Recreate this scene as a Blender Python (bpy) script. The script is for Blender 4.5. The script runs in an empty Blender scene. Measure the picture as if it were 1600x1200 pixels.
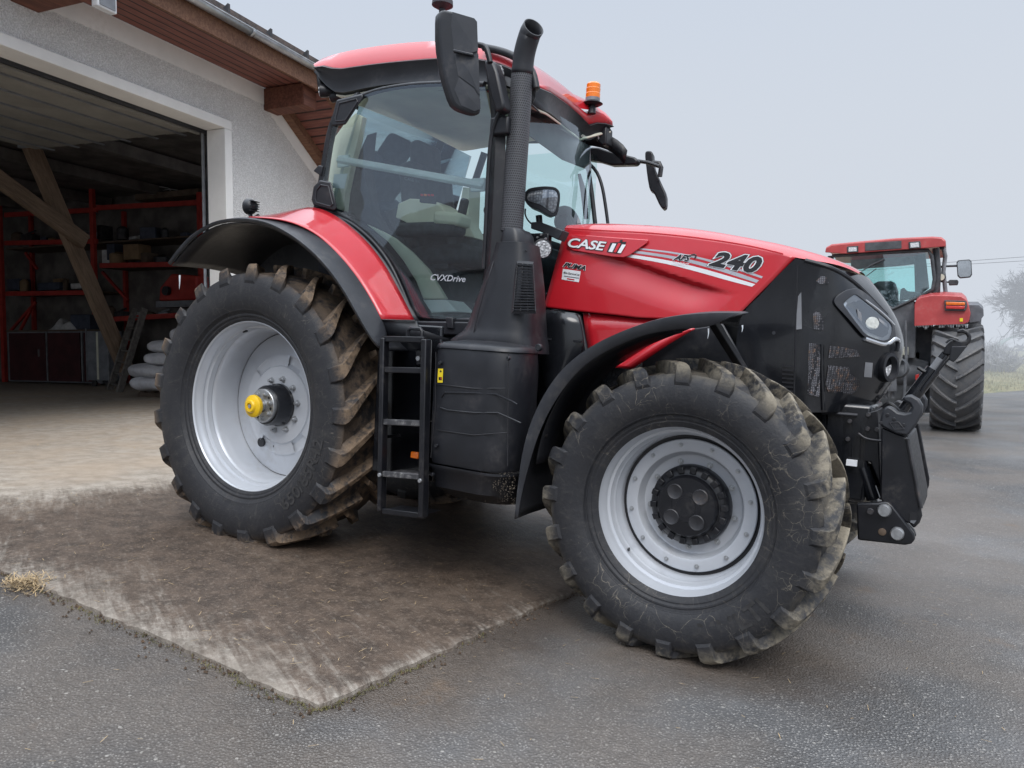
import bpy, bmesh, math, random
from mathutils import Vector, Matrix, Euler
rng = random.Random(7)
PI = math.pi
sc = bpy.context.scene
COL = sc.collection

# ------------------------------------------------------------------ camera geometry
FPX = 1180.0                       # focal length in pixels of a 1600x1200 frame
R_CAM_T = Matrix(((0.8630, -0.0814, 0.4986), (0.5013, 0.0147, -0.8652), (0.0631, 0.9966, 0.0535)))
C_T = Vector((3.918, -4.526, 1.396))          # camera in the tractor's own frame
YAW, PITCH = math.radians(30.154), math.radians(-2.9)
R_CAM_W = Euler((PI / 2 + PITCH, 0, YAW), 'XYZ').to_matrix()
R_CAM_T = (R_CAM_T.to_quaternion().normalized()).to_matrix()
R_TW = R_CAM_W @ R_CAM_T.inverted()            # tractor frame -> world (it stands on a sloping apron)
C_W = R_TW @ C_T

def _ray(px, py): return Vector(((px - 800) / FPX, -(py - 600) / FPX, -1))
def P(px, py, y=None, x=None, z=None):
    """point of the tractor frame on the plane y=, x= or z="""
    d = R_CAM_T @ _ray(px, py)
    k = ((y - C_T.y) / d.y) if y is not None else ((x - C_T.x) / d.x) if x is not None else ((z - C_T.z) / d.z)
    return C_T + d * k
def W(px, py, y=None, x=None, z=None):
    d = R_CAM_W @ _ray(px, py)
    k = ((y - C_W.y) / d.y) if y is not None else ((x - C_W.x) / d.x) if x is not None else ((z - C_W.z) / d.z)
    return C_W + d * k

# ------------------------------------------------------------------ the lie of the land
def sstep(a, b, t):
    t = max(0.0, min(1.0, (t - a) / (b - a))); return t * t * (3 - 2 * t)
def softclamp(v, lo, hi, w):
    # linear in the middle, easing to a constant outside
    if v > hi: return hi + w * (1 - math.exp(-(v - hi) / w))
    if v < lo: return lo - w * (1 - math.exp(-(lo - v) / w))
    return v
NRM = R_TW @ Vector((0, 0, 1))
def G(x, y):
    zx = -NRM.x / NRM.z * softclamp(x, -2.2, 3.4, 1.0)
    zy = -NRM.y / NRM.z * softclamp(y, -1.8, 1.4, 0.6)
    s = zx + zy
    # inside the barn the floor is level
    t = sstep(-3.2, -6.0, x)
    z = s * (1 - t) + 0.2 * t
    # towards the road the yard is flat
    f = sstep(4, 12, y)
    return z * (1 - f) + (-0.175 if x > -4.5 else z) * f if x > -5.2 else z
def WG(px, py):
    d = R_CAM_W @ _ray(px, py)
    t = 0.5; p = C_W + d * t
    for _ in range(4000):
        p = C_W + d * t
        h = p.z - G(p.x, p.y)
        if h < 0.0005: break
        t += max(0.0005, h * 0.25)
    return p

# ------------------------------------------------------------------ mesh builder
class MB:
    def __init__(s): s.v = []; s.f = []
    def add(s, pts, faces):
        b = len(s.v); s.v.extend(Vector(p) for p in pts); s.f.extend(tuple(i + b for i in f) for f in faces); return s
    def grid(s, rows, cu=False, cv=False):
        n, m = len(rows), len(rows[0]); F = []
        for i in range(n - (0 if cu else 1)):
            for j in range(m - (0 if cv else 1)):
                F.append((i * m + j, i * m + (j + 1) % m, ((i + 1) % n) * m + (j + 1) % m, ((i + 1) % n) * m + j))
        return s.add([p for r in rows for p in r], F)
    def poly(s, pts): return s.add(pts, [tuple(range(len(pts)))])
    def prism(s, A, B):
        n = len(A); F = [tuple(range(n)), tuple(range(2 * n - 1, n - 1, -1))]
        for i in range(n): F.append((i, (i + 1) % n, n + (i + 1) % n, n + i))
        return s.add(list(A) + list(B), F)
    def ext(s, pts, vec):
        vec = Vector(vec); return s.prism([Vector(p) for p in pts], [Vector(p) + vec for p in pts])
    def box(s, c, d, M=None):
        c = Vector(c); P8 = []
        for x in (-1, 1):
            for y in (-1, 1):
                for z in (-1, 1):
                    q = Vector((x * d[0] / 2, y * d[1] / 2, z * d[2] / 2))
                    P8.append(c + (M @ q if M is not None else q))
        return s.add(P8, [(0, 1, 3, 2), (4, 6, 7, 5), (0, 4, 5, 1), (2, 3, 7, 6), (0, 2, 6, 4), (1, 5, 7, 3)])
    def bar(s, a, b, w, h, up=(0, 0, 1)):
        a, b = Vector(a), Vector(b); d = (b - a); L = d.length; d.normalize(); up = Vector(up)
        sx = d.cross(up)
        if sx.length < 1e-5: sx = d.cross(Vector((1, 0, 0)))
        sx.normalize(); u = sx.cross(d)
        M = Matrix((sx, d, u)).transposed()
        return s.box((a + b) / 2, (w, L, h), M)
    def tube(s, path, r, n=12, caps=True):
        path = [Vector(p) for p in path]; k = len(path); rows = []
        rr = r if isinstance(r, (list, tuple)) else [r] * k
        ref = None
        for i, p in enumerate(path):
            t = (path[min(i + 1, k - 1)] - path[max(i - 1, 0)]).normalized()
            if ref is None:
                ref = t.orthogonal().normalized()
            ref = (ref - t * ref.dot(t)).normalized(); b = t.cross(ref)
            rows.append([p + (ref * math.cos(2 * PI * j / n) + b * math.sin(2 * PI * j / n)) * rr[i] for j in range(n)])
        b0 = len(s.v); s.grid(rows, cv=True)
        if caps:
            s.f.append(tuple(b0 + j for j in range(n))); s.f.append(tuple(b0 + (k - 1) * n + j for j in reversed(range(n))))
        return s
    def cyl(s, a, b, r, n=20, r2=None): return s.tube([a, b], [r, r if r2 is None else r2], n)
    def lathe(s, prof, n=64, c=(0, 0, 0), close=False, a0=0.0, a1=2 * PI):
        """prof: (radius, y) pairs, turned about the Y axis through c"""
        c = Vector(c); full = abs(a1 - a0 - 2 * PI) < 1e-6; rows = []
        for i in range(n if full else n + 1):
            a = a0 + (a1 - a0) * i / n
            rows.append([c + Vector((r * math.cos(a), y, r * math.sin(a))) for r, y in prof])
        return s.grid(rows, cu=full, cv=close)
    def build(s, name, mat, parent=None, smooth=38, bevel=0, solid=0, off=-1, seg=2, merge=True, sub=0):
        me = bpy.data.meshes.new(name); me.from_pydata([tuple(v) for v in s.v], [], s.f)
        bm = bmesh.new(); bm.from_mesh(me)
        if merge: bmesh.ops.remove_doubles(bm, verts=bm.verts, dist=1e-5)
        bmesh.ops.recalc_face_normals(bm, faces=bm.faces); bm.to_mesh(me); bm.free()
        if smooth:
            for p in me.polygons: p.use_smooth = True
            me.set_sharp_from_angle(angle=math.radians(smooth))
        o = bpy.data.objects.new(name, me); COL.objects.link(o); me.materials.append(mat)
        if parent is not None: o.parent = parent
        if sub:
            m = o.modifiers.new('s', 'SUBSURF'); m.levels = m.render_levels = sub
        if solid:
            m = o.modifiers.new('t', 'SOLIDIFY'); m.thickness = solid; m.offset = off
        if bevel:
            m = o.modifiers.new('b', 'BEVEL'); m.width = bevel; m.segments = seg; m.limit_method = 'ANGLE'; m.angle_limit = math.radians(40)
        return o

def tag(o, label=None, cat=None, group=None, kind=None):
    if label: o['label'] = label
    if cat: o['category'] = cat
    if group: o['group'] = group
    if kind: o['kind'] = kind
    return o
def empty(name, loc=(0, 0, 0), rot=(0, 0, 0), parent=None):
    o = bpy.data.objects.new(name, None); COL.objects.link(o); o.location = loc; o.rotation_euler = rot
    o.empty_display_size = 0.1
    if parent is not None: o.parent = parent
    return o
def copy_tree(o, parent=None):
    c = o.copy(); COL.objects.link(c); c.parent = parent
    for ch in list(o.children): copy_tree(ch, c)
    return c
def lerp(a, b, t): return a + (b - a) * t
def resample(pts, n):
    """n points evenly along a polyline of tuples"""
    pts = [Vector(p) for p in pts]; L = [0]
    for a, b in zip(pts, pts[1:]): L.append(L[-1] + (b - a).length)
    out = []; k = 0
    for i in range(n):
        t = L[-1] * i / (n - 1)
        while k < len(pts) - 2 and L[k + 1] < t: k += 1
        d = L[k + 1] - L[k]
        out.append(pts[k].lerp(pts[k + 1], 0 if d == 0 else (t - L[k]) / d))
    return out
def smoothline(pts, n, passes=2):
    """Chaikin-smoothed polyline of n points"""
    p = [Vector(q) for q in pts]
    for _ in range(passes):
        q = [p[0]]
        for a, b in zip(p, p[1:]): q += [a.lerp(b, .25), a.lerp(b, .75)]
        q.append(p[-1]); p = q
    return resample(p, n)

def closed(pts, passes=2):
    """corner-cut closed pixel polygon"""
    p = [tuple(q) for q in pts]
    for _ in range(passes):
        q = []
        for a, b in zip(p, p[1:] + p[:1]): q += [(a[0] * .8 + b[0] * .2, a[1] * .8 + b[1] * .2), (a[0] * .2 + b[0] * .8, a[1] * .2 + b[1] * .8)]
        p = q
    return p

# ------------------------------------------------------------------ materials
class NT:
    def __init__(s, m): m.use_nodes = True; s.t = m.node_tree; s.n = s.t.nodes; s.l = s.t.links; s.n.clear()
    def new(s, typ, **kw):
        o = s.n.new(typ)
        for k, v in kw.items():
            if k.startswith('_'): setattr(o, k[1:], v)
            else:
                key = int(k[1:]) if k[0] == 'i' and k[1:].isdigit() else k.replace('__', ' ')
                if hasattr(v, 'is_linked') or isinstance(v, bpy.types.NodeSocket): s.l.new(v, o.inputs[key])
                else: o.inputs[key].default_value = v
        return o
    def math(s, op, a, b=0.0, clamp=False):
        o = s.n.new('ShaderNodeMath'); o.operation = op; o.use_clamp = clamp
        for i, v in enumerate((a, b)):
            if isinstance(v, bpy.types.NodeSocket): s.l.new(v, o.inputs[i])
            else: o.inputs[i].default_value = v
        return o.outputs[0]
    def ramp(s, v, a, b, lo=0.0, hi=1.0):
        o = s.n.new('ShaderNodeMapRange'); o.interpolation_type = 'SMOOTHSTEP'
        s.l.new(v, o.inputs[0]); o.inputs[1].default_value = a; o.inputs[2].default_value = b
        o.inputs[3].default_value = lo; o.inputs[4].default_value = hi
        return o.outputs[0]
    def mix(s, f, a, b):
        o = s.n.new('ShaderNodeMix'); o.data_type = 'RGBA'
        for i, v in ((0, f), (6, a), (7, b)):
            if isinstance(v, bpy.types.NodeSocket): s.l.new(v, o.inputs[i])
            else: o.inputs[i].default_value = v if i == 0 else (*v, 1)
        return o.outputs[2]
    def coord(s, which='Object', scale=None):
        o = s.n.new('ShaderNodeTexCoord').outputs[which]
        if scale is not None:
            m = s.n.new('ShaderNodeMapping'); s.l.new(o, m.inputs[0]); m.inputs['Scale'].default_value = scale; o = m.outputs[0]
        return o
    def rcoord(s, deg, scale):
        m = s.n.new('ShaderNodeMapping'); s.l.new(s.n.new('ShaderNodeTexCoord').outputs['Object'], m.inputs[0]); m.inputs['Rotation'].default_value = (0, 0, math.radians(deg))
        m2 = s.n.new('ShaderNodeMapping'); s.l.new(m.outputs[0], m2.inputs[0]); m2.inputs['Scale'].default_value = scale; return m2.outputs[0]
    def noise(s, co, scale, detail=4, rough=.55, dist=0.0):
        o = s.n.new('ShaderNodeTexNoise'); s.l.new(co, o.inputs['Vector']); o.inputs['Scale'].default_value = scale
        o.inputs['Detail'].default_value = detail; o.inputs['Roughness'].default_value = rough; o.inputs['Distortion'].default_value = dist
        return o.outputs['Fac']
    def voro(s, co, scale, feature='F1', out='Distance', rnd=1.0):
        o = s.n.new('ShaderNodeTexVoronoi'); o.feature = feature; s.l.new(co, o.inputs['Vector']); o.inputs['Scale'].default_value = scale
        o.inputs['Randomness'].default_value = rnd
        return o.outputs[out]
    def bump(s, h, strength, dist=.01):
        o = s.n.new('ShaderNodeBump'); s.l.new(h, o.inputs['Height']); o.inputs['Strength'].default_value = strength; o.inputs['Distance'].default_value = dist
        return o.outputs[0]
    def out(s, bsdf): 
        o = s.n.new('ShaderNodeOutputMaterial'); s.l.new(bsdf, o.inputs[0]); return o
    def princ(s, col, rough=.5, metal=0.0, normal=None, coat=0.0, spec=None, **kw):
        o = s.n.new('ShaderNodeBsdfPrincipled')
        for k, v in (('Base Color', col), ('Roughness', rough), ('Metallic', metal)):
            if isinstance(v, bpy.types.NodeSocket): s.l.new(v, o.inputs[k])
            else: o.inputs[k].default_value = (*v, 1) if k == 'Base Color' else v
        if normal is not None: s.l.new(normal, o.inputs['Normal'])
        o.inputs['Coat Weight'].default_value = coat; o.inputs['Coat Roughness'].default_value = .06
        if spec is not None: o.inputs['Specular IOR Level'].default_value = spec
        return o

def mat(name, col, rough=.5, metal=0.0, coat=0.0, var=.25, vscale=6.0, dirt=None, dirt_amt=.3, bump=0.0, bscale=60.0, spec=None, rvar=.12):
    m = bpy.data.materials.new(name); t = NT(m); co = t.coord()
    n1 = t.noise(co, vscale, 6); n2 = t.noise(co, vscale * 7, 4)
    dark = tuple(c * (1 - var) for c in col); light = tuple(min(1, c * (1 + var * .7)) for c in col)
    c = t.mix(t.ramp(n1, .3, .7), dark, light)
    r = t.math('ADD', t.math('MULTIPLY', t.math('SUBTRACT', n2, .5), rvar * 2), rough, True)
    if dirt:
        d = t.math('MULTIPLY', t.math('MULTIPLY', t.ramp(n1, .48, .75), t.ramp(n2, .35, .7)), dirt_amt, True)
        c = t.mix(d, c, dirt); 
    nm = t.bump(t.noise(co, bscale, 3), bump) if bump else None
    t.out(t.princ(c, r, metal, nm, coat, spec).outputs[0]); return m

M = {}
M['red'] = mat('red_paint', (.52, .012, .022), .38, coat=1.0, var=.06, vscale=3, rvar=.06, dirt=(.30, .12, .10), dirt_amt=.12, bump=.015, bscale=5)
M['red_old'] = mat('faded_red_paint', (.42, .055, .055), .42, coat=.2, var=.14, vscale=4, dirt=(.35, .20, .18), dirt_amt=.4)  # older tractor's red, desaturated to carry fog haze in the colour
M['black'] = mat('black_plastic', (.0125, .0135, .0175), .42, var=.25, vscale=5, dirt=(.10, .09, .085), dirt_amt=.35, bump=.04, bscale=220)
M['black_dusty'] = mat('dusty_black_plastic', (.026, .028, .034), .45, var=.25, vscale=4, dirt=(.12, .11, .10), dirt_amt=.5, bump=.05, bscale=220)
M['gloss_black'] = mat('gloss_black', (.010, .011, .014), .22, coat=.3, var=.3, vscale=4, dirt=(.05, .05, .05), dirt_amt=.3, rvar=.1)
M['black_metal'] = mat('black_painted_metal', (.007, .0075, .0105), .36, var=.3, vscale=7, dirt=(.09, .08, .07), dirt_amt=.35, bump=.03, bscale=60)
M['dark_metal'] = mat('dark_steel', (.045, .045, .05), .45, metal=.3, var=.4, vscale=9, dirt=(.15, .11, .08), dirt_amt=.6)
M['exhaust'] = mat('exhaust_coating', (.026, .028, .034), .5, var=.2, vscale=6, bump=.03, bscale=150)
M['rim'] = mat('silver_rim_paint', (.52, .54, .575), .33, metal=.25, var=.05, vscale=3, dirt=(.32, .29, .25), dirt_amt=.35, rvar=.06)
M['steel'] = mat('zinc_steel', (.42, .43, .44), .38, metal=.75, var=.2, vscale=30)
M['chrome'] = mat('chrome_trim', (.75, .76, .78), .15, metal=.9, var=.06)
M['yellow'] = mat('yellow_plastic', (.80, .50, .01), .35, var=.08, vscale=8, dirt=(.3, .2, .05), dirt_amt=.25)
M['yellow_sticker'] = mat('yellow_sticker', (.8, .6, .02), .4, var=.05)
M['orange'] = mat('orange_lens', (.75, .16, .01), .2, coat=.5, var=.1, vscale=30)
M['white'] = mat('white_print', (.75, .76, .78), .4, var=.05)
M['silver_print'] = mat('silver_print', (.50, .52, .56), .32, metal=.35, var=.05)
M['print_black'] = mat('black_print', (.015, .015, .018), .4, var=.1)
M['print_red'] = mat('red_print', (.55, .02, .03), .4, var=.1)
M['cream'] = mat('cream_cab_plastic', (.74, .73, .60), .6, var=.1, vscale=4)
M['cab_dark'] = mat('dark_cab_fabric', (.055, .056, .066), .8, var=.3, vscale=14, bump=.1)
M['cab_grey'] = mat('grey_cab_plastic', (.20, .205, .22), .6, var=.2)
M['alu'] = mat('aluminium_rail', (.88, .90, .90), .5, metal=.0, var=.1)
M['amber'] = mat('amber_beacon', (.80, .20, .005), .18, coat=.6, var=.1, vscale=20)
M['render_smooth'] = mat('smooth_white_render', (.80, .79, .77), .85, var=.07, vscale=1.6, dirt=(.36, .33, .30), dirt_amt=.25, bump=.05, bscale=90)
M['wood'] = None
M['rack_red'] = mat('rack_red_paint', (.42, .035, .025), .55, var=.25, vscale=4, dirt=(.12, .07, .05), dirt_amt=.6)
M['cabinet_red'] = mat('dark_red_cabinet', (.055, .012, .014), .6, var=.3, vscale=3)
M['grey_metal'] = mat('grey_sheet_metal', (.22, .23, .25), .5, metal=.3, var=.2, vscale=5)
M['galv'] = mat('galvanised_zinc', (.42, .44, .47), .36, metal=.75, var=.22, vscale=5, rvar=.1)
M['sack'] = mat('white_woven_sack', (.62, .62, .64), .65, var=.15, vscale=5, dirt=(.3, .27, .22), dirt_amt=.4, bump=.15, bscale=25)
M['ice'] = mat('ice', (.70, .74, .78), .15, var=.05)
M['tar'] = mat('old_board', (.12, .085, .06), .8, var=.35, vscale=4)
M['board_grey'] = mat('grey_ladder_wood', (.16, .145, .13), .8, var=.3, vscale=12)
M['interior_wall'] = mat('dark_barn_board', (.15, .135, .125), .85, var=.4, vscale=2)
M['cloth_white'] = mat('dusty_white_cloth', (.5, .5, .5), .8, var=.2)
M['blue_box'] = mat('dark_blue_crate', (.05, .06, .09), .6, var=.3)
M['cardboard'] = mat('brown_cardboard', (.24, .16, .09), .8, var=.2)
M['beige_panel'] = mat('sectional_door_panel', (.27, .26, .235), .7, var=.12, vscale=2, bump=.15, bscale=160)

def wood_mat(name, c1, c2, axis=(1, 12, 12), bump=.25):
    m = bpy.data.materials.new(name); t = NT(m); co = t.coord('Object', axis)
    n = t.noise(co, 2.2, 8, .65, .6); n2 = t.noise(t.coord('Object'), 1.1, 4)
    c = t.mix(t.ramp(n, .35, .68), c1, c2); c = t.mix(t.math('MULTIPLY', t.ramp(n2, .4, .75), .5), c, tuple(v * .45 for v in c1))
    t.out(t.princ(c, .75, 0, t.bump(n, bump, .02)).outputs[0]); return m
M['wood'] = wood_mat('weathered_timber', (.15, .10, .07), (.27, .19, .13))
M['wood_beam'] = wood_mat('red_brown_stained_beam', (.10, .035, .022), (.20, .075, .045), (10, 1, 10))
M['wood_fascia'] = wood_mat('red_brown_fascia', (.13, .06, .035), (.24, .12, .07), (1, 12, 12))
def soffit_mat(name, axis):
    m = bpy.data.materials.new(name); t = NT(m); co = t.coord('Object')
    sx = t.n.new('ShaderNodeSeparateXYZ'); t.l.new(co, sx.inputs[0])
    fr = t.math('FRACT', t.math('MULTIPLY', sx.outputs[axis], 6.5))
    gap = t.math('MULTIPLY', t.ramp(fr, .04, .13), t.ramp(fr, .96, .87))
    n = t.noise(t.coord('Object', (14, 1.5, 8) if axis == 0 else (1.5, 14, 8)), 2, 6)
    c = t.mix(t.ramp(n, .3, .7), (.15, .05, .038), (.24, .088, .064)); c = t.mix(gap, (.018, .009, .008), c)
    t.out(t.princ(c, .6, 0, t.bump(gap, .6, .01)).outputs[0]); return m
M['soffit'] = soffit_mat('soffit_boards', 0)
M['soffit_side'] = soffit_mat('gable_soffit_boards', 1)

def render_mat():
    m = bpy.data.materials.new('rough_white_render'); t = NT(m); co = t.coord()
    v = t.voro(co, 62, 'SMOOTH_F1'); n = t.noise(co, 110, 4); big = t.noise(co, .7, 4); mid = t.noise(t.coord('Object', (1, 1, .4)), 3, 5)
    h = t.math('ADD', t.math('MULTIPLY', v, .8), t.math('MULTIPLY', n, .6))
    c = t.mix(t.ramp(h, .35, .95), (.60, .595, .585), (.86, .855, .85)); c = t.mix(t.math('MULTIPLY', t.ramp(big, .5, .75), .25), c, (.40, .38, .36))
    c = t.mix(t.math('MULTIPLY', t.ramp(mid, .55, .8), .2), c, (.36, .35, .34))
    t.out(t.princ(c, .9, 0, t.bump(h, .9, .03)).outputs[0]); return m
M['render_rough'] = render_mat()

def tile_mat():
    m = bpy.data.materials.new('dark_roof_tiles'); t = NT(m); co = t.coord()
    n = t.noise(co, 9, 6); v = t.voro(co, 7, out='Color')
    sep = t.n.new('ShaderNodeSeparateColor'); t.l.new(v, sep.inputs[0])
    c = t.mix(t.ramp(n, .35, .7), (.045, .042, .043), (.10, .085, .078)); c = t.mix(t.math('MULTIPLY', sep.outputs[0], .4), c, (.13, .085, .07))
    t.out(t.princ(c, .75, 0, t.bump(n, .4, .02)).outputs[0]); return m
M['tiles'] = tile_mat()

def tyre_mat(name, R, mud=(.12, .09, .065), amt=1.0, rub=(.020, .0205, .024), vamt=1.0):
    m = bpy.data.materials.new(name); t = NT(m); co = t.coord()
    s = t.n.new('ShaderNodeSeparateXYZ'); t.l.new(co, s.inputs[0])
    r = t.math('SQRT', t.math('ADD', t.math('POWER', t.math('ABSOLUTE', s.outputs[0]), 2), t.math('POWER', t.math('ABSOLUTE', s.outputs[2]), 2)))
    tread = t.ramp(r, R - .13, R - .03)
    n1 = t.noise(co, 5.5, 8, .62, .4); n2 = t.noise(co, 26, 6, .6); n3 = t.noise(co, 90, 4)
    # soft grey scuffs on the whole tyre
    c = t.mix(t.math('MULTIPLY', t.ramp(n1, .45, .75), .45), rub, (.046, .044, .043))
    c = t.mix(t.math('MULTIPLY', t.ramp(n2, .52, .8), .4), c, (.075, .067, .060))
    cb = t.n.new('ShaderNodeCombineXYZ'); t.l.new(t.math('MULTIPLY', t.math('ARCTAN2', s.outputs[2], s.outputs[0]), 9.0), cb.inputs[0]); t.l.new(t.math('MULTIPLY', r, 5.0), cb.inputs[1]); t.l.new(t.math('MULTIPLY', s.outputs[1], 4.0), cb.inputs[2])
    scuff = t.noise(cb.outputs[0], 1.6, 7, .7, .5); c = t.mix(t.math('MULTIPLY', t.ramp(scuff, .52, .76), .42), c, (.070, .066, .062))
    cb2 = t.n.new('ShaderNodeCombineXYZ'); t.l.new(t.math('MULTIPLY', t.math('ARCTAN2', s.outputs[2], s.outputs[0]), 26.0), cb2.inputs[0]); t.l.new(t.math('MULTIPLY', r, 7.0), cb2.inputs[1]); t.l.new(s.outputs[1], cb2.inputs[2])
    sc2 = t.noise(cb2.outputs[0], 1.5, 5, .7, .8); c = t.mix(t.math('MULTIPLY', t.math('MULTIPLY', t.ramp(sc2, .60, .72), t.ramp(n1, .40, .62)), .65 * amt, True), c, (.17, .15, .125))
    # dried mud, mostly on the tread
    tm = t.math('MULTIPLY', tread, t.ramp(t.math('ADD', n1, t.math('MULTIPLY', n2, .5)), .62, .86))
    tm = t.math('MULTIPLY', tm, amt, True)
    c = t.mix(tm, c, t.mix(n3, tuple(v * .6 for v in mud), tuple(v * 1.45 for v in mud)))
    edge = t.math('MULTIPLY', t.ramp(r, R - .03, R - .005), t.ramp(n2, .35, .6))
    c = t.mix(t.math('MULTIPLY', edge, .75 * amt, True), c, tuple(v * 1.7 for v in mud))
    # stray straw and mud veins on the sidewall
    w = t.n.new('ShaderNodeVectorMath'); w.operation = 'ADD'
    nv = t.n.new('ShaderNodeTexNoise'); t.l.new(co, nv.inputs['Vector']); nv.inputs['Scale'].default_value = 9; nv.inputs['Detail'].default_value = 5
    sc_ = t.n.new('ShaderNodeVectorMath'); sc_.operation = 'SCALE'; t.l.new(nv.outputs['Color'], sc_.inputs[0]); sc_.inputs['Scale'].default_value = .12
    t.l.new(co, w.inputs[0]); t.l.new(sc_.outputs[0], w.inputs[1])
    ve = t.voro(w.outputs[0], 7.5, 'DISTANCE_TO_EDGE'); ve2 = t.voro(w.outputs[0], 17, 'DISTANCE_TO_EDGE')
    patch = t.ramp(t.noise(co, 3.3, 3), .47, .60); patch2 = t.ramp(t.noise(co, 4.7, 3), .52, .64)
    vein = t.math('MULTIPLY', t.ramp(ve, .012, .003), patch); vein2 = t.math('MULTIPLY', t.ramp(ve2, .018, .004), patch2)
    vv = t.math('MULTIPLY', t.math('MAXIMUM', vein, vein2), .42 * vamt, True)
    vv = t.math('MULTIPLY', vv, t.ramp(n2, .32, .56))
    c = t.mix(vv, c, (.31, .27, .21))
    h = t.math('ADD', t.math('MULTIPLY', n2, .6), t.math('ADD', t.math('MULTIPLY', n3, .3), t.math('MULTIPLY', tm, .8)))
    t.out(t.princ(c, t.math('ADD', t.math('MULTIPLY', tm, .3), .58), 0, t.bump(h, .35, .012), spec=.4).outputs[0]); return m
M['tyre_rear'] = tyre_mat('rear_tyre_rubber', .945, mud=(.17, .12, .08), amt=1.0, vamt=.42)
M['tyre_front'] = tyre_mat('front_tyre_rubber', .725, mud=(.19, .165, .125), amt=1.0, vamt=1.0)
M['tyre_old'] = tyre_mat('old_tyre_rubber', .96, mud=(.18, .17, .16), amt=.35, rub=(.075, .078, .085), vamt=.1)  # second tractor's rubber, lightened so the colour itself holds the haze

def glass_mat(name, tint, refl=.10, rough=.02, grad=0.0):
    m = bpy.data.materials.new(name); t = NT(m)
    lw = t.n.new('ShaderNodeFresnel'); lw.inputs[0].default_value = 1.5
    f = t.math('ADD', lw.outputs[0], refl, True)
    tr = t.n.new('ShaderNodeBsdfTransparent'); tr.inputs[0].default_value = (*tint, 1)
    gl = t.n.new('ShaderNodeBsdfGlossy'); gl.inputs['Roughness'].default_value = rough; gl.inputs[0].default_value = (.78, .84, .92, 1)
    mx = t.n.new('ShaderNodeMixShader'); t.l.new(f, mx.inputs[0]); t.l.new(tr.outputs[0], mx.inputs[1]); t.l.new(gl.outputs[0], mx.inputs[2])
    t.out(mx.outputs[0]); return m
M['glass'] = glass_mat('tinted_cab_glass', (.84, .99, .975), .10)
M['glass_clear'] = glass_mat('lamp_glass', (.92, .94, .95), .22)

def grille_mat(name, base, light, scale=90):
    m = bpy.data.materials.new(name); t = NT(m); co = t.coord()
    v = t.voro(co, scale, 'DISTANCE_TO_EDGE', rnd=.35); n = t.noise(co, 7, 4); n2 = t.noise(co, 40, 2)
    hole = t.ramp(v, .10, .22)
    c = t.mix(t.ramp(n, .38, .66), (.05, .05, .055), light); c = t.mix(t.ramp(n2, .52, .7), c, (.24, .14, .09))
    c = t.mix(hole, base, c)
    t.out(t.princ(c, .45, .2, t.bump(hole, .4, .005)).outputs[0]); return m
M['grille'] = grille_mat('nose_grille_mesh', (.014, .014, .018), (.26, .26, .29), 115)
def perforated_mat():
    m = bpy.data.materials.new('perforated_heat_shield'); t = NT(m); co = t.coord()
    s = t.n.new('ShaderNodeSeparateXYZ'); t.l.new(co, s.inputs[0])
    ang = t.math('ARCTAN2', s.outputs[1], s.outputs[0])
    u = t.math('MULTIPLY', ang, 34 / (2 * PI)); v = t.math('MULTIPLY', s.outputs[2], 74.0)
    row = t.math('FLOOR', v); odd = t.math('MULTIPLY', t.math('MODULO', row, 2), .5)
    fu = t.math('SUBTRACT', t.math('FRACT', t.math('ADD', t.math('ADD', u, odd), 100)), .5); fv = t.math('SUBTRACT', t.math('FRACT', v), .5)
    d = t.math('SQRT', t.math('ADD', t.math('MULTIPLY', fu, fu), t.math('MULTIPLY', fv, fv)))
    hole = t.ramp(d, .29, .36)
    c = t.mix(hole, (.002, .002, .003), (.085, .088, .098))
    t.out(t.princ(c, .45, 0, t.bump(hole, .5, .004)).outputs[0]); return m
M['perforated'] = perforated_mat()
def lens_mat(name, col=(.62, .64, .66)):
    m = bpy.data.materials.new(name); t = NT(m); co = t.coord()
    v = t.voro(co, 60, rnd=.6); c = t.mix(t.ramp(v, .15, .6), (.92, .93, .95), (.45, .46, .48)); 
    t.out(t.princ(c, .15, .05, t.bump(v, .4, .01), coat=.6).outputs[0]); return m
M['lens'] = lens_mat('lamp_lens')
M['lamp_glow'] = mat('lamp_reflector', (.70, .70, .64), .2, metal=.5, var=.2, vscale=50, coat=.6)
M['tail_red'] = mat('red_tail_lens', (.55, .03, .025), .25, coat=.5, var=.15, vscale=20)
M['mirror'] = mat('mirror_face', (.50, .53, .56), .12, metal=.9, var=.15)
# ------------------------------------------------------------------ camera, light, sky
cam_d = bpy.data.cameras.new('camera'); cam = bpy.data.objects.new('camera', cam_d); COL.objects.link(cam)
cam.matrix_world = Matrix.Translation(C_W) @ R_CAM_W.to_4x4()
cam_d.sensor_width = 36; cam_d.lens = FPX / 1600 * 36; cam_d.clip_start = .05; cam_d.clip_end = 2000
sc.camera = cam
SUN_EL, SUN_AZ = math.radians(48), math.radians(142)       # high and diffuse, from behind the viewer's right shoulder
sun_d = bpy.data.lights.new('sun', 'SUN'); sun = bpy.data.objects.new('sun', sun_d); COL.objects.link(sun)
sun_d.energy = 1.5; sun_d.angle = math.radians(28); sun_d.color = (1, .97, .93)
sd = Vector((math.sin(SUN_AZ) * math.cos(SUN_EL), math.cos(SUN_AZ) * math.cos(SUN_EL), math.sin(SUN_EL)))
sun.rotation_euler = sd.to_track_quat('Z', 'Y').to_euler(); sun.location = (0, 0, 30)
w = bpy.data.worlds.new('World'); sc.world = w
t = NT(w)
sky = t.n.new('ShaderNodeTexSky'); sky.sky_type = 'NISHITA'; sky.sun_disc = False; sky.sun_elevation = SUN_EL; sky.sun_rotation = SUN_AZ
sky.air_density = 1.0; sky.dust_density = 4.0
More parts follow.
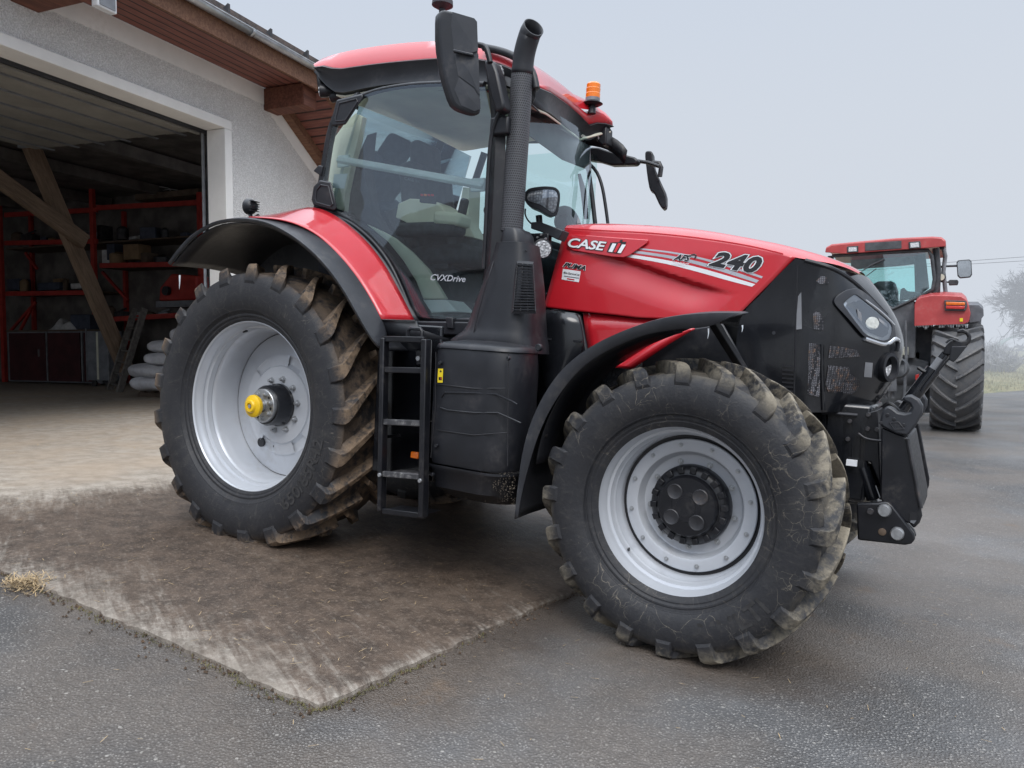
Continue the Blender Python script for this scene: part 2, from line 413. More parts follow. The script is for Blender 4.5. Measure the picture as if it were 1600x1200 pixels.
co = t.coord('Generated'); sx = t.n.new('ShaderNodeSeparateXYZ'); t.l.new(co, sx.inputs[0])
el = sx.outputs[2]
fogc = t.mix(t.ramp(el, .0, .50), (4.75, 5.12, 5.65), (3.70, 4.40, 5.55))         # overcast: bright grey all over, a little bluer overhead
fogc = t.mix(t.ramp(el, .40, .95), fogc, (21.0, 22.6, 24.8))                        # and, like any overcast sky, brightest at the zenith
cl = t.noise(co, 1.6, 3, .5); fogc = t.mix(t.math('MULTIPLY', t.ramp(cl, .35, .7), .10), fogc, (4.8, 4.95, 5.2))
skyc = t.mix(.90, sky.outputs[0], fogc)
bg = t.n.new('ShaderNodeBackground'); t.l.new(skyc, bg.inputs[0]); bg.inputs[1].default_value = .15
o_ = t.n.new('ShaderNodeOutputWorld'); t.l.new(bg.outputs[0], o_.inputs[0])
sc.view_settings.view_transform = 'Standard'; sc.view_settings.look = 'None'; sc.view_settings.exposure = 0
sc.render.engine = 'CYCLES'; sc.cycles.max_bounces = 8; sc.cycles.transparent_max_bounces = 16
sc.cycles.use_denoising = True

# fog: a thick bank beyond the yard; nearer haze is put into material colours
def fog_box(name, c, d, dens, label):
    fm = bpy.data.materials.new(name); t = NT(fm)
    ab = t.n.new('ShaderNodeVolumeAbsorption'); ab.inputs['Color'].default_value = (0, 0, 0, 1); em = t.n.new('ShaderNodeEmission')
    ab.inputs['Density'].default_value = dens; em.inputs['Color'].default_value = (.600, .645, .715, 1); em.inputs['Strength'].default_value = dens * 1.08
    ad = t.n.new('ShaderNodeAddShader'); t.l.new(ab.outputs[0], ad.inputs[0]); t.l.new(em.outputs[0], ad.inputs[1])
    o_ = t.n.new('ShaderNodeOutputMaterial'); t.l.new(ad.outputs[0], o_.inputs[1])
    f = MB().box((0, 0, 0), d).build(name, fm, smooth=0); f.location = c; tag(f, kind='stuff', label=label, cat='fog')
fog_box('fog_bank', (60, 94, 12), (260, 159, 34), .024, 'thick pale grey fog beyond the yard that swallows the fields')

# ------------------------------------------------------------------ ground
def ground_mat():
    m = bpy.data.materials.new('wet_worn_asphalt'); t = NT(m); co = t.coord()
    st = t.voro(co, 92, 'F1', rnd=1.0); stc = t.voro(co, 92, 'F1', 'Color'); st2 = t.voro(co, 40, 'F1'); st2c = t.voro(co, 40, 'F1', 'Color')
    s1 = t.n.new('ShaderNodeSeparateColor'); t.l.new(stc, s1.inputs[0]); s2 = t.n.new('ShaderNodeSeparateColor'); t.l.new(st2c, s2.inputs[0])
    big = t.noise(co, .55, 5, .6, .3); mid = t.noise(co, 3.2, 6, .6); fine = t.noise(co, 30, 5)
    base = t.mix(t.ramp(big, .35, .68), (.075, .073, .072), (.180, .180, .183))
    stone = t.mix(s1.outputs[0], (.055, .050, .046), (.40, .38, .355))
    inst = t.math('MULTIPLY', t.ramp(st, .46, .26), t.ramp(s1.outputs[1], .10, .35))
    c = t.mix(t.math('MULTIPLY', inst, .9), t.mix(.45, base, (.030, .028, .027)), t.mix(.35, stone, base))
    peb = t.math('MULTIPLY', t.ramp(st2, .36, .24), t.ramp(s2.outputs[1], .84, .95))
    c = t.mix(peb, c, t.mix(s2.outputs[0], (.15, .14, .13), (.36, .345, .32)))
    # brown muddy film, dark near the apron and in patches
    a = t.n.new('ShaderNodeAttribute'); a.attribute_name = 'mud'
    mudf = t.math('MULTIPLY', t.ramp(t.math('ADD', t.math('MULTIPLY', a.outputs['Fac'], .75), t.math('MULTIPLY', mid, .5)), .42, .85), .85)
    c = t.mix(mudf, c, t.mix(fine, (.030, .022, .017), (.085, .062, .045)))
    rust = t.math('MULTIPLY', t.ramp(t.noise(co, 1.7, 5, .6), .64, .74), .55); c = t.mix(rust, c, (.14, .085, .045))
    pale = t.math('MULTIPLY', t.ramp(t.noise(co, 1.15, 6, .65), .58, .74), .32); c = t.mix(pale, c, (.24, .24, .24))
    warm = t.math('MULTIPLY', t.ramp(t.noise(co, .9, 4), .40, .62), .5); c = t.mix(warm, c, t.mix(fine, (.075, .060, .048), (.19, .155, .125)))
    h = t.math('SUBTRACT', t.math('ADD', t.math('MULTIPLY', fine, .5), t.math('MULTIPLY', peb, .8)), t.math('MULTIPLY', st, .9))
    wet = t.ramp(t.noise(co, .8, 4), .35, .7, .34, .56)
    r = t.math('ADD', wet, t.math('MULTIPLY', fine, .12))
    t.out(t.princ(c, r, 0, t.bump(h, .8, .007), spec=.5).outputs[0]); return m
M['asphalt'] = ground_mat()
XS = sorted(set([round(-30 + i * 1.5, 3) for i in range(15)] + [round(-7.5 + i * .25, 3) for i in range(65)] + [round(8.75 + 1.5 * i, 3) for i in range(6)] + [18, 24, 34, 50, 80, 130, 200, 320, -45, -70, -120, -250]))
YS = sorted(set([round(-8 + i * .25, 3) for i in range(58)] + [round(6.5 + i * .75, 3) for i in range(22)] + [24, 28, 34, 42, 55, 80, 120, 180, 320, -10, -14, -20, -40, -80, -200]))
SLAB = [WG(500, 1110), WG(900, 925)]            # front right-hand edge of the concrete apron
SLAB_C = SLAB[0]
SLAB_L = WG(30, 905)
EX = (SLAB_L - SLAB_C); EX.z = 0; EX.normalize()      # along the near edge, towards the barn
EY = (SLAB[1] - SLAB_C); EY.z = 0; EY.normalize()     # along the front edge, away from the viewer
mb = MB(); mb.grid([[Vector((x, y, G(x, y) - .004)) for y in YS] for x in XS])
ground = mb.build('ground', M['asphalt'], smooth=180, merge=False); tag(ground, kind='structure')
at = ground.data.attributes.new('mud', 'FLOAT', 'POINT')
def slab_uv(p):
    d = Vector((p.x - SLAB_C.x, p.y - SLAB_C.y, 0)); det = EX.x * EY.y - EX.y * EY.x
    return ((d.x * EY.y - d.y * EY.x) / det, (EX.x * d.y - EX.y * d.x) / det)
for i, v in enumerate(ground.data.vertices):
    u, vv = slab_uv(v.co)
    dist = max(0, -u, -vv) if not (u > 0 and vv > 0) else 0
    front = math.exp(-(max(0, -u) / .55)) * (1 if vv > -.15 else .45)
    side = math.exp(-(max(0, -vv) / .35)) if u > 0 else 0
    wheel = math.exp(-(((v.co.x - 3.1) / .8) ** 2 + ((v.co.y + .95) / .6) ** 2))
    at.data[i].value = max(front if vv > 0 else 0, .45 * side, .8 * wheel, .55 * math.exp(-dist / .5))

def concrete_mat():
    m = bpy.data.materials.new('muddy_concrete'); t = NT(m); co = t.coord()
    a = t.n.new('ShaderNodeAttribute'); a.attribute_name = 'wear'; wear = a.outputs['Fac']
    b = t.n.new('ShaderNodeAttribute'); b.attribute_name = 'dry'; dry = b.outputs['Fac']
    big = t.noise(co, .9, 6, .62, .4); streak = t.noise(t.rcoord(28, (1.1, 8.5, 1)), 2.4, 8, .7, .35); streak2 = t.noise(t.coord('Object', (7, 1.6, 1)), 1.4, 6, .6)
    fine = t.noise(co, 45, 5); grit = t.voro(co, 120); mid = t.noise(co, 8, 6, .6)
    mud = t.mix(t.ramp(mid, .2, .8), (.040, .029, .022), (.112, .080, .059))
    mud = t.mix(t.math('MULTIPLY', t.ramp(fine, .5, .72), .6), mud, (.20, .155, .12))
    con = t.mix(t.ramp(mid, .3, .7), (.20, .175, .145), (.36, .325, .28)); con = t.mix(t.math('MULTIPLY', t.ramp(fine, .5, .7), .4), con, (.44, .41, .37))
    k = t.math('ADD', t.math('ADD', t.math('MULTIPLY', streak, .75), t.math('MULTIPLY', big, .45)), t.math('ADD', t.math('MULTIPLY', wear, .42), t.math('MULTIPLY', dry, .75)))
    k = t.math('ADD', k, t.math('MULTIPLY', streak2, .15)); k = t.math('ADD', k, t.math('MULTIPLY', t.math('SUBTRACT', t.noise(co, 34, 8, .75), .5), .42))
    c = t.mix(t.ramp(k, .74, 1.10), mud, con)
    half = t.mix(t.ramp(mid, .35, .65), (.075, .053, .038), (.135, .10, .074)); c = t.mix(t.math('MULTIPLY', t.ramp(big, .42, .62), .38), c, half)
    dust = t.mix(mid, (.28, .215, .155), (.44, .36, .275)); c = t.mix(t.math('MULTIPLY', dry, t.ramp(big, .35, .7, .35, .9)), c, dust)
    h = t.math('ADD', t.math('MULTIPLY', streak, .6), t.math('ADD', t.math('MULTIPLY', fine, .35), t.math('MULTIPLY', grit, .3)))
    t.out(t.princ(c, t.ramp(k, .6, 1.1, .55, .85), 0, t.bump(h, .5, .008), spec=.45).outputs[0]); return m
M['concrete'] = concrete_mat()
# the slab: its near and front edges are ragged
def jag(s, k): return .010 * math.sin(s * 9.1 + k) * math.sin(s * 3.3 + 2 * k) + .006 * math.sin(s * 31 + k) + .007 * math.sin(s * 57 + 2 * k) * math.sin(s * 13 + k)
us = [0, .006, .03] + [.03 + .06 * i for i in range(1, 60)] + [3.6 + .16 * i for i in range(1, 30)] + [8.4 + .6 * i for i in range(1, 27)]
vs = [0, .006, .03] + [.03 + .06 * i for i in range(1, 66)] + [4 + .2 * i for i in range(1, 20)] + [8 + .8 * i for i in range(1, 12)]
rows = []; wear = []; dryv = []
for i, u in enumerate(us):
    row = []
    for j, v in enumerate(vs):
        fu = max(0, 1 - u / .3); fv = max(0, 1 - v / .3)
        q = SLAB_C + EX * (u + jag(v, 1) * fu) + EY * (v + jag(u, 5) * fv)
        top = .016 + .004 * math.sin(q.x * 7) * math.sin(q.y * 5)
        if i == 0 or j == 0: top = -.02
        elif i == 1 or j == 1: top = .010
        row.append(Vector((q.x, q.y, G(q.x, q.y) + top)))
        wear.append(.50 * max(math.exp(-u / .06), math.exp(-v / .22)) + .20 * math.exp(-v / .7))
        dryv.append(sstep(3.0, 5.2, u + .25 * math.sin(v * 1.7) + .35 * (v - 2)))
    rows.append(row)
ap = MB().grid(rows).build('concrete_apron', M['concrete'], smooth=50, merge=False); tag(ap, kind='structure')
for nm, arr in (('wear', wear), ('dry', dryv)):
    a = ap.data.attributes.new(nm, 'FLOAT', 'POINT')
    for i, x in enumerate(arr): a.data[i].value = x

# moss and crumbs of earth in the joint along the slab
def blade(mb, p, h, lean, wd, az):
    d = Vector((math.cos(az), math.sin(az), 0)); s = Vector((-d.y, d.x, 0)) * wd
    mb.add([p - s, p + s, p + d * lean + Vector((0, 0, h))], [(0, 1, 2)])
mo = MB(); so = MB(); ru = random.Random(3)
for k in range(1400):
    if ru.random() < .66: s = ru.random() ** 1.25 * 2.6; e = SLAB_C + EX * s + EY * (-.012 - abs(ru.gauss(0, .018)) + jag(s, 5))
    else: s = ru.random() ** 1.5 * 1.0; e = SLAB_C + EY * s + EX * (-.010 - abs(ru.gauss(0, .014)) + jag(s, 1))
    if math.sin(s * 5.3) + math.sin(s * 13.1 + 1) < -.2 and ru.random() < .7: continue
    e.z = G(e.x, e.y); blade(mo, e, ru.uniform(.003, .012), ru.uniform(0, .014), .0025, ru.uniform(0, 6.28))
M['moss'] = mat('moss_green', (.095, .085, .03), .9, var=.4, vscale=9, dirt=(.11, .075, .03), dirt_amt=.9)
tag(mo.build('moss', M['moss'], smooth=0, merge=False), 'low green moss growing in the joint along the concrete slab', 'moss', kind='stuff')
for k in range(380):
    s = ru.random() * 2.7 if ru.random() < .6 else -ru.random() * 2.4
    e = SLAB_C + (EX * s if s > 0 else EY * -s) + (EY if s > 0 else EX) * (-abs(ru.gauss(0, .05)) + .01); e.z = G(e.x, e.y)
    r = ru.uniform(.003, .010); az = ru.uniform(0, 6.28)
    so.add([e + Vector((r * math.cos(az + i * 2.09), r * math.sin(az + i * 2.09), 0)) for i in range(3)] + [e + Vector((0, 0, r * 1.1))], [(0, 1, 3), (1, 2, 3), (2, 0, 3)])
M['soil'] = mat('brown_soil', (.085, .055, .035), .95, var=.5, vscale=20)
tag(so.build('soil_crumbs', M['soil'], smooth=0, merge=False), 'brown crumbs of earth lying along the edge of the slab', 'soil', kind='stuff')
# straw: a clump at the corner of the slab on the left and stray stalks everywhere
st = MB()
def stalk(p, L, az, tilt, r=.0016):
    d = Vector((math.cos(az) * math.cos(tilt), math.sin(az) * math.cos(tilt), math.sin(tilt))) * L; s = Vector((-d.y, d.x, 0)).normalized() * r
    st.add([p - s, p + s, p + d + s, p + d - s], [(0, 1, 2, 3)])
cl = WG(42, 915)
for k in range(420):
    p = Vector((cl.x + ru.gauss(0, .075), cl.y + ru.gauss(0, .05), 0)); p.z = G(p.x, p.y) + max(0, .035 * (1 - ((p.x - cl.x) / .13) ** 2)) * ru.random()
    stalk(p, ru.uniform(.02, .07), ru.uniform(0, 6.28), ru.uniform(-.1, .6))
for k in range(2300):
    if k < 1500:                               # the swept floor in front of and inside the door
        p = Vector((ru.uniform(-16, -3.4), ru.uniform(-1.8, 6.5), 0)); p.z = G(p.x, p.y) + .034; L = ru.uniform(.03, .13); r = .0035
    elif k < 1950: p = Vector((ru.uniform(-2.5, 2), ru.uniform(-2.4, .5), 0)); p.z = G(p.x, p.y) + .034; L = ru.uniform(.01, .05); r = .0012
    else: p = Vector((ru.uniform(1, 6), ru.uniform(-3.4, 1.5), 0)); p.z = G(p.x, p.y) + (.034 if min(slab_uv(p)) > 0 else .003); L = ru.uniform(.01, .04); r = .0011
    stalk(p, L, ru.uniform(0, 6.28), ru.uniform(0, .12), r)
M['straw'] = mat('straw', (.40, .29, .16), .8, var=.4, vscale=30)
tag(st.build('straw', M['straw'], smooth=0, merge=False), 'scattered straw stalks lying on the yard and on the barn floor', 'straw', kind='stuff')

# ------------------------------------------------------------------ verge, field, far things
def grass_mat(name, c1, c2, c3):
    m = bpy.data.materials.new(name); t = NT(m); co = t.coord(); n = t.noise(co, .8, 6, .65); f = t.noise(co, 14, 5)
    c = t.mix(t.ramp(n, .35, .65), c1, c2); c = t.mix(t.ramp(f, .5, .72), c, c3)
    t.out(t.princ(c, .9, 0, t.bump(f, .6, .05)).outputs[0]); return m
M['grass'] = grass_mat('frosty_verge_grass', (.15, .16, .07), (.30, .26, .13), (.36, .33, .20))
vl = WG(1440, 622); vr = WG(1700, 603)
vd = (vr - vl); vd.z = 0; vd.normalize(); vn = Vector((-vd.y, vd.x, 0))
if vn.dot(Vector((R_CAM_W[0][2], R_CAM_W[1][2], 0))) > 0: vn = -vn
rows = []
for i in range(41):
    s = -7 + i * 2.0; row = []
    for j, dd in enumerate([0, .25, .8, 1.6, 3, 5, 8, 12, 20, 40, 90, 160]):
        p = vl + vd * s + vn * (dd + .12 * math.sin(s * 1.3)); z = G(p.x, p.y) + (-.03 if j == 0 or i == 0 else sstep(-7, -1, s) * (.06 + .10 * min(1, dd / 4) + .075 * min(dd, 14) + .03 * math.sin(p.x * 2 + p.y)))
        row.append(Vector((p.x, p.y, z)))
    rows.append(row)
tag(MB().grid(rows).build('grass_verge', M['grass'], smooth=180, merge=False), kind='structure')
gb = MB()
for k in range(9000):
    s = ru.uniform(-6, 24); dd = abs(ru.gauss(0, 4.5)) + .05; p = vl + vd * s + vn * dd; p.z = G(p.x, p.y) + .04 + .10 * min(1, dd / 4) + .075 * min(dd, 14)
    blade(gb, p, ru.uniform(.05, .22), ru.uniform(0, .12), .012, ru.uniform(0, 6.28))
M['grass_blade'] = mat('frosty_grass_blades', (.36, .33, .18), .9, var=.4, vscale=1.5)
tag(gb.build('verge_grass', M['grass_blade'], smooth=0, merge=False), 'short frosted grass growing on the verge across the yard', 'grass', kind='stuff')

# frosted tree and bush
def branch(mb, tw, p, d, L, r, depth, rr, up=.0, spread=.6):
    path = [p]; q = p; dd = d.normalized(); n = 4
    for i in range(n):
        dd = (dd + Vector((rr.gauss(0, .16), rr.gauss(0, .16), rr.gauss(0, .14) + up))).normalized(); q = q + dd * L / n; path.append(q)
    tgt = mb if depth > 1 else tw
    tgt.tube(path, [lerp(r, r * .55, i / n) for i in range(n + 1)], 6 if depth > 1 else 3, caps=False)
    if depth == 0: return
    k = rr.randint(3, 4) if depth > 1 else rr.randint(9, 13)
    for i in range(k):
        f = rr.uniform(.35, 1.0); b = path[min(n, int(f * n + .5))]
        ax = Vector((rr.gauss(0, 1), rr.gauss(0, 1), rr.gauss(0, 1))).normalized()
        nd = (dd + ax * spread * rr.uniform(.7, 1.5)).normalized()
        branch(mb, tw, b, nd, L * (rr.uniform(.55, .8) if depth > 1 else rr.uniform(.35, .7)), r * .5, depth - 1, rr, up, spread)
M['bark'] = mat('dark_frosty_bark', (.10, .095, .09), .9, var=.4, vscale=5)
M['frost'] = mat('frosted_twigs', (.15, .155, .165), .9, var=.4, vscale=1.2, dirt=(.08, .075, .07), dirt_amt=.9)
M['bush_frost'] = mat('white_frosted_stems', (.48, .48, .49), .9, var=.3, vscale=2, dirt=(.20, .18, .15), dirt_amt=.9)
rr = random.Random(11)
tp = W(1640, 560, x=None, y=44.0); tp = Vector((tp.x, tp.y, -.2))
tree = empty('frosted_tree', tp); tag(tree, 'bare grey tree white with frost, fading into the fog at the right edge', 'tree')
tk = MB(); tw = MB()
TH = (W(1600, 440, y=44.0).z) - tp.z
tk.tube([(0, 0, -.2), (-.1, 0, TH * .25), (-.25, .1, TH * .5), (-.2, 0, TH * .75)], [.34, .28, .25, .19], 10)
for k in range(60):
    a = rr.uniform(0, 6.28) if k > 12 else rr.uniform(2.5, 3.8); d = Vector((math.cos(a), math.sin(a), rr.uniform(-.05, .7)))
    branch(tk, tw, Vector((-.2, 0, TH * rr.uniform(.46, .86))), d, TH * rr.uniform(.20, .32), .085, 3, rr, .02, .8)
tk.build('trunk', M['bark'], tree, smooth=60, merge=False); tw.build('crown', M['frost'], tree, smooth=0, merge=False)
def bush(px, py, Y, w_, h_, seed, label, name='frosted_bush', n=230):
    r2 = random.Random(seed); p = W(px, py, y=Y); b = empty(name, (p.x, p.y, p.z - .08)); tag(b, label, 'bush'); m = MB()
    for k in range(n):
        a = r2.uniform(0, 6.28); rad = r2.random() ** .6; base = Vector((math.cos(a) * rad * w_ * .22, math.sin(a) * rad * w_ * .2, 0))
        tip = Vector((math.cos(a) * rad * w_ * .55, math.sin(a) * rad * w_ * .5, h_ * (1.05 - .55 * rad * rad) * r2.uniform(.65, 1.05)))
        mid = base.lerp(tip, .55) + Vector((r2.gauss(0, .1), r2.gauss(0, .1), .12 * h_)); m.tube([base, mid, tip], [.022, .016, .007], 4, caps=False)
        for q in range(5):
            s = mid.lerp(tip, r2.random()); m.tube([s, s + Vector((r2.gauss(0, .16), r2.gauss(0, .16), r2.uniform(.02, .3)))], [.010, .004], 3, caps=False)
    m.build('branches', M['bush_frost'], b, smooth=0, merge=False); return b
bush(1552, 588, 33.0, 2.3, 1.45, 5, 'twiggy frosted bush growing on the grass verge behind the parked tractor')
# pale green silo tent far off in the fog
gp = W(1604, 572, y=60); gt = MB()
prof = [(math.cos(PI * i / 14) * 2.2, math.sin(PI * i / 14) * 2.4) for i in range(15)]
gt.grid([[Vector((gp.x + a, gp.y + yy, -.3 + b)) for a, b in prof] for yy in (0, 3, 6, 9)])
M['green'] = mat('pale_green_sheet', (.20, .33, .27), .6, var=.1)
tag(gt.build('tunnel_shelter', M['green'], smooth=60, solid=.05), 'pale green rounded shelter far off in the fog by the bush', 'shelter')
# low far hedge line, barely there in the fog
hd = MB(); r3 = random.Random(21)
for k in range(420):
    s = r3.uniform(-10, 60); p = Vector((10 + s, 66 + r3.gauss(0, 1.2), -.3 + r3.random() * 1.6)); r = r3.uniform(.25, .6)
    for q in range(4):
        a = Vector((r3.gauss(0, 1), r3.gauss(0, 1), r3.gauss(0, 1))).normalized() * r; b = a.orthogonal().normalized() * r * .4
        hd.add([p + a, p - a + b, p - b], [(0, 1, 2)])
tag(hd.build('hedge', M['frost'], smooth=0, merge=False), 'low frosted hedge along the far field, grey in the fog', 'hedge')
# overhead wires
wy = 30.0
for (x0, y0), (x1, y1) in (((1440, 413), (1660, 397)), ((1440, 417), (1660, 404))):
    a, b = W(x0, y0, y=wy), W(x1, y1, y=wy + 2); pts = []
    a2 = a + (a - b) * 3; b2 = b + (b - a) * 6
    for i in range(25):
        q = a2.lerp(b2, i / 24); q.z -= .0; pts.append(q)
    wr = MB().tube(pts, .010, 5).build('overhead_wire', M['dark_metal']); tag(wr, 'thin overhead wire crossing the foggy sky behind the parked tractor', 'wire', 'overhead wires')
# haze-paled tree line behind the viewer, mirrored in the cab glass and the bonnet
tl_m = MB(); rt = random.Random(77)
for k in range(46):
    x = -70 + k * 3.1 + rt.uniform(-.6, .6); y = -58 + rt.uniform(-5, 5); h = rt.uniform(6, 13); wdt = h * rt.uniform(.22, .34)
    for q in range(420):
        f = rt.random(); a = rt.uniform(0, 6.28); r = wdt * (1 - f) ** .8 * rt.uniform(.3, 1); c = Vector((x + r * math.cos(a), y + r * math.sin(a), .3 + f * h)); L = rt.uniform(.2, .5)
        d1 = Vector((rt.gauss(0, 1), rt.gauss(0, 1), rt.gauss(0, .5))).normalized() * L; d2 = d1.orthogonal().normalized() * L * .5
        tl_m.add([c - d1, c + d2, c + d1], [(0, 1, 2)])
M['conifer'] = mat('dark_conifer', (.20, .21, .215), .9, var=.3)  # firs lightened to grey, fog haze put into their colour
tag(tl_m.build('tree_line', M['conifer'], smooth=0, merge=False), 'dark row of firs along the far edge of the yard', 'tree line', kind='stuff')
# farm building across the yard behind the viewer: only its reflection shows, in the bonnet and the cab glass
fb_ = empty('farm_building', (-9, -24, 0)); tag(fb_, 'pale farm building across the yard, seen only mirrored in the red bonnet', 'building')
MB().box((0, 0, 2.4), (17, 8, 5.2)).build('wall', M['render_smooth'], fb_, smooth=0)
MB().prism([(-9.2, -4.8, 4.9), (-9.2, 4.8, 4.9), (-9.2, 0, 8.6)], [(9.2, -4.8, 4.9), (9.2, 4.8, 4.9), (9.2, 0, 8.6)]).build('roof', M['tiles'], fb_, smooth=0)
for k in range(4): MB().box((-6 + k * 4, 4.02, 2.6), (1.2, .06, 1.4)).build('window', M['gloss_black'], fb_)
MB().box((7.2, 4.02, 1.6), (1.6, .06, 3.2)).build('door', M['tar'], fb_)
# ------------------------------------------------------------------ barn (frame: x out of the wall, y along it, z up from the barn floor)
BJ = Vector((-6.305, 3.865, .2)); bu = Vector((-.150, .989, 0)).normalized(); bn = Vector((bu.y, -bu.x, 0))
B_ROT = math.atan2(bn.y, bn.x)
MBARN = Matrix((bn, bu, Vector((0, 0, 1)))).transposed()
def B(px, py, n=None, u=None, z=None):
    d = MBARN.inverted() @ (R_CAM_W @ _ray(px, py)); c = MBARN.inverted() @ (C_W - BJ)
    k = ((n - c.x) / d.x) if n is not None else ((u - c.y) / d.y) if u is not None else ((z - c.z) / d.z)
    return c + d * k
barn = empty('barn', BJ, (0, 0, B_ROT)); tag(barn, 'white rendered barn with red-brown eaves and an open workshop door', 'barn')
UL, UR, ZT = -5.6, .05, 4.63          # door opening
U0, U1, ZE = -10.0, 7.0, 5.59
GS = -.655                              # slope of the half gable
def gz(u): return 5.55 + GS * (u - 1.30)
TH_ = .33
wl = MB()
wl.ext([(0, UR + .03, -.3), (0, U1, -.3), (0, U1, gz(U1)), (0, 1.30, gz(1.30)), (0, 1.30, ZE), (0, UR + .03, ZE)], (-TH_, 0, 0))
wl.ext([(0, UL - .03, ZT + .03), (0, UR + .03, ZT + .03), (0, UR + .03, ZE), (0, UL - .03, ZE)], (-TH_, 0, 0)); wl.ext([(0, U0, -.3), (0, UL - .03, -.3), (0, UL - .03, ZE), (0, U0, ZE)], (-TH_, 0, 0))
wl.build('wall', M['render_rough'], barn, smooth=0)
sm = MB()          # smooth painted band under the eaves and along the gable
sm.ext([(.006, U0, 5.30), (.006, 1.06, 5.30), (.006, 1.06, 5.588), (.006, U0, 5.588)], (-.01, 0, 0))
a0, a1 = 1.30, 6.9
sm.ext([(.006, a0 - .12, gz(a0) - .34), (.006, a1, gz(a1) - .45), (.006, a1, gz(a1) - .01), (.006, a0 + .05, gz(a0 + .05) - .01)], (-.01, 0, 0))
sm.build('eaves_band', M['render_smooth'], barn, smooth=0)
fr = MB()          # smooth surround of the door: lintel, jambs, reveals
fr.ext([(.045, UL - .17, ZT), (.045, UR + .165, ZT), (.045, UR + .165, ZT + .15), (.045, UL - .17, ZT + .15)], (-.40, 0, 0))
fr.ext([(.045, UR, -.3), (.045, UR + .165, -.3), (.045, UR + .165, ZT - .002), (.045, UR, ZT - .002)], (-.40, 0, 0))
fr.ext([(.045, UL - .17, -.3), (.045, UL, -.3), (.045, UL, ZT - .002), (.045, UL - .17, ZT - .002)], (-.40, 0, 0))
fr.build('door_surround', M['render_smooth'], barn, smooth=0, bevel=.012)
tr = MB()          # vertical door track just inside the jamb
tr.box((-.40, UR - .02, ZT / 2), (.04, .03, ZT)).build('door_track', M['galv'], barn)
MB().box((-.34, UR + .005, ZT / 2), (.03, .012, ZT)).build('jamb_seal', M['black'], barn)
MB().box((-.36, (UL + UR) / 2, ZT - .03), (.03, UR - UL, .06)).build('lintel_seal', M['black'], barn)
MB().box((-.46, (UL + UR) / 2, ZT - .035), (.05, UR - UL - .1, .07)).build('door_edge_strip', M['beige_panel'], barn)
# sectional door rolled up under the ceiling
door = MB()
for k in range(6):
    x0 = -.49 - k * .62; door.box((x0 - .30, (UL + UR) / 2, ZT + .0 + k * .01), (.60, UR - UL - .2, .045))
do_ = door.build('sectional_door', M['beige_panel'], barn, bevel=.006)
for k in range(6): MB().box((-.80 - k * .62, -2.6, ZT - .035 + k * .01), (.05, UR - UL - .3, .02)).build('door_hinge_strip', M['grey_metal'], do_)
for uu in (UL + .05, UR - .12): MB().bar((-.4, uu, ZT + .02), (-4.6, uu, ZT + .12), .06, .07).build('door_rail', M['galv'], barn)
# inner shell
DN = -17.5
MB().box((DN / 2 - .2, U1 - .1, 2.45), (-DN - .3, .15, 6.08)).build('side_wall', M['interior_wall'], barn, smooth=0)
for xx in (-.5, -5.8, -11.4, -17): MB().box((xx, U0 + .1, 2.5), (.3, .3, 6.2)).build('open_side_post', M['wood'], barn, bevel=.01)      # unseen side left open, added to let sky light in
bw = MB()
h0, h1 = B(10, 343, n=DN), B(33, 362, n=DN)
hu0, hu1 = min(h0.y, h1.y), max(h0.y, h1.y); hz0, hz1 = min(h0.z, h1.z), max(h0.z, h1.z)
# the back wall leaves a narrow gap where daylight shows
for a, b, c, d in ((U0, hu0, -.3, 5.6), (hu1, U1, -.3, 5.6), (hu0, hu1, -.3, hz0 + .10), (hu0, hu1, hz1 - .02, 5.6), (hu0, hu1, hz0 + .2, hz0 + .32), (hu0 + .18, hu0 + .26, hz0 + .1, hz0 + .2)):
    bw.box((DN, (a + b) / 2, (c + d) / 2), (.08, b - a, d - c))
bw.build('back_wall', M['interior_wall'], barn, smooth=0)
cg = MB()          # boarded ceiling with an unseen slit behind the door panel, added for light
cg.box(((-.35 - 5.55) / 2, (U0 + U1) / 2, 5.52), (5.2, U1 - U0 - .2, .05)); cg.box(((-5.75 + DN) / 2, (U0 + U1) / 2, 5.50), (-DN - 5.75, U1 - U0 - .2, .05)); cg.box((-5.8, 2.4, 5.52), (.7, 9.2, .05)); cg.build('ceiling', M['interior_wall'], barn, smooth=0)
for k in range(5):
    MB().box((-4.9 - k * 2.7, (U0 + U1) / 2, 5.30), (.18, U1 - U0 - .5, .26)).build('ceiling_beam', M['interior_wall'], barn, bevel=.01)
# timber struts seen through the door
PN = -7.2
def strut(name, a, b, wd, dp=.18, n_=PN):
    p, q = B(*a, n=n_), B(*b, n=n_); o = MB().bar((0, 0, 0), (0, (q - p).length, 0), dp, wd).build(name, M['wood'], barn, bevel=.015)
    d = (q - p).normalized(); s = Vector((1, 0, 0)); s = (s - d * s.dot(d)).normalized(); Mx = Matrix((s, d, s.cross(d))).transposed().to_4x4(); Mx.translation = p
    o.matrix_local = Mx; return o
M['wood'] = wood_mat('weathered_timber_long', (.24, .165, .11), (.40, .28, .195), (12, 1, 12))
strut('timber_post', (-10, 90), (200, 585), .36)
strut('timber_brace', (-70, 230), (133, 378), .34, .16, PN + .20)
strut('tie_beam', (-60, 214), (300, 196), .22, .2, PN - .5)
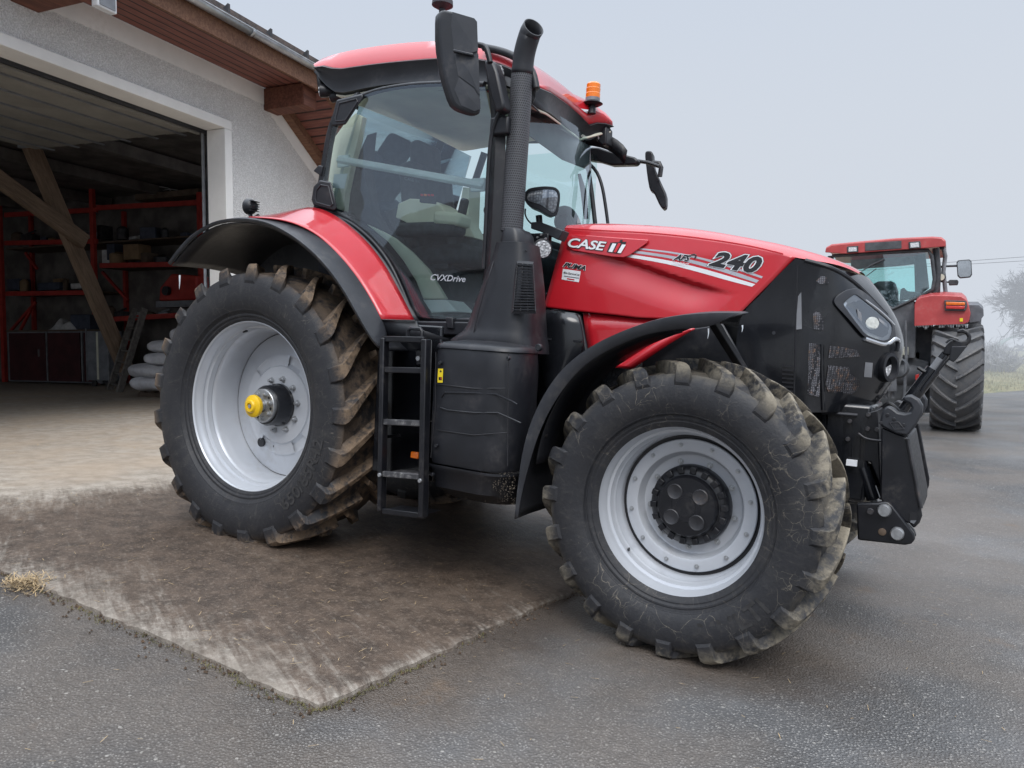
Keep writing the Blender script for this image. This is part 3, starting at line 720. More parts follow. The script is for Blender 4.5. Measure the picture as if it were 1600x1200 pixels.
# eaves: soffit, purlin ends, fascia, gutter, roof
NE = .95
MB().add([(0.004, U0, ZE), (NE, U0, ZE), (NE, 1.30, ZE), (.004, 1.30, ZE)], [(0, 1, 2, 3)]).build('soffit', M['soffit'], barn, smooth=0)
M['soffit_g'] = soffit_mat('gable_soffit_boards_y', 1)
sb = MB(); e0, e1 = 1.30, 8.0
sb.ext([(.012, e0, gz(e0) + .012), (NE + .1, e0, gz(e0) + .012), (NE + .1, e1, gz(e1) + .012), (.012, e1, gz(e1) + .012)], (0, .02, .035)); sb.build('gable_soffit', M['soffit_g'], barn, smooth=0)
MB().bar((.09, e0 + .1, gz(e0 + .1) - .07), (.09, 7.2, gz(7.2) - .07), .15, .16, (1, 0, 0)).build('gable_batten', M['wood_fascia'], barn, bevel=.008)
for uc, ln in ((1.24, .86), (-3.25, .86), (-7.4, .86)):
    MB().box((ln / 2 - .02, uc, 5.39), (ln, .36, .37)).build('purlin_end', M['wood_beam'], barn, bevel=.012)
MB().box((NE + .025, (U0 + 1.75) / 2, 5.68), (.05, 1.75 - U0, .38)).build('fascia', M['wood_fascia'], barn, bevel=.006)
gu = MB(); gr = .075
for seg in range(5):
    y1 = 1.9 - seg * 2.4 ; y0 = y1 - 2.38
    gu.grid([[Vector((NE + .135 + gr * math.cos(a), yy, 5.80 + gr * math.sin(a))) for a in [PI + PI * i / 10 for i in range(11)]] for yy in (y0, y1)])
    for yy in (y1 - .02,):
        gu.grid([[Vector((NE + .135 + (gr + .008) * math.cos(a), yy + dy, 5.80 + (gr + .008) * math.sin(a))) for a in [PI + PI * i / 10 for i in range(11)]] for dy in (-.035, .035)])
    gu.tube([(NE + .135 + gr, y0, 5.80), (NE + .135 + gr, y1, 5.80)], .011, 8)
gu.build('gutter', M['galv'], barn, smooth=50, solid=.004)
rs = .62                                # pitch: rise per metre towards the ridge
tl = MB(); nrow = 15; x0, z0 = NE + .09, 5.87; L = .30
for k in range(nrow):
    xa, xb = x0 - k * L, x0 - (k + 1) * L - .03; za, zb = z0 + k * L * rs + .03, z0 + (k + 1) * L * rs + .012; uu = U0
    while uu < 1.9:
        wv = .21; g = rng.uniform(-.004, .004); ue = min(uu + wv - .008, 1.9)
        tl.add([(xa, uu, za + g), (xa, ue, za + g), (xb, ue, zb + g), (xb, uu, zb + g), (xa, uu, za - .028 + g), (xa, ue, za - .028 + g)], [(0, 1, 2, 3), (0, 1, 5, 4)]); uu += wv
roof = tl.build('roof', M['tiles'], barn, smooth=0, merge=False)
MB().ext([(x0, U0, z0 - .02), (x0, 1.88, z0 - .02), (x0 - nrow * L, 1.88, z0 - .02 + nrow * L * rs), (x0 - nrow * L, U0, z0 - .02 + nrow * L * rs)], (0, 0, -.05)).build('roof_deck', M['tar'], roof, smooth=0)
vb = MB(); vb.bar((x0 + .02, 1.93, z0 + .0), (x0 - nrow * L, 1.93, z0 + nrow * L * rs), .09, .15); vb.build('verge_board', M['tiles'], roof, smooth=0)
for k in range(9): MB().ext([(x0 - .32, 1.2 - k * .95, z0 + .24), (x0 - .22, 1.2 - k * .95, z0 + .17), (x0 - .22, 1.2 - k * .95, z0 + .30)], (0, .05, 0)).build('snow_hook', M['dark_metal'], roof, smooth=0)
# lower roof over the half gable
g2 = MB(); g2.ext([(NE + .12, 1.75, gz(1.75) + .06), (NE + .12, 8.1, gz(8.1) + .06), (-.9, 8.1, gz(8.1) + .06), (-.9, 1.75, gz(1.75) + .06)], (0, .03, .06)); g2.build('lower_roof', M['tiles'], barn, smooth=0)
MB().bar((NE + .125, 1.5, gz(1.5) + .02), (NE + .125, 8.1, gz(8.1) + .02), .04, .2, (1, 0, 0)).build('barge_board', M['wood_fascia'], barn)
# floodlight on the purlin end
fl = empty('floodlight', MBARN @ B(160, 4, n=.84) + BJ, (0, 0, B_ROT)); tag(fl, 'small white floodlight fixed to the end of the roof beam', 'lamp')
MB().box((.03, 0, 0), (.10, .28, .20)).build('housing', M['white'], fl, bevel=.012); MB().box((.085, 0, -.0), (.012, .22, .15)).build('lens', M['grey_metal'], fl); MB().box((-.03, 0, .09), (.03, .1, .08)).build('bracket', M['grey_metal'], fl)

# ------------------------------------------------------------------ what stands inside (same frame, each a thing of its own)
def inside(name, label, cat, group=None):
    o = empty(name, BJ, (0, 0, B_ROT)); return tag(o, label, cat, group)
def bpt(px, py, u): return B(px, py, u=u)
RU = 5.75                              # front of the rack
rack = inside('pallet_rack', 'tall red steel pallet rack along the dark side wall of the barn', 'rack')
def upright(px, y0, y1, u, w_=.13, name='upright'):
    a = bpt(px, y1, u); b = bpt(px, y0, u); z1 = b.z; MB().box((a.x, u, z1 / 2), (w_, .10, z1)).build(name, M['rack_red'], rack)
def beamr(p, q, u, h_=.13, name='shelf_beam'):
    a, b = bpt(*p, u), bpt(*q, u); MB().bar((a.x, u, a.z), (b.x, u, (a.z + b.z) / 2 if 0 else b.z), .06, h_).build(name, M['rack_red'], rack)
for px, y0 in ((8, 300), (152, 280), (318, 300)): upright(px, y0, 597, RU)
for px, y0 in ((56, 330), (200, 330)): upright(px, y0, 590, RU + 1.0, .10)
for p, q in (((8, 336), (152, 328)), ((152, 325), (320, 316)), ((8, 380), (152, 377)), ((10, 459), (150, 457)), ((157, 415), (330, 412)), ((155, 500), (320, 490))): beamr(p, q, RU)
for p, q in (((160, 425), (200, 470)), ((200, 385), (165, 408)), ((20, 540), (50, 480)), ((14, 520), (56, 472)), ((40, 395), (58, 420))): beamr(p, q, RU + .5, .07, 'brace')
for (p, q) in (((8, 457), (150, 455)), ((155, 413), (330, 410)), ((8, 381), (330, 372)), ((155, 497), (330, 489))):
    a, b = bpt(*p, RU), bpt(*q, RU); MB().box(((a.x + b.x) / 2, RU + .55, (a.z + b.z) / 2 - .03), (abs(b.x - a.x), 1.05, .04)).build('shelf_board', M['tar'], rack)
# dark red bench cabinets
cb = inside('bench_cabinet', 'long low cabinet with dark red doors under the rack', 'cabinet')
a, b = bpt(14, 592, 5.45), bpt(148, 606, 5.2); H = 1.45
xa, xb = a.x, b.x
n_ = 3; 
MB().box(((xa + xb) / 2, 5.75, H / 2 + .06), (abs(xb - xa), .6, H)).build('carcass', M['grey_metal'], cb)
for px0, px1 in ((17, 73), (77, 127), (133, 147)):
    p0, p1 = bpt(px0, 600, 5.43).x, bpt(px1, 600, 5.43).x
    d_ = MB().box(((p0 + p1) / 2, 5.43, H / 2 + .06), (abs(p1 - p0), .03, H - .08)).build('cabinet_door', M['cabinet_red'], cb)
    if px0 == 17: MB().box((p1 - .25, 5.40, H * .62), (.03, .03, .22)).build('handle', M['steel'], d_)
for px in (75, 130): p0 = bpt(px, 600, 5.42).x; MB().box((p0, 5.42, H / 2 + .06), (.05, .03, H)).build('edge_strip', M['galv'], cb)
MB().box(((xa + xb) / 2, 5.75, H + .085), (abs(xb - xa) + .06, .66, .045)).build('worktop', M['tar'], cb)
# trolley
tq = inside('tool_trolley', 'grey sheet metal trolley with a pale vertical strip, beside the cabinet', 'trolley')
ta, tb = bpt(138, 606, 4.9), bpt(172, 606, 4.9); tx = (ta.x + tb.x) / 2; tw_ = abs(tb.x - ta.x); zt = bpt(155, 516, 4.9).z
MB().box((tx, 5.1, zt / 2 + .08), (tw_, .42, zt - .2)).build('body', M['grey_metal'], tq, bevel=.01)
MB().box((tx + .0, 4.88, zt / 2 + .08), (.07, .01, zt - .25)).build('pale_strip', M['cream'], tq)
for s in (-1, 1): MB().box((tx + s * tw_ / 2, 4.88, zt / 2 + .1), (.03, .03, zt - .1)).build('edge_rail', M['galv'], tq)
for s in (-1, 1): MB().cyl((tx + s * tw_ * .32, 4.96, .09), (tx + s * tw_ * .32, 5.01, .09), .09).build('caster', M['dark_metal'], tq)
# ladder leaning at the post
ld = inside('wooden_ladder', 'grey wooden ladder leaning against the slanting barn timber', 'ladder')
l0, l1, l2 = B(181, 614, z=0.0), B(222, 476, n=-6.9), B(168, 610, z=0)
t0 = B(225, 480, u=3.6)
for (bx, by), (tx_, ty) in (((186, 614), (226, 482)), ((171, 610), (211, 482))):
    p = B(bx, by, z=0.0); q = B(tx_, ty, u=p.y + .55)
    MB().bar(p, q, .05, .17, (0, 1, 0)).build('rail', M['board_grey'], ld, bevel=.005)
pa, qa = B(186, 614, z=0), None
qa = B(226, 482, u=pa.y + .55); pb = B(171, 610, z=0); qb = B(211, 482, u=pb.y + .55)
for k in range(7):
    f = .08 + k * .135; MB().bar(pa.lerp(qa, f), pb.lerp(qb, f), .05, .035).build('rung', M['board_grey'], ld)
# sacks on a pallet
pl = inside('pallet', 'dark wooden pallet under the white sacks', 'pallet')
s0 = B(238, 622, z=0)
for k in range(5): MB().box((s0.x + .12 - .9 + k * .28 + .5, s0.y + .75, .13), (.12, 1.5, .025)).build('deck_board', M['tar'], pl)
for k in range(3): MB().box((s0.x + .16, s0.y + .1 + k * .65, .06), (1.2, .1, .10)).build('bearer', M['tar'], pl)
def sack(c, d, seed, label, rz=0):
    o = empty('sack', MBARN @ Vector(c) + BJ, (0, 0, B_ROT + rz)); tag(o, label, 'sack', 'white sacks stacked on a pallet'); r4 = random.Random(seed); rows = []
    ph = [r4.uniform(0, 6) for _ in range(6)]
    for i in range(13):
        th = -PI / 2 + PI * i / 12; row = []
        for j in range(28):
            a = 2 * PI * j / 28; ca, sa = math.cos(a), math.sin(a); e = .42
            sx = math.copysign(abs(ca) ** e, ca); sy = math.copysign(abs(sa) ** e, sa); ct = abs(math.cos(th)) ** .5
            wv = 1 + .05 * math.sin(3 * a + ph[0] + 2 * th) + .04 * math.sin(7 * a + ph[1] + 3 * th) + .035 * math.sin(11 * a + 5 * th + ph[2]) + r4.uniform(-.03, .03)
            row.append(Vector((sx * ct * d[0] / 2 * wv, sy * ct * d[1] / 2 * wv, math.copysign(abs(math.sin(th)) ** .8, math.sin(th)) * d[2] / 2 * (1 + .18 * math.sin(5 * sx + ph[3]) * math.sin(4 * sy + ph[4]) + r4.uniform(-.06, .06)))))
        rows.append(row)
    MB().grid(rows, cv=True).build('sack_body', M['sack'], o, smooth=60, sub=1)
sx_, sy_ = s0.x - .02, s0.y + .28
sack((sx_ + .10, sy_, .31), (1.1, 1.15, .31), 1, 'white woven sack, the lowest of the pile beside the rear tyre', .1)
sack((sx_ + .02, sy_ + .02, .57), (1.15, 1.15, .31), 2, 'bulging white sack, second from the bottom of the pile', -.12)
sack((sx_ + .32, sy_ + .05, .83), (.9, 1.0, .29), 3, 'white sack with a square end, third from the bottom of the pile', .06)
sack((sx_ + .36, sy_ + .1, 1.09), (.88, 1.0, .29), 4, 'white sack just under the top one of the pile', -.05)
sack((sx_ + .68, sy_ + .2, 1.34), (.7, .8, .28), 5, 'white sack on top of the pile behind the rear tyre', .2)
# odds and ends
def lump(name, px, py, u, d, m, label, cat, bev=.02):
    p = bpt(px, py, u); o = MB().box((0, 0, d[2] / 2), d).build(name, M[m], None, bevel=bev); o.matrix_world = Matrix.Translation(MBARN @ p + BJ) @ Matrix.Rotation(B_ROT, 4, 'Z'); return tag(o, label, cat)
cz = H + .11
def on_top(name, px, d, m, label, cat, u=5.7, z=cz, bev=.02):
    p = bpt(px, 500, u); o = MB().box((0, 0, d[2] / 2), d).build(name, M[m], None, bevel=bev); o.matrix_world = Matrix.Translation(MBARN @ Vector((p.x, u, z)) + BJ) @ Matrix.Rotation(B_ROT, 4, 'Z'); return tag(o, label, cat)
on_top('storage_crate', 137, (.75, .5, .42), 'blue_box', 'dark crate standing on the cabinet under the rack', 'crate')
def cloth(name, px, z, u, w_, d_, h_, m, label, cat, seed):
    p = bpt(px, 500, u); r5 = random.Random(seed); ph = [r5.uniform(0, 6) for _ in range(4)]; rows = []
    for i in range(16):
        row = []
        for j in range(14):
            a, b = i / 15 - .5, j / 13 - .5; e = max(0, 1 - (2 * a) ** 4) * max(0, 1 - (2 * b) ** 4)
            row.append(Vector((a * w_, b * d_, h_ * e * (.65 + .25 * math.sin(7 * a + ph[0]) * math.sin(6 * b + ph[1]) + .15 * math.sin(15 * a + ph[2])))))
        rows.append(row)
    o = MB().grid(rows).build(name, M[m], None, smooth=60); o.matrix_world = Matrix.Translation(MBARN @ Vector((p.x, u, z)) + BJ) @ Matrix.Rotation(B_ROT, 4, 'Z'); return tag(o, label, cat)
cloth('dust_sheet', 107, cz, 5.6, 1.0, .5, .36, 'cloth_white', 'crumpled white sheet lying on the cabinet under the rack', 'sheet', 1)
def shelf_z(px, py): return bpt(px, py, RU + .3)
for nm, px, py, d, m, lb, ct in (
    ('cloth_bundle', 127, 453, (.42, .35, .16), 'cloth_white', 'pale folded bundle on the red shelf left of the slanting timber', 'bundle'),
    ('parts_box', 30, 455, (.5, .4, .34), 'blue_box', 'dark box at the left end of the middle rack shelf', 'box'),
    ('parts_tray', 85, 455, (.9, .4, .22), 'blue_box', 'low dark tray in the middle of the rack shelf', 'tray'),
    ('carton', 215, 408, (.55, .45, .42), 'cardboard', 'brown carton on the right-hand rack shelf', 'carton'),
    ('canister', 180, 408, (.3, .3, .45), 'blue_box', 'dark canister on the right-hand rack shelf beside the upright', 'canister'),
    ('plank_stack', 270, 312, (2.2, .5, .16), 'tar', 'stack of boards lying on the top right rack shelf', 'boards')):
    p = shelf_z(px, py); o = MB().box((0, 0, d[2] / 2), d).build(nm, M[m], None, bevel=.015); o.matrix_world = Matrix.Translation(MBARN @ Vector((p.x, RU + .3, p.z + .02)) + BJ) @ Matrix.Rotation(B_ROT, 4, 'Z'); tag(o, lb, ct)
rq = random.Random(9)
for k, (px, py) in enumerate([(px + rq.uniform(-4, 4), py) for py, a, b in ((456, 20, 148), (412, 166, 300), (379, 20, 140), (496, 162, 260), (374, 165, 310)) for px in range(a, b, 22)]):
    p = shelf_z(px, py); d = (rq.uniform(.14, .5), rq.uniform(.2, .4), rq.uniform(.1, .42)); mb = MB(); kind = k % 3
    if kind == 0: mb.box((0, 0, d[2] / 2), d)
    elif kind == 1: mb.tube([(0, 0, 0), (0, 0, d[2] * .8), (0, 0, d[2])], [d[0] * .45, d[0] * .45, d[0] * .2], 12)
    else: mb.box((0, 0, d[2] * .3), (d[0], d[1], d[2] * .6)); mb.bar((-d[0] * .4, 0, d[2] * .62), (d[0] * .4, .05, d[2] * .9), .05, .05)
    o = mb.build('stored_part', M[rq.choice(['blue_box', 'cardboard', 'grey_metal', 'tar', 'dark_metal', 'cloth_white'])], None, bevel=.01)
    o.matrix_world = Matrix.Translation(MBARN @ Vector((p.x, RU + .25 + rq.uniform(0, .35), p.z)) + BJ) @ Matrix.Rotation(B_ROT + rq.uniform(-.3, .3), 4, 'Z'); tag(o, 'dim workshop part lying loose on the red rack shelves', 'part', 'loose parts on the rack shelves')
p = bpt(246, 300, RU + .2); hp = MB(); hp.tube([p + Vector((.45 * math.cos(a) , 0.05 * math.sin(3 * a), .13 * math.sin(a))) for a in [2 * PI * i / 24 for i in range(25)]], .012, 6); hp.tube([p + Vector((.40 * math.cos(a) + .3, .08, .10 * math.sin(a) - .04)) for a in [2 * PI * i / 24 for i in range(25)]], .012, 6)
h_ = hp.build('coiled_hose', M['cloth_white'], None); h_.matrix_world = Matrix.Translation(BJ) @ Matrix.Rotation(B_ROT, 4, 'Z'); tag(h_, 'pale coil of hose lying high up on the rack boards', 'hose')
# red machine on the lower right shelf, half hidden by the fender
rm = inside('red_machine', 'red machine standing low on the rack behind the rear wheel', 'machine'); p = bpt(282, 470, RU - .1)
mb = MB(); mb.ext([(p.x - .55, RU - .3, p.z), (p.x + .75, RU - .3, p.z), (p.x + .75, RU - .3, p.z + .62), (p.x - .1, RU - .3, p.z + .70), (p.x - .5, RU - .3, p.z + .35)], (0, .6, 0)); mb.build('housing', M['rack_red'], rm, bevel=.04)
MB().box((p.x + .1, RU - .05, p.z - .09), (1.5, .5, .16)).build('base_plate', M['grey_metal'], rm); MB().cyl((p.x - .2, RU - .32, p.z + .25), (p.x - .2, RU - .42, p.z + .25), .12).build('filler_cap', M['black'], rm)
# yellow and black sprayer bottle at the foot of the ladder
sp = B(174, 600, z=0.0); so_ = empty('sprayer', MBARN @ Vector((sp.x, sp.y, 0)) + BJ, (0, 0, B_ROT)); tag(so_, 'small yellow sprayer with a black top standing behind the ladder foot', 'sprayer')
MB().tube([(0, 0, 0), (0, 0, .34), (0, 0, .42)], [.10, .10, .05], 14).build('bottle', M['yellow'], so_); MB().tube([(0, 0, .42), (0, 0, .56), (.06, 0, .60)], [.05, .06, .03], 12).build('pump_head', M['black'], so_)
# ------------------------------------------------------------------ the tractor (its own frame: x forward, y away from the viewer, z up)
TR = empty('tractor', (0, 0, 0), R_TW.to_euler('XYZ'))
tag(TR, 'large red tractor with silver rims standing on the muddy concrete slab', 'tractor')
WB, HR, HF = 2.884, .88, .67
def dec(p, d=.004): return p + (C_T - p).normalized() * d

# ---- wheels
def tyre_mesh(R, y0, y1, rbead, n_lug, lug_h, squash, bead_in=.0):
    """carcass lathe + chevron lugs, wheel centre at the origin; y0 outer face (negative), y1 inner face"""
    mb = MB(); yc = (y0 + y1) / 2; hw = (y1 - y0) / 2; rc = R - lug_h; N = 120
    half = [(rbead - .012, hw * .74), (rbead + .006, hw * .80), (rbead + .014, hw * .815), (rbead + .020, hw * .812), (rbead + .030, hw * .845), (rbead + .037, hw * .85), (rbead + .043, hw * .842), (lerp(rbead, rc, .20), hw * .90), (lerp(rbead, rc, .205), hw * .908), (lerp(rbead, rc, .22), hw * .908), (lerp(rbead, rc, .30), hw * .955), (lerp(rbead, rc, .47), hw * .99), (lerp(rbead, rc, .64), hw * .985),
            (lerp(rbead, rc, .78), hw * .955), (lerp(rbead, rc, .87), hw * .91), (lerp(rbead, rc, .93), hw * .85), (rc - .024, hw * .74), (rc - .008, hw * .5), (rc, hw * .2)]
    prof = [(r, yc - y) for r, y in half] + [(r, yc + y) for r, y in reversed(half)]
    mb.lathe(prof, N)
    # lugs
    for side in (-1, 1):
        for k in range(n_lug):
            a0 = 2 * PI * (k + (.5 if side > 0 else 0)) / n_lug
            rows = []
            # over the tread from the middle outwards, round the shoulder and a little way down the sidewall
            stations = [(x_, R - .036 * x_ * x_, rc - .014 - .016 * x_, x_, 1 + 2.1 * x_ * abs(x_)) for x_ in (-.03, .10, .23, .36, .49, .62, .74, .84)]
            stations += [(.90, R - .036, lerp(rbead, rc, .90), .85, 2.7), (.945, R - .052, lerp(rbead, rc, .84), .90, 3.0), (.972, lerp(rbead, rc, .90), lerp(rbead, rc, .78), .94, 3.1), (.985, lerp(rbead, rc, .78), lerp(rbead, rc, .72), .965, 2.9)]
            for lt, rt_, rb_, lb_, wm in stations:
                sw_ = min(max(lt, 0), .93); swing = (.20 * sw_ + .10 * sw_ * sw_) * (hw / .32) * (.9 / R); a = a0 - 1.05 * swing
                wt = .0165 * R * wm; wb_ = (.030 if lt < .9 else .022) * R * wm; row = []
                for (rr_, ww, ll) in ((rb_, -wb_, lb_ * hw), (rt_, -wt, lt * hw), (rt_, wt, lt * hw), (rb_, wb_, lb_ * hw)):
                    aa = a + ww / R; row.append(Vector((rr_ * math.cos(aa), yc + side * ll, rr_ * math.sin(aa))))
                rows.append(row)
            mb.grid(rows); 
            for row in (rows[0], rows[-1]): mb.poly(row)
    for v in mb.v:       # flattened contact patch and the bulge above it
        if v.z < -squash: v.z = -squash + (v.z + squash) * .08
        d = (v.z + squash) / .30
        if d < 1: v.y = yc + (v.y - yc) * (1 + .045 * (1 - max(0, d)) ** 1.5)
    return mb
def wheel_nut(parent, x, y, z, r, h, m='steel', name='wheel_nut'):
    mb = MB(); mb.lathe([(0.0001, -h), (r * .55, -h), (r * .62, -h * .8), (r * .62, -h * .55)], 12); mb.cyl((0, -h * .6, 0), (0, 0, 0), r, 6); mb.lathe([(r * 1.35, -h * .12), (r * 1.35, 0)], 14); mb.lathe([(r * .9, -h * .13), (r * 1.35, -h * .12)], 14)
    o = mb.build(name, M[m], parent, smooth=30); o.location = (x, y, z); return o
def ring_of(parent, proto, n, R, y, a0=0.0):
    for k in range(n):
        a = a0 + 2 * PI * k / n
        o = proto if k == 0 else proto.copy()
        if k: COL.objects.link(o); o.parent = parent
        o.location = (R * math.cos(a), y, R * math.sin(a))

TYC = -.90
rw = None
def rear_wheel():
    w = MB()
    # barrel + disc of the rim, y measured in the tractor frame minus TYC
    f = lambda y: y - TYC
    prof = [(.548, -1.118), (.560, -1.128), (.561, -1.138), (.552, -1.142), (.544, -1.134), (.541, -1.112), (.532, -1.100), (.527, -1.075), (.531, -1.068), (.527, -1.058), (.515, -1.052), (.510, -1.02), (.514, -1.012), (.509, -1.003), (.500, -.99), (.496, -.93), (.494, -.80), (.500, -.70), (.535, -.68), (.556, -.66)]
    w.lathe([(r, f(y)) for r, y in prof], 96)
    o = w.build('rear_wheel', M['rim'], TR, smooth=32); o.location = (0, TYC, HR)
    d = MB(); d.lathe([(r, f(y)) for r, y in ((.492, -.800), (.490, -.807), (.36, -.842), (.345, -.848), (.330, -.842), (.285, -.846), (.27, -.858), (.262, -.872), (.22, -.876), (.13, -.876))], 96)
    disc = d.build('wheel_disc', M['rim'], o, smooth=32)
    g = MB(); g.lathe([(.497, f(-.802)), (.489, f(-.808))], 96); g.build('disc_joint', M['print_black'], o)
    for a in range(6):
        b = MB(); aa = a * PI / 3 + .35
        b.lathe([(.345, f(-.852)), (.325, f(-.858)), (.29, f(-.858)), (.268, f(-.862))], 14, a0=aa, a1=aa + .62); b.build('disc_rib', M['rim'], o)
    h = MB(); h.cyl((.335 * math.cos(-2.15), f(-.858), .335 * math.sin(-2.15)), (.335 * math.cos(-2.15), f(-.84), .335 * math.sin(-2.15)), .032, 24); h.build('vent_hole', M['print_black'], o)
    for k in range(5):
        aa = .75 + k * 2 * PI / 5; q = MB(); q.cyl((.30 * math.cos(aa), f(-.853), .30 * math.sin(aa)), (.30 * math.cos(aa), f(-.84), .30 * math.sin(aa)), .008, 10); q.build('jack_hole', M['print_black'], o)
    hub = MB(); hub.lathe([(.146, f(-.878)), (.146, f(-.895)), (.138, f(-.905)), (.135, f(-.985)), (.125, f(-1.0)), (.0001, f(-1.0))], 48); hub.build('axle_hub', M['gloss_black'], o)
    fl_ = MB(); fl_.lathe([(.112, f(-1.0)), (.112, f(-1.022)), (.108, f(-1.026)), (.042, f(-1.026)), (.042, f(-1.03))], 48); fl_.lathe([(.040, f(-1.02)), (.040, f(-1.10))], 32)
    hf = fl_.build('axle_flange', M['steel'], o)
    for k in range(7):
        aa = .3 + k * 2 * PI / 7; wheel_nut(o, .082 * math.cos(aa), f(-1.026), .082 * math.sin(aa), .016, .022, name='flange_bolt')
        if k % 2 == 0: MB().cyl((.085 * math.cos(aa + .45), f(-1.0275), .085 * math.sin(aa + .45)), (.085 * math.cos(aa + .45), f(-1.02), .085 * math.sin(aa + .45)), .010, 12).build('flange_hole', M['print_black'], o)
    cp = MB(); cp.lathe([(.040, f(-1.075)), (.070, f(-1.078)), (.075, f(-1.088)), (.073, f(-1.105)), (.060, f(-1.114)), (.046, f(-1.117)), (.043, f(-1.126)), (.036, f(-1.132)), (.022, f(-1.132)), (.020, f(-1.122)), (.0001, f(-1.122))], 40); cap = cp.build('hub_cap', M['yellow'], o)
    MB().cyl((0, f(-1.130), 0), (0, f(-1.120), 0), .014, 6).build('cap_bolt', M['steel'], o)
    ring_of(o, wheel_nut(o, 0, 0, 0, .0165, .034), 10, .178, f(-.876), .15)
    v = MB(); v.tube([(-.15, f(-1.045), .49), (-.155, f(-1.075), .478)], [.008, .005], 8); v.build('valve', M['black'], o)
    t_ = tyre_mesh(.945, -1.215 - TYC, -.575 - TYC, .558, 21, .062, HR - .004); ty = t_.build('tyre', M['tyre_rear'], o, smooth=30, bevel=.007, merge=False)
    return o
def front_wheel():
    yc = -.93; f = lambda y: y - yc
    prof = [(.398, -1.118), (.4075, -1.127), (.408, -1.136), (.400, -1.140), (.393, -1.132), (.390, -1.112), (.381, -1.098), (.376, -1.078), (.379, -1.072), (.376, -1.064), (.364, -1.058), (.360, -1.03), (.352, -1.02), (.349, -.985), (.344, -.975), (.341, -.93), (.344, -.80), (.376, -.76), (.40, -.74)]
    w = MB(); w.lathe([(r, f(y)) for r, y in prof], 96); o = w.build('front_wheel', M['rim'], TR, smooth=32); o.location = (WB, yc, HF)
    d = MB(); d.lathe([(r, f(y)) for r, y in ((.322, -.935), (.322, -.944), (.318, -.948), (.272, -.952), (.262, -.948), (.256, -.938), (.248, -.908), (.242, -.898), (.235, -.895), (.19, -.895))], 96); disc = d.build('wheel_disc', M['rim'], o, smooth=32)
    g = MB(); g.lathe([(.346, f(-.930)), (.318, f(-.926))], 96); g.build('disc_gap', M['print_black'], o)
    ring_of(o, wheel_nut(o, 0, 0, 0, .0085, .016, name='rim_bolt'), 12, .294, f(-.950), .21)
    ring_of(o, wheel_nut(o, 0, 0, 0, .0115, .026), 9, .213, f(-.895), .52)
    hb = MB(); hb.lathe([(.196, f(-.885)), (.196, f(-.925)), (.190, f(-.945)), (.172, f(-.962)), (.150, f(-.968)), (.146, f(-.985)), (.138, f(-.996)), (.05, f(-1.0)), (.048, f(-1.006)), (.0001, f(-1.006))], 64)
    hub = hb.build('planetary_hub', M['black_metal'], o, smooth=32)
    for k in range(18):
        a = 2 * PI * k / 18 + .1; mb = MB(); Mx = Matrix.Rotation(-a, 3, 'Y')
        mb.box(Mx @ Vector((.172, f(-.958), 0)), (.032, .03, .030), Mx); mb.build('hub_lug', M['black_metal'], o, bevel=.004)
    for k in range(4):
        a = 2 * PI * k / 4 + .72; c_ = Vector((.088 * math.cos(a), 0, .088 * math.sin(a))); mb = MB()
        mb.lathe([(.038, f(-.995)), (.038, f(-1.004)), (.034, f(-1.007)), (.029, f(-1.004)), (.0001, f(-1.002))], 24, c=c_); mb.build('hub_plug', M['dark_metal'], o)
    mb = MB(); mb.lathe([(.075, f(-.997)), (.070, f(-1.003)), (.0001, f(-1.0035))], 36); mb.build('hub_centre', M['black_metal'], o)
    MB().tube([(-.26, f(-1.03), -.25), (-.245, f(-1.06), -.235)], [.008, .005], 8).build('valve', M['black'], o)
    t_ = tyre_mesh(.714, -1.205 - yc, -.655 - yc, .404, 20, .058, HF - .004); t_.build('tyre', M['tyre_front'], o, smooth=30, bevel=.006, merge=False)
    return o
RW = rear_wheel(); FW = front_wheel()
for wh in (RW, FW):
    c = copy_tree(wh, TR); c.location = (wh.location.x, -wh.location.y, wh.location.z); c.scale = (1, -1, 1)
# raised letters on the sidewalls
def text_mesh(s, shear=0.0, bold=0.0, space=1.0):
    cu = bpy.data.curves.new('t', 'FONT'); cu.body = s; cu.shear = shear; cu.offset = bold; cu.space_character = space; cu.resolution_u = 3
    ob = bpy.data.objects.new('t', cu); COL.objects.link(ob); dg = bpy.context.evaluated_depsgraph_get(); me = ob.evaluated_get(dg).to_mesh()
    v = [x.co.copy() for x in me.vertices]; f = [tuple(p.vertices) for p in me.polygons]
    ob.evaluated_get(dg).to_mesh_clear(); bpy.data.objects.remove(ob); bpy.data.curves.remove(cu); return v, f
def text_bounds(v):
    xs = [q.x for q in v]; ys = [q.y for q in v]; return min(xs), max(xs), min(ys), max(ys)
def text_on(name, s, quad, surf, m, parent, shear=0.0, bold=0.0, space=1.0, lift=.004, bounds=None):
    """quad: pixel corners TL, TR, BR, BL; surf maps a pixel to a point of the tractor's surface"""
    v, f = text_mesh(s, shear, bold, space); x0, x1, y0, y1 = bounds or text_bounds(v); tl_, tr_, br_, bl_ = [Vector(q) for q in quad]; pts = []
    for q in v:
        a = (q.x - x0) / (x1 - x0); b = (q.y - y0) / (y1 - y0); p = bl_.lerp(br_, a).lerp(tl_.lerp(tr_, a), b); pts.append(dec(surf(p.x, p.y), lift))
    mb = MB(); mb.add(pts, f); return mb.build(name, M[m], parent, smooth=0)
M['rubber_letter'] = mat('raised_rubber_letters', (.034, .033, .034), .7, var=.4, vscale=20)
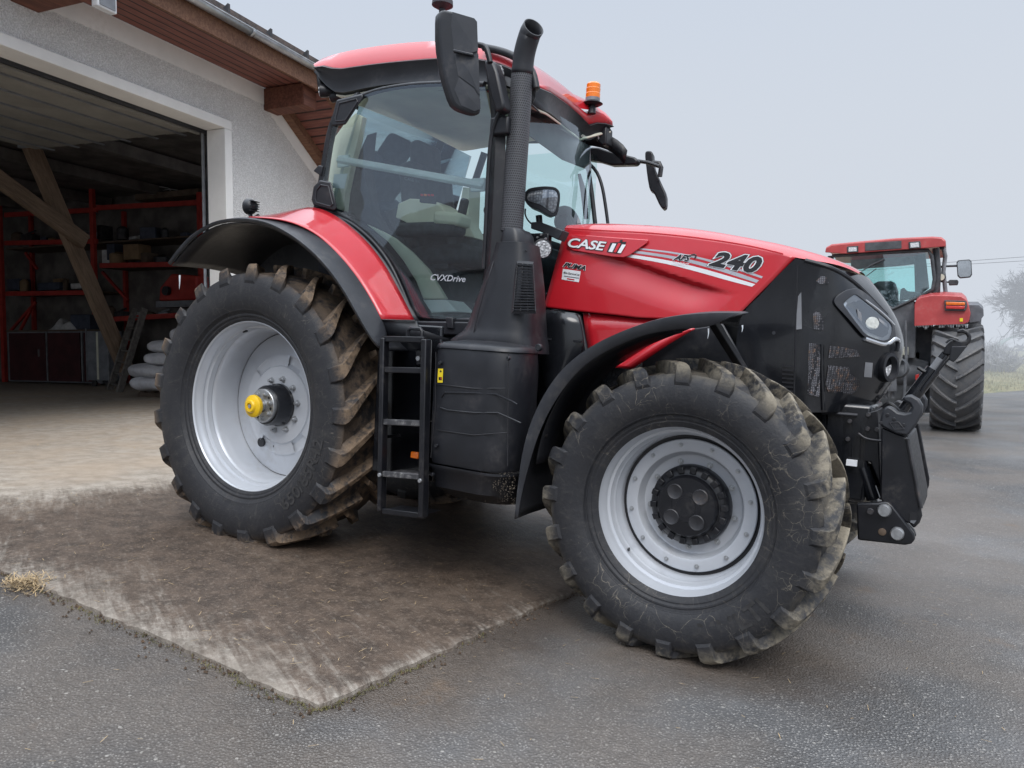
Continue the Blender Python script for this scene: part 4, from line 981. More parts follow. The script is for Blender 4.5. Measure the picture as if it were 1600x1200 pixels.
def tyre_text(parent, s, r0, r1, a_mid, span, y, name='tyre_lettering'):
    v, f = text_mesh(s, 0, .02); x0, x1, y0, y1 = text_bounds(v); pts = []
    for q in v:
        a = a_mid - span * ((q.x - x0) / (x1 - x0) - .5) * -1; r = lerp(r0, r1, (q.y - y0) / (y1 - y0)); pts.append(Vector((r * math.cos(a), y, r * math.sin(a))))
    mb = MB(); mb.add(pts, f); return mb
# lettering reads with its feet towards the tread along the lower right of the front wheel
mb = tyre_text(FW, 'MULTI', .575, .495, -.95, .62, -.273); mb.build('tyre_lettering', M['rubber_letter'], FW, smooth=0)
mb = tyre_text(RW, '650/65R42', .755, .675, -.55, .75, -.3145); mb.build('tyre_lettering', M['rubber_letter'], RW, smooth=0)

# ---- chassis, engine, axles
ch = MB(); ch.box((1.5, 0, .82), (3.6, .62, .62)); ch.box((2.5, 0, 1.36), (1.85, .66, .76)); ch.box((.15, 0, .95), (.9, .8, .75))
ch.build('chassis', M['gloss_black'], TR, bevel=.03)
ax = MB(); ax.tube([(0, -.88, HR), (0, -.45, HR), (0, .45, HR), (0, .88, HR)], [.135, .2, .2, .135], 24); ax.build('rear_axle', M['gloss_black'], TR)
ax = MB(); ax.tube([(WB, -.9, HF), (WB, -.5, HF + .03), (WB, .5, HF + .03), (WB, .9, HF)], [.16, .12, .12, .16], 20); ax.build('front_axle', M['gloss_black'], TR)
fr = MB(); fr.box((3.05, 0, .95), (1.1, .66, .50)); fr.build('front_frame', M['gloss_black'], TR, bevel=.02)
MB().box((1.35, .6, .85), (1.2, .9, .8)).build('fuel_tank', M['black'], TR, bevel=.06)
MB().box((1.95, 0, 1.72), (.3, .78, .6)).build('firewall', M['black'], TR, bevel=.03)

# ---- bonnet
ZREF = 1.85
def hood_y(x, z):
    y = -.475 + .05 * max(0, (z - 1.6)) + .10 * max(0, z - 1.95)
    y += .030 * max(0, x - 2.9) + .06 * max(0, x - 3.2)
    # shallow concave scoop under the stripes
    return y
def on_hood(px, py):
    y = -.46
    for _ in range(6):
        p = P(px, py, y=y); y = hood_y(p.x, p.z)
    return P(px, py, y=y)
def pxcurve(pts, n): return [(q.x, q.y) for q in smoothline([(a, b, 0) for a, b in pts], n, 2)]
NX = 40
top = pxcurve([(883, 357), (915, 359), (951, 361), (1009, 363.5), (1082, 370.5), (1161, 382), (1215, 394.5), (1243, 402.5)], NX)
bot = pxcurve([(850, 480), (907, 487), (967, 493), (1004, 498), (1080, 498), (1157, 489)], NX)
rows = []
for k in range(41):
    f = k / 40; row = []
    for j in range(NX):
        # the front border is the slanted cut down to the black nose
        px = lerp(top[j][0], bot[j][0], f); py = lerp(top[j][1], bot[j][1], f)
        p = on_hood(px, py); g = (1 - abs(f - .42) / .16)
        s = sstep(.15, .9, j / (NX - 1)) if f > .42 else 1
        w_ = j / (NX - 1); fc_ = lerp(.27, .63, max(0, min(1, (w_ - .22) / .62)))      # the scoop under the stripes
        p = p + Vector((0, .030 * sstep(fc_ - .01, fc_ + .05, f) * (1 - sstep(fc_ + .05, fc_ + .42, f)) * sstep(.10, .34, w_) * (1 - sstep(.66, .90, w_)), 0))
        row.append(p)
    rows.append(row)
side = MB().grid(rows)
hood = side.build('bonnet', M['red'], TR, smooth=30, solid=.006, off=0)
# far side of the bonnet and the top
mb = MB(); mb.grid([[Vector((p.x, -p.y, p.z)) for p in r] for r in rows]); mb.build('bonnet_side', M['red'], hood, smooth=30)
crest = pxcurve([(889.6, 351.5), (920, 349.5), (951, 349), (1003.7, 351.5), (1056, 354.6), (1108.7, 360.7), (1161, 370), (1213.7, 380), (1250, 389), (1293, 401), (1325, 414), (1343, 425)], NX + 14)
crease = pxcurve([(883, 357), (915, 359), (951, 361), (1009, 363.5), (1082, 370.5), (1161, 382), (1215, 394.5), (1243, 402.5), (1265, 405.8), (1302, 412), (1325, 419), (1343, 428)], NX + 14)
tr_ = []
A_ = []; Bc = []; Cc = []
for (cx, cy), (kx, ky) in zip(crest, crease):
    q = on_hood(kx, ky); k = min(1, max(0, (q.x - 3.15) / .45)); q = P(kx, ky, y=q.y + .20 * k * k)
    r = P(cx, cy, y=q.y + .075); A_.append(q); Bc.append(q.lerp(r, .55) + Vector((0, -.012, .004))); Cc.append(r)
rows2 = [A_, Bc, Cc, [Vector((p.x, p.y * .55, p.z + .012)) for p in Cc], [Vector((p.x, 0, p.z + .017)) for p in Cc]]
rows2 += [[Vector((p.x, -p.y, p.z)) for p in r] for r in reversed(rows2[:-1])]
MB().grid(rows2).build('bonnet_top', M['red'], hood, smooth=40)
MB().grid([[p + Vector((0, -.004, -.004)) for p in A_[:NX]], [p + Vector((0, -.004, .004)) for p in A_[:NX]]]).build('bonnet_crease', M['print_red'], hood, smooth=0)
# red panel below the bonnet
lp = [(908.5, 488), (965, 494), (1004, 499), (1075, 500), (1078, 512), (1000, 535), (940, 570), (917, 560), (913, 520)]
def offs(f): return lambda px, py: f(px, py)
mb = MB(); mb.grid([[on_hood(px, py) + Vector((0, .02, 0)) for px, py in pxcurve(c_, 16)] for c_ in ([(908.5, 488), (965, 494), (1004, 499), (1090, 499)], [(912, 518), (960, 515), (1004, 515), (1090, 506)], [(917, 546), (960, 540), (1004, 530), (1090, 513)], [(925, 580), (965, 566), (1010, 552), (1090, 520)])]); mb.build('lower_bonnet_panel', M['red'], TR, smooth=40, solid=.006)
rs_ = [pxcurve([(961, 574), (1000, 549), (1035, 528), (1062, 516), (1084, 512.5)], 18), pxcurve([(987, 577), (1012, 560), (1040, 541), (1066, 525), (1086, 514)], 18)]
mb = MB(); mb.grid([[P(px, py, y=-.56) for px, py in c_] for c_ in rs_]); mb.build('red_side_trim', M['red'], TR, smooth=40, solid=.01)
# dark hollow between bonnet, fender and nose
mb = MB(); mb.prism([P(*q, y=-.47) for q in ((860, 482), (908, 489), (930, 600), (900, 700), (850, 700), (836, 548))], [P(*q, y=-.05) for q in ((860, 482), (908, 489), (930, 600), (900, 700), (850, 700), (836, 548))]); mb.build('engine_side', M['black'], TR, bevel=.02)
mb = MB(); mb.prism([P(*q, y=-.52) for q in ((1005, 545), (1085, 512), (1130, 505), (1160, 560), (1180, 640), (1000, 640))], [P(*q, y=-.2) for q in ((1005, 545), (1085, 512), (1130, 505), (1160, 560), (1180, 640), (1000, 640))]); mb.build('frame_cover', M['black'], TR, bevel=.01)
# soft black air duct beside the exhaust tower
rows = []
for pts in ([(840, 482), (870, 486), (906, 490)], [(838, 520), (868, 524), (912, 527)], [(843, 556), (862, 560), (916, 545)], [(848, 600), (866, 610), (880, 605)], [(856, 625), (862, 640), (870, 640)]):
    rows.append([P(px, py, y=-.56 - .05 * math.sin(PI * i / 10)) for i, (px, py) in enumerate(pxcurve(pts, 11))])
MB().grid(rows).build('air_duct', M['gloss_black'], TR, smooth=60, solid=.01, sub=1)
MB().bar(P(836, 528, y=-.60), P(909, 534, y=-.585), .012, .012).build('duct_clamp', M['black'], TR)

# ---- badges and lettering on the bonnet
def poly_on(name, pts, surf, m, parent, lift=.004, depth=0.0, n=1, bevel=0):
    """a flat patch following the surface; pts in pixels, two polylines top/bottom"""
    a, b = pts; K = 14; ra, rb = pxcurve(a, K) if len(a) > 2 else [(lerp(a[0][0], a[1][0], i / (K - 1)), lerp(a[0][1], a[1][1], i / (K - 1))) for i in range(K)], pxcurve(b, K) if len(b) > 2 else [(lerp(b[0][0], b[1][0], i / (K - 1)), lerp(b[0][1], b[1][1], i / (K - 1))) for i in range(K)]
    mb = MB(); mb.grid([[dec(surf(lerp(ra[i][0], rb[i][0], k / 3), lerp(ra[i][1], rb[i][1], k / 3)), lift) for i in range(K)] for k in range(4)])
    return mb.build(name, M[m], parent, smooth=40, solid=depth, off=0, bevel=bevel)
bdg = [(887, 367.5), (905, 365), (960, 370), (1013, 374.5)], [(885.5, 387), (900, 393), (960, 401), (978, 401.5)]
ra = [on_hood(*q) for q in ((885.5, 372), (889, 367), (900, 366.3), (955, 370.5), (1013.5, 374.5), (1011, 380), (982, 400), (974, 402.5), (958, 401.5), (895, 391.5), (886.5, 386.5))]
mb = MB(); mb.prism([dec(p, .022) for p in ra], [dec(p, -.01) for p in ra]); badge = mb.build('badge_plate', M['red'], TR, smooth=0, bevel=.005, seg=3)
bd_surf = lambda px, py: dec(on_hood(px, py), .024)
text_on('badge_backing', 'CASE', [(888.5, 370.5), (949, 377.5), (946.5, 393), (886, 387)], bd_surf, 'print_black', badge, shear=.25, bold=.055, lift=.001, space=.95)
text_on('badge_letters', 'CASE', [(888.5, 371), (948, 378), (945.5, 392), (886.8, 386)], bd_surf, 'white', badge, shear=.25, bold=.022, lift=.004, space=.95)
def para(name, pts, surf, m, parent, lift): 
    mb = MB(); mb.poly([dec(surf(*q), lift) for q in pts]); return mb.build(name, M[m], parent, smooth=0)
para('emblem_backing', [(954, 379), (979, 377.5), (970, 396.5), (948, 393.5)], bd_surf, 'print_black', badge, .001)
para('emblem_bar', [(957, 380.2), (963, 380.8), (956.5, 394), (950.5, 393)], bd_surf, 'white', badge, .004)
para('emblem_bar', [(972, 381.8), (978, 382.3), (970, 395.6), (964.5, 395)], bd_surf, 'white', badge, .004)
para('emblem_stroke', [(966, 379.5), (970.5, 380), (962.5, 394.6), (958.5, 394.2)], bd_surf, 'print_red', badge, .005)
para('emblem_dot', [(969.3, 374.5), (973.5, 375), (972, 378), (967.8, 377.6)], bd_surf, 'print_black', badge, .005)
for q in ([(958, 380), (962.5, 380.4), (960.5, 383), (956, 382.5)], ): pass
# stripes
for nm, (a, b), m_ in (('stripe', ([(998, 387.5), (1060, 394), (1120, 408), (1160, 421), (1192, 432)], [(997, 389.5), (1058, 396.5), (1118, 411), (1158, 424), (1190, 435)]), 'silver_print'),
                       ('stripe', ([(992, 391.5), (1055, 400), (1110, 413), (1150, 425), (1186, 438)], [(989, 395), (1052, 404), (1107, 418), (1147, 430.5), (1182, 442)]), 'silver_print'),
                       ('stripe', ([(985, 397.5), (1045, 406.5), (1100, 420), (1142, 432.5), (1180, 444)], [(980, 401.5), (1040, 411.5), (1095, 426), (1138, 438.5), (1175, 448)]), 'white')):
    poly_on(nm, (a, b), on_hood, m_, hood, .004)
v240, _ = text_mesh('240', .22, .05, 1.07); bb = text_bounds(v240)
q240 = [(1116, 391.5), (1194, 401.5), (1184, 429), (1106, 415)]
text_on('number_outline', '240', q240, on_hood, 'cab_dark', hood, shear=.22, bold=.098, space=1.07, lift=.005, bounds=bb)
text_on('number_outline', '240', q240, on_hood, 'white', hood, shear=.22, bold=.084, space=1.07, lift=.0065, bounds=bb)
text_on('number', '240', q240, on_hood, 'print_black', hood, shear=.22, bold=.044, space=1.07, lift=.009, bounds=bb)
va, _ = text_mesh('AFS', .3, .05); bb = text_bounds(va); qa = [(1056, 396.5), (1081, 398.5), (1077, 409), (1051, 406)]
text_on('afs_outline', 'AFS', qa, on_hood, 'white', hood, shear=.3, bold=.09, lift=.006, bounds=bb); text_on('afs_letters', 'AFS', qa, on_hood, 'print_black', hood, shear=.3, bold=.035, lift=.0085, bounds=bb)
arc = [(1080, 398.2), (1085, 397), (1088, 398.5), (1087.5, 401), (1085, 403.5)]; mb = MB(); mb.tube([dec(on_hood(*q), .008) for q in pxcurve(arc, 12)], .003, 5); mb.build('afs_swoosh', M['print_black'], hood)
text_on('connect_letters', 'CONNECT', [(1052, 408.3), (1077, 411.8), (1076, 416), (1050, 412.5)], on_hood, 'white', hood, shear=.2, bold=.01, lift=.0085)
vp, _ = text_mesh('PUMA', .3, .03); bb = text_bounds(vp); qp = [(882, 409.5), (916, 415.5), (914, 422.5), (879.5, 417)]
text_on('name_outline', 'PUMA', qp, on_hood, 'white', hood, shear=.3, bold=.085, lift=.005, bounds=bb); text_on('name_letters', 'PUMA', qp, on_hood, 'print_black', hood, shear=.3, bold=.035, lift=.0075, bounds=bb)
dl = para('dealer_sticker', [(879.5, 420), (907.5, 424), (904.5, 441), (877.5, 436.5)], on_hood, 'white', TR, .005)
text_on('sticker_line', 'Mike Garwood Ltd', [(881, 424), (905.5, 427.6), (905, 431), (880.3, 427.4)], on_hood, 'print_black', dl, bold=.015, lift=.0075)
for a_, b_, h_, m_ in (((881, 430.5), (905, 434), 1.1, 'cab_grey'), ((886, 434.5), (897.5, 436.3), 1.6, 'print_red')): para('sticker_line', [a_, b_, (b_[0] - .2, b_[1] + h_), (a_[0] - .2, a_[1] + h_)], on_hood, m_, dl, .0075)

# ---- black nose with grille, headlight and fog lamp
Lc = [(1243, 403.5), (1215, 430), (1187, 462), (1158, 489), (1150, 530), (1150, 580), (1150, 615), (1165, 645)]
Rc = [(1343, 429), (1366, 458), (1386, 489), (1398, 518), (1401, 545), (1388, 588), (1366, 622), (1345, 644)]
Lr, Rr = pxcurve(Lc, 26), pxcurve(Rc, 26); NU = 26
def nose_y(u, v): return -.462 + .034 * v * (1 - v) * 0 + .30 * max(0, (u - .42) / .58) ** 2.3
def nose_pt(px, py, u=None):
    # u from the horizontal position between the left and right borders on this row
    def at(v):
        k = min(24, int(v)); f = v - k; l = (lerp(Lr[k][0], Lr[k + 1][0], f), lerp(Lr[k][1], Lr[k + 1][1], f)); r = (lerp(Rr[k][0], Rr[k + 1][0], f), lerp(Rr[k][1], Rr[k + 1][1], f))
        u = (px - l[0]) / (r[0] - l[0]); return u, lerp(l[1], r[1], u)
    a, b = 0.0, 25.0
    for _ in range(24):
        m_ = (a + b) / 2
        if at(m_)[1] < py: a = m_
        else: b = m_
    return P(px, py, y=nose_y(max(0, min(1.05, at(a)[0])), 0))
rowsN = []
for i in range(26):
    row = []
    for j in range(NU):
        u = j / (NU - 1); px = lerp(Lr[i][0], Rr[i][0], u); py = lerp(Lr[i][1], Rr[i][1], u); row.append(P(px, py, y=nose_y(u, i / 25)))
    e = row[-1]
    row += [Vector((e.x + .022, e.y * .55, e.z)), Vector((e.x + .03, 0, e.z))]
    row += [Vector((p.x, -p.y, p.z)) for p in reversed(row[:-1])]
    rowsN.append(row)
nose = MB().grid(rowsN).build('nose', M['gloss_black'], TR, smooth=45)
for q in ([[(1276, 445), (1283, 437)], [(1276, 447), (1290, 452)]],): pass
def npatch(name, pts, m, lift=.004, depth=0): 
    mb = MB(); ps = [dec(nose_pt(*q), lift) for q in pts]; c_ = dec(nose_pt(sum(a for a, b in pts) / len(pts), sum(b for a, b in pts) / len(pts)), lift); mb.add(ps + [c_], [(i, (i + 1) % len(ps), len(ps)) for i in range(len(ps))]); return mb.build(name, M[m], nose, smooth=0)
for pts in ([(1275, 439), (1283, 431.5), (1290, 432), (1295, 440), (1294, 444), (1281, 443.5)], [(1271, 490), (1275, 487), (1283, 489), (1287, 495), (1286, 515), (1271, 514.5)], [(1297, 540), (1320, 543), (1338, 547), (1344, 557), (1330, 558), (1294, 560)], [(1294, 571), (1327, 574), (1328, 584), (1343, 594), (1344, 606), (1330, 616), (1294, 612), (1290, 600)], [(1264, 536), (1281, 538), (1283, 560), (1280, 620), (1262, 616)]):
    npatch('grille_mesh', pts, 'grille', .007)
for pts in ([(1247, 463), (1252, 456), (1253, 514), (1243, 515)], [(1352, 566), (1364, 567), (1362, 590), (1350, 589)]): npatch('inner_bracket', pts, 'cab_grey', .003)
for k in range(9): npatch('slot', [(1222, 570 + k * 6.5), (1240, 571.5 + k * 6.5), (1240, 574 + k * 6.5), (1222, 572.5 + k * 6.5)], 'print_black', .004)
for q, q2 in (((1244, 404), (1238, 640)), ): 
    mb = MB(); mb.tube([dec(nose_pt(lerp(1246, 1240, i / 12), lerp(415, 640, i / 12)), .001) for i in range(13)], .004, 6); mb.build('panel_seam', M['print_black'], nose)
mb = MB(); mb.tube([dec(nose_pt(*q), .0) for q in pxcurve([(1284, 538), (1284, 580), (1286, 640)], 10)], .011, 8); mb.build('panel_rib', M['gloss_black'], nose)
mb = MB(); mb.tube([dec(nose_pt(*q), -.002) for q in pxcurve([(1258, 407), (1300, 418), (1330, 437), (1350, 455), (1385, 492)], 16)], .012, 8); mb.build('bonnet_edge', M['black'], nose)
npatch('bolt_dimple', [(1209 + 3 * math.cos(a), 520 + 3 * math.sin(a)) for a in [i * PI / 4 for i in range(8)]], 'black_dusty')
# headlight
hl_o = [(1301.5, 473), (1306, 463), (1322, 452.5), (1338, 450), (1350, 455.5), (1366, 469), (1384, 488), (1397, 504), (1399.5, 522), (1399, 530), (1382, 535), (1362, 531), (1350, 527), (1327, 500)]; hl_o = closed(hl_o)
hl_i = [(1317, 475), (1320, 471.5), (1334, 460.5), (1339, 461), (1352, 471), (1368, 484), (1383, 497), (1394, 507), (1394.5, 518), (1390, 529), (1381, 532.5), (1366, 528.5), (1352, 522), (1335, 500)]; hl_i = closed(hl_i)
mb = MB(); n = len(hl_o)
mb.grid([[dec(nose_pt(*q), .004) for q in hl_o], [dec(nose_pt(*q), .022) for q in hl_o], [dec(nose_pt(*q), .022) for q in hl_i], [dec(nose_pt(*q), -.02) for q in hl_i]], cv=True); hlf = mb.build('headlight', M['black_dusty'], TR, smooth=30, bevel=.003)
mb = MB(); ps = [dec(nose_pt(*q), .004) for q in hl_i]; c_ = sum(ps, Vector()) / n; mb.add(ps + [c_], [(i, (i + 1) % n, n) for i in range(n)]); mb.build('headlight_bowl', M['cab_grey'], hlf, smooth=0)
mb = MB(); mb.add([dec(p, .012) for p in ps] + [dec(c_, .014)], [(i, (i + 1) % n, n) for i in range(n)]); mb.build('headlight_glass', M['glass_clear'], hlf, smooth=60)
pc = nose_pt(1363, 505); pr = [dec(nose_pt(1363 + 10.5 * math.cos(a) * rr_, 505 + 10 * math.sin(a) * rr_), .006 + .004 * (1 - rr_)) for rr_ in (1, .6) for a in [i * PI / 12 for i in range(24)]]
mb = MB(); mb.grid([pr[:24], pr[24:]], cv=True); mb.poly(pr[24:]); mb.build('projector_lens', M['lamp_glow'], hlf, smooth=0)
for pts, m_ in (([(1318, 476), (1321, 472), (1324, 473), (1321, 480), (1319, 484)], 'chrome'), ([(1339, 482), (1346, 490), (1347, 505), (1341, 498)], 'cab_grey'), ([(1352, 520), (1372, 527), (1374, 531), (1366, 529), (1354, 523.5)], 'lamp_glow'), ([(1372, 496), (1386, 506), (1387, 512), (1374, 502)], 'cab_grey')): 
    mb = MB(); mb.poly([dec(nose_pt(*q), .008) for q in pts]); mb.build('reflector', M[m_], hlf, smooth=0)
cr = pxcurve([(1351, 529), (1365, 534), (1381, 539), (1391, 535), (1397, 529), (1404, 530.5), (1405.5, 535)], 16)
mb = MB(); mb.tube([dec(nose_pt(*q), .012) for q in cr], [.012] * 13 + [.012, .009, .005], 8); mb.build('chrome_trim', M['chrome'], nose)
mb = MB(); mb.tube([dec(nose_pt(*q), .014) for q in pxcurve([(1352, 469), (1370, 482), (1385, 495), (1397, 508)], 12)], .006, 8); mb.build('chrome_line', M['chrome'], nose)
mb = MB(); mb.tube([dec(nose_pt(*q), .006) for q in pxcurve([(1404, 531), (1404, 540), (1402, 549)], 6)], .008, 6); mb.build('trim_tip', M['black'], nose)
# fog lamp pod
fc = nose_pt(1385, 574); fa = Vector((.80, -.58, .02)).normalized(); s1 = fa.cross(Vector((0, 0, 1))).normalized(); s2 = s1.cross(fa)
mb = MB(); rows = []
for d, rx, rz in ((-.06, .050, .070), (-.01, .058, .077), (.03, .056, .074), (.032, .043, .058), (-.005, .036, .048)):
    rows.append([fc + fa * d + s1 * rx * math.cos(a) + s2 * rz * math.sin(a) for a in [2 * PI * i / 28 for i in range(28)]])
mb.grid(rows, cv=True); fg = mb.build('fog_lamp', M['black'], TR, smooth=40)
mb = MB(); mb.add([fc + fa * .0 + s1 * .036 * math.cos(a) + s2 * .048 * math.sin(a) for a in [2 * PI * i / 24 for i in range(24)]], [tuple(range(24))]); mb.build('fog_lens', M['lens'], fg, smooth=0)
fc2 = Vector((fc.x + .03, -fc.y - .02, fc.z)); mb = MB(); mb.lathe([(.05, 0), (.06, .04)], 20, c=(0, 0, 0)); o = mb.build('fog_lamp', M['black'], TR); o.location = fc2

# ---- front linkage
def plate(name, pts, y, th, m='black_metal', parent=None, bevel=.006, smooth=30):
    ps = [P(*q, y=y) for q in pts]; mb = MB(); mb.ext(ps, (0, th, 0)); return mb.build(name, M[m], parent if parent is not None else TR, smooth=smooth, bevel=bevel)
def pin(px, py, y, r, m='steel', parent=None, th=.03, name='pin', n=20): 
    c = P(px, py, y=y); mb = MB(); mb.lathe([(.0001, -th), (r * .82, -th), (r, -th * .7), (r, 0)], n); o = mb.build(name, M[m], parent if parent is not None else TR, smooth=35); o.location = c; return o
fb = plate('front_bracket', [(1284, 643), (1345, 648), (1350, 646), (1372, 640), (1374, 700), (1376, 760), (1360, 722), (1340, 720), (1335, 735), (1310, 720)], -.33, .66)
mb = MB(); mb.tube([P(1284, 644, y=-.335), P(1340, 649, y=-.335)], .010, 8); mb.build('bracket_lip', M['dark_metal'], fb)
for q in ((1328, 658), (1325, 686), (1357, 648), (1356, 670), (1370, 671)): pin(*q, -.335, .012, 'dark_metal', fb, .015, 'bolt', 10)
mb = MB(); mb.tube([P(*q, y=-.345) for q in pxcurve([(1341, 677), (1352, 686), (1377, 689)], 8)], .006, 6); mb.build('bracket_edge', M['dark_metal'], fb)
ck = [(1374, 662), (1379, 640), (1386, 634), (1394, 637), (1403, 644), (1413, 646), (1422, 644), (1424, 637), (1421, 631), (1413, 627), (1409, 623), (1414, 618), (1424, 617), (1436, 624), (1442, 634), (1441, 646), (1432, 664), (1418, 681), (1400, 678), (1378, 667)]
hook = plate('linkage_hook', ck, -.46, .10, 'black_dusty', bevel=.01)
for q in ((1387, 648), (1397, 655), (1412, 664), (1376, 661)): pin(*q, -.462, .008, 'print_black', hook, .004, 'hole', 12)
mk_ = [(1390, 660), (1404, 659), (1413, 670), (1397, 671)]; mb = MB(); mb.tube([dec(P(*q, y=-.462), .003) for q in mk_ + mk_[:1]], .0022, 4); mb.build('stamped_mark', M['dark_metal'], hook)
text_on('stamped_letters', 'MX', [(1396, 662), (1403.5, 662), (1408, 669), (1399.5, 669)], lambda a, b: P(a, b, y=-.462), 'dark_metal', hook, lift=.004)
legp = [(1377, 668), (1418, 684), (1439, 795), (1441, 806), (1437, 817), (1428, 826), (1421, 818), (1414, 816), (1375, 780)]
leg = plate('linkage_leg', legp, -.44, .04, 'black_metal', bevel=.008)
fl0 = [P(1418, 685, y=-.43), P(1432, 668, y=-.20), P(1450, 764, y=-.20), P(1450, 775, y=-.2), P(1443, 790, y=-.2), P(1439, 800, y=-.43)]
mb = MB(); mb.prism(fl0, [p + Vector((-.03, 0, 0)) for p in fl0]); mb.build('leg_flange', M['black_metal'], leg, bevel=.006)
mb = MB(); mb.tube([dec(q, .004) for q in (P(1418, 686, y=-.44), P(1439, 794, y=-.44))], .009, 8); mb.build('leg_edge', M['dark_metal'], leg)
def slot(pts, y, parent, m='galv'): mb = MB(); mb.poly([dec(P(*q, y=y), .004) for q in pts]); mb.build('slot', M[m], parent, smooth=0)
slot([(1422, 803), (1425, 799.5), (1430, 800), (1433, 806), (1432, 814), (1427, 819), (1421, 815)], -.442, leg, 'print_black'); slot([(1423, 813), (1432, 813), (1428, 818.5), (1422, 816)], -.444, leg, 'grey_metal')
slot([(1437, 768), (1441, 764), (1445, 766), (1445, 775), (1440, 782), (1436.5, 778)], -.215, leg, 'grey_metal')
lug = plate('linkage_lug', [(1338, 787), (1372, 786), (1380, 784), (1388, 784.5), (1395, 791), (1428, 834), (1430, 843), (1424, 850), (1414, 852), (1340, 844)], -.47, .05, 'black_metal', bevel=.008)
plate('linkage_lug', [(1338, 787), (1380, 784), (1395, 791), (1428, 828), (1432, 838), (1414, 846), (1340, 842)], .38, .05, 'black_metal', bevel=.008)
for q in ((1382, 797), (1402, 833)): pin(*q, -.472, .031, 'steel', lug, .035, 'pin')
pin(1360, 799, -.472, .017, 'dark_metal', lug, .012, 'bolt', 8); pin(1378.5, 831, -.472, .018, 'tar', lug, .006, 'bore', 16)
for a, b, y in (((1347, 730), (1365, 780), -.30), ((1366, 724), (1385, 778), -.18)):
    p, q = P(*a, y=y), P(*b, y=y); mb = MB(); mb.cyl(p, q, .034, 20); cy = mb.build('lift_cylinder', M['gloss_black'], TR); MB().cyl(p.lerp(q, .98), q + (q - p) * .22, .018).build('cylinder_rod', M['steel'], cy)
for s in (1,):
    for o_src in (hook, leg):
        c = copy_tree(o_src, TR); c.scale = (1, -1, 1)
# top link with hook end
ta, tb_ = P(1411, 640, y=-.02), P(1478, 552, y=-.02); mb = MB(); d_ = (tb_ - ta)
mb.tube([ta, ta + d_ * .12, ta + d_ * .121, ta + d_ * .72, ta + d_ * .721, tb_], [.026, .026, .036, .036, .022, .022], 18); tl_ = mb.build('top_link', M['gloss_black'], TR)
mb = MB(); mb.tube([ta + d_ * .72, ta + d_ * .90], [.024, .024], 16); mb.build('thread', M['cab_grey'], tl_)
mb = MB(); mb.tube([P(*q, y=-.06) for q in ((1446, 581), (1441, 579), (1434, 574))], .009, 8); mb.build('handle', M['black_metal'], tl_)
mb = MB(); mb.tube([P(*q, y=-.07) for q in pxcurve([(1480, 556), (1470, 570), (1458, 587), (1443, 606), (1440, 613)], 10)], .006, 8); mb.build('cable', M['black'], tl_)
mb = MB(); mb.tube([P(*q, y=-.05) for q in pxcurve([(1487, 556), (1478, 566), (1462, 585), (1450, 600)], 10)], .005, 8); mb.build('cable', M['black'], tl_)
hk = [(1472, 553), (1478, 540), (1484, 533), (1492, 530), (1502, 533), (1509, 532), (1512, 527), (1509, 522), (1503, 520), (1495, 521), (1496, 515.5), (1505, 513), (1513, 517), (1518, 525), (1517, 534), (1510, 541), (1500, 545), (1490, 556)]
mb = MB(); mb.ext([P(*q, y=-.05) for q in hk], (0, .06, 0)); mb.build('hook_end', M['black_metal'], tl_, bevel=.006)
mb = MB(); mb.ext([P(*q, y=-.065) for q in ((1487, 541), (1500, 541), (1512, 540), (1496, 560), (1490, 566), (1482, 562))], (0, .02, 0)); mb.build('latch', M['black'], tl_, bevel=.004)
mb = MB(); mb.tube([P(*q, y=-.06) for q in pxcurve([(1478, 536), (1485, 529), (1494, 532)], 8)], .006, 6); mb.build('latch_spring', M['black'], tl_)
mb = MB(); mb.tube([P(*q, y=.02) for q in pxcurve([(1376, 640), (1388, 629), (1396, 634), (1404, 643)], 8)], .012, 8); mb.build('hose', M['black'], TR)
# marker lamp and small white wear block behind the front tyre
mb = MB(); mb.box(P(1331, 723, y=-.37), (.05, .03, .03)); mb.build('grease_block', M['white'], TR)
# ---- front mudguard
out_ = [(803.7, 811), (806, 785), (809, 760), (816, 704), (832.7, 648), (865, 590), (907, 550), (963, 520), (1033, 496), (1103, 488.5), (1166, 489)]
inn_ = [(809, 809), (813, 778), (823, 738), (838, 685), (861, 634), (900, 580), (945, 548), (1005, 522), (1060, 513.5), (1108, 511.5), (1140, 496)]
NF = 40; yo = -1.20
oc, ic = pxcurve(out_, NF), pxcurve(inn_, NF)
ro = [P(*q, y=yo) for q in oc]; ri = [P(*q, y=yo - .004) for q in ic]
CF = Vector((WB, 0, HF)); rows = []
def inward(p, d, y): v = Vector((p.x - CF.x, 0, p.z - CF.z)); v.normalize(); return Vector((p.x + v.x * d, y, p.z + v.z * d))
def tipcut(ps_, y):      # the front end is cut on the slant
    return [p + Vector((-.30 * (y - yo) * sstep(NF - 14, NF - 1, i), 0, 0)) for i, p in enumerate(ps_)]
rows = [ri, ro, [inward(p, .006, yo + .03) for p in ro], tipcut([inward(p, .02, -1.0) for p in ro], -1.0), tipcut([inward(p, .012, -.8) for p in ro], -.8), tipcut([inward(p, -.01, -.62) for p in ro], -.62)]
ff = MB().grid(rows).build('front_mudguard', M['black_dusty'], TR, smooth=40, solid=.006)
mb = MB(); mb.grid([[inward(p, -.03, -1.10) for p in ro[6:30]], [inward(p, -.03, -.8) for p in ro[6:30]]]); mb.build('mudguard_stay', M['black'], ff, smooth=40, solid=.01)
pin(853, 680, -1.05, .012, 'dark_metal', ff, .03, 'bolt', 10)
c = copy_tree(ff, TR); c.scale = (1, -1, 1)
M['straw_dirt'] = M['soil']
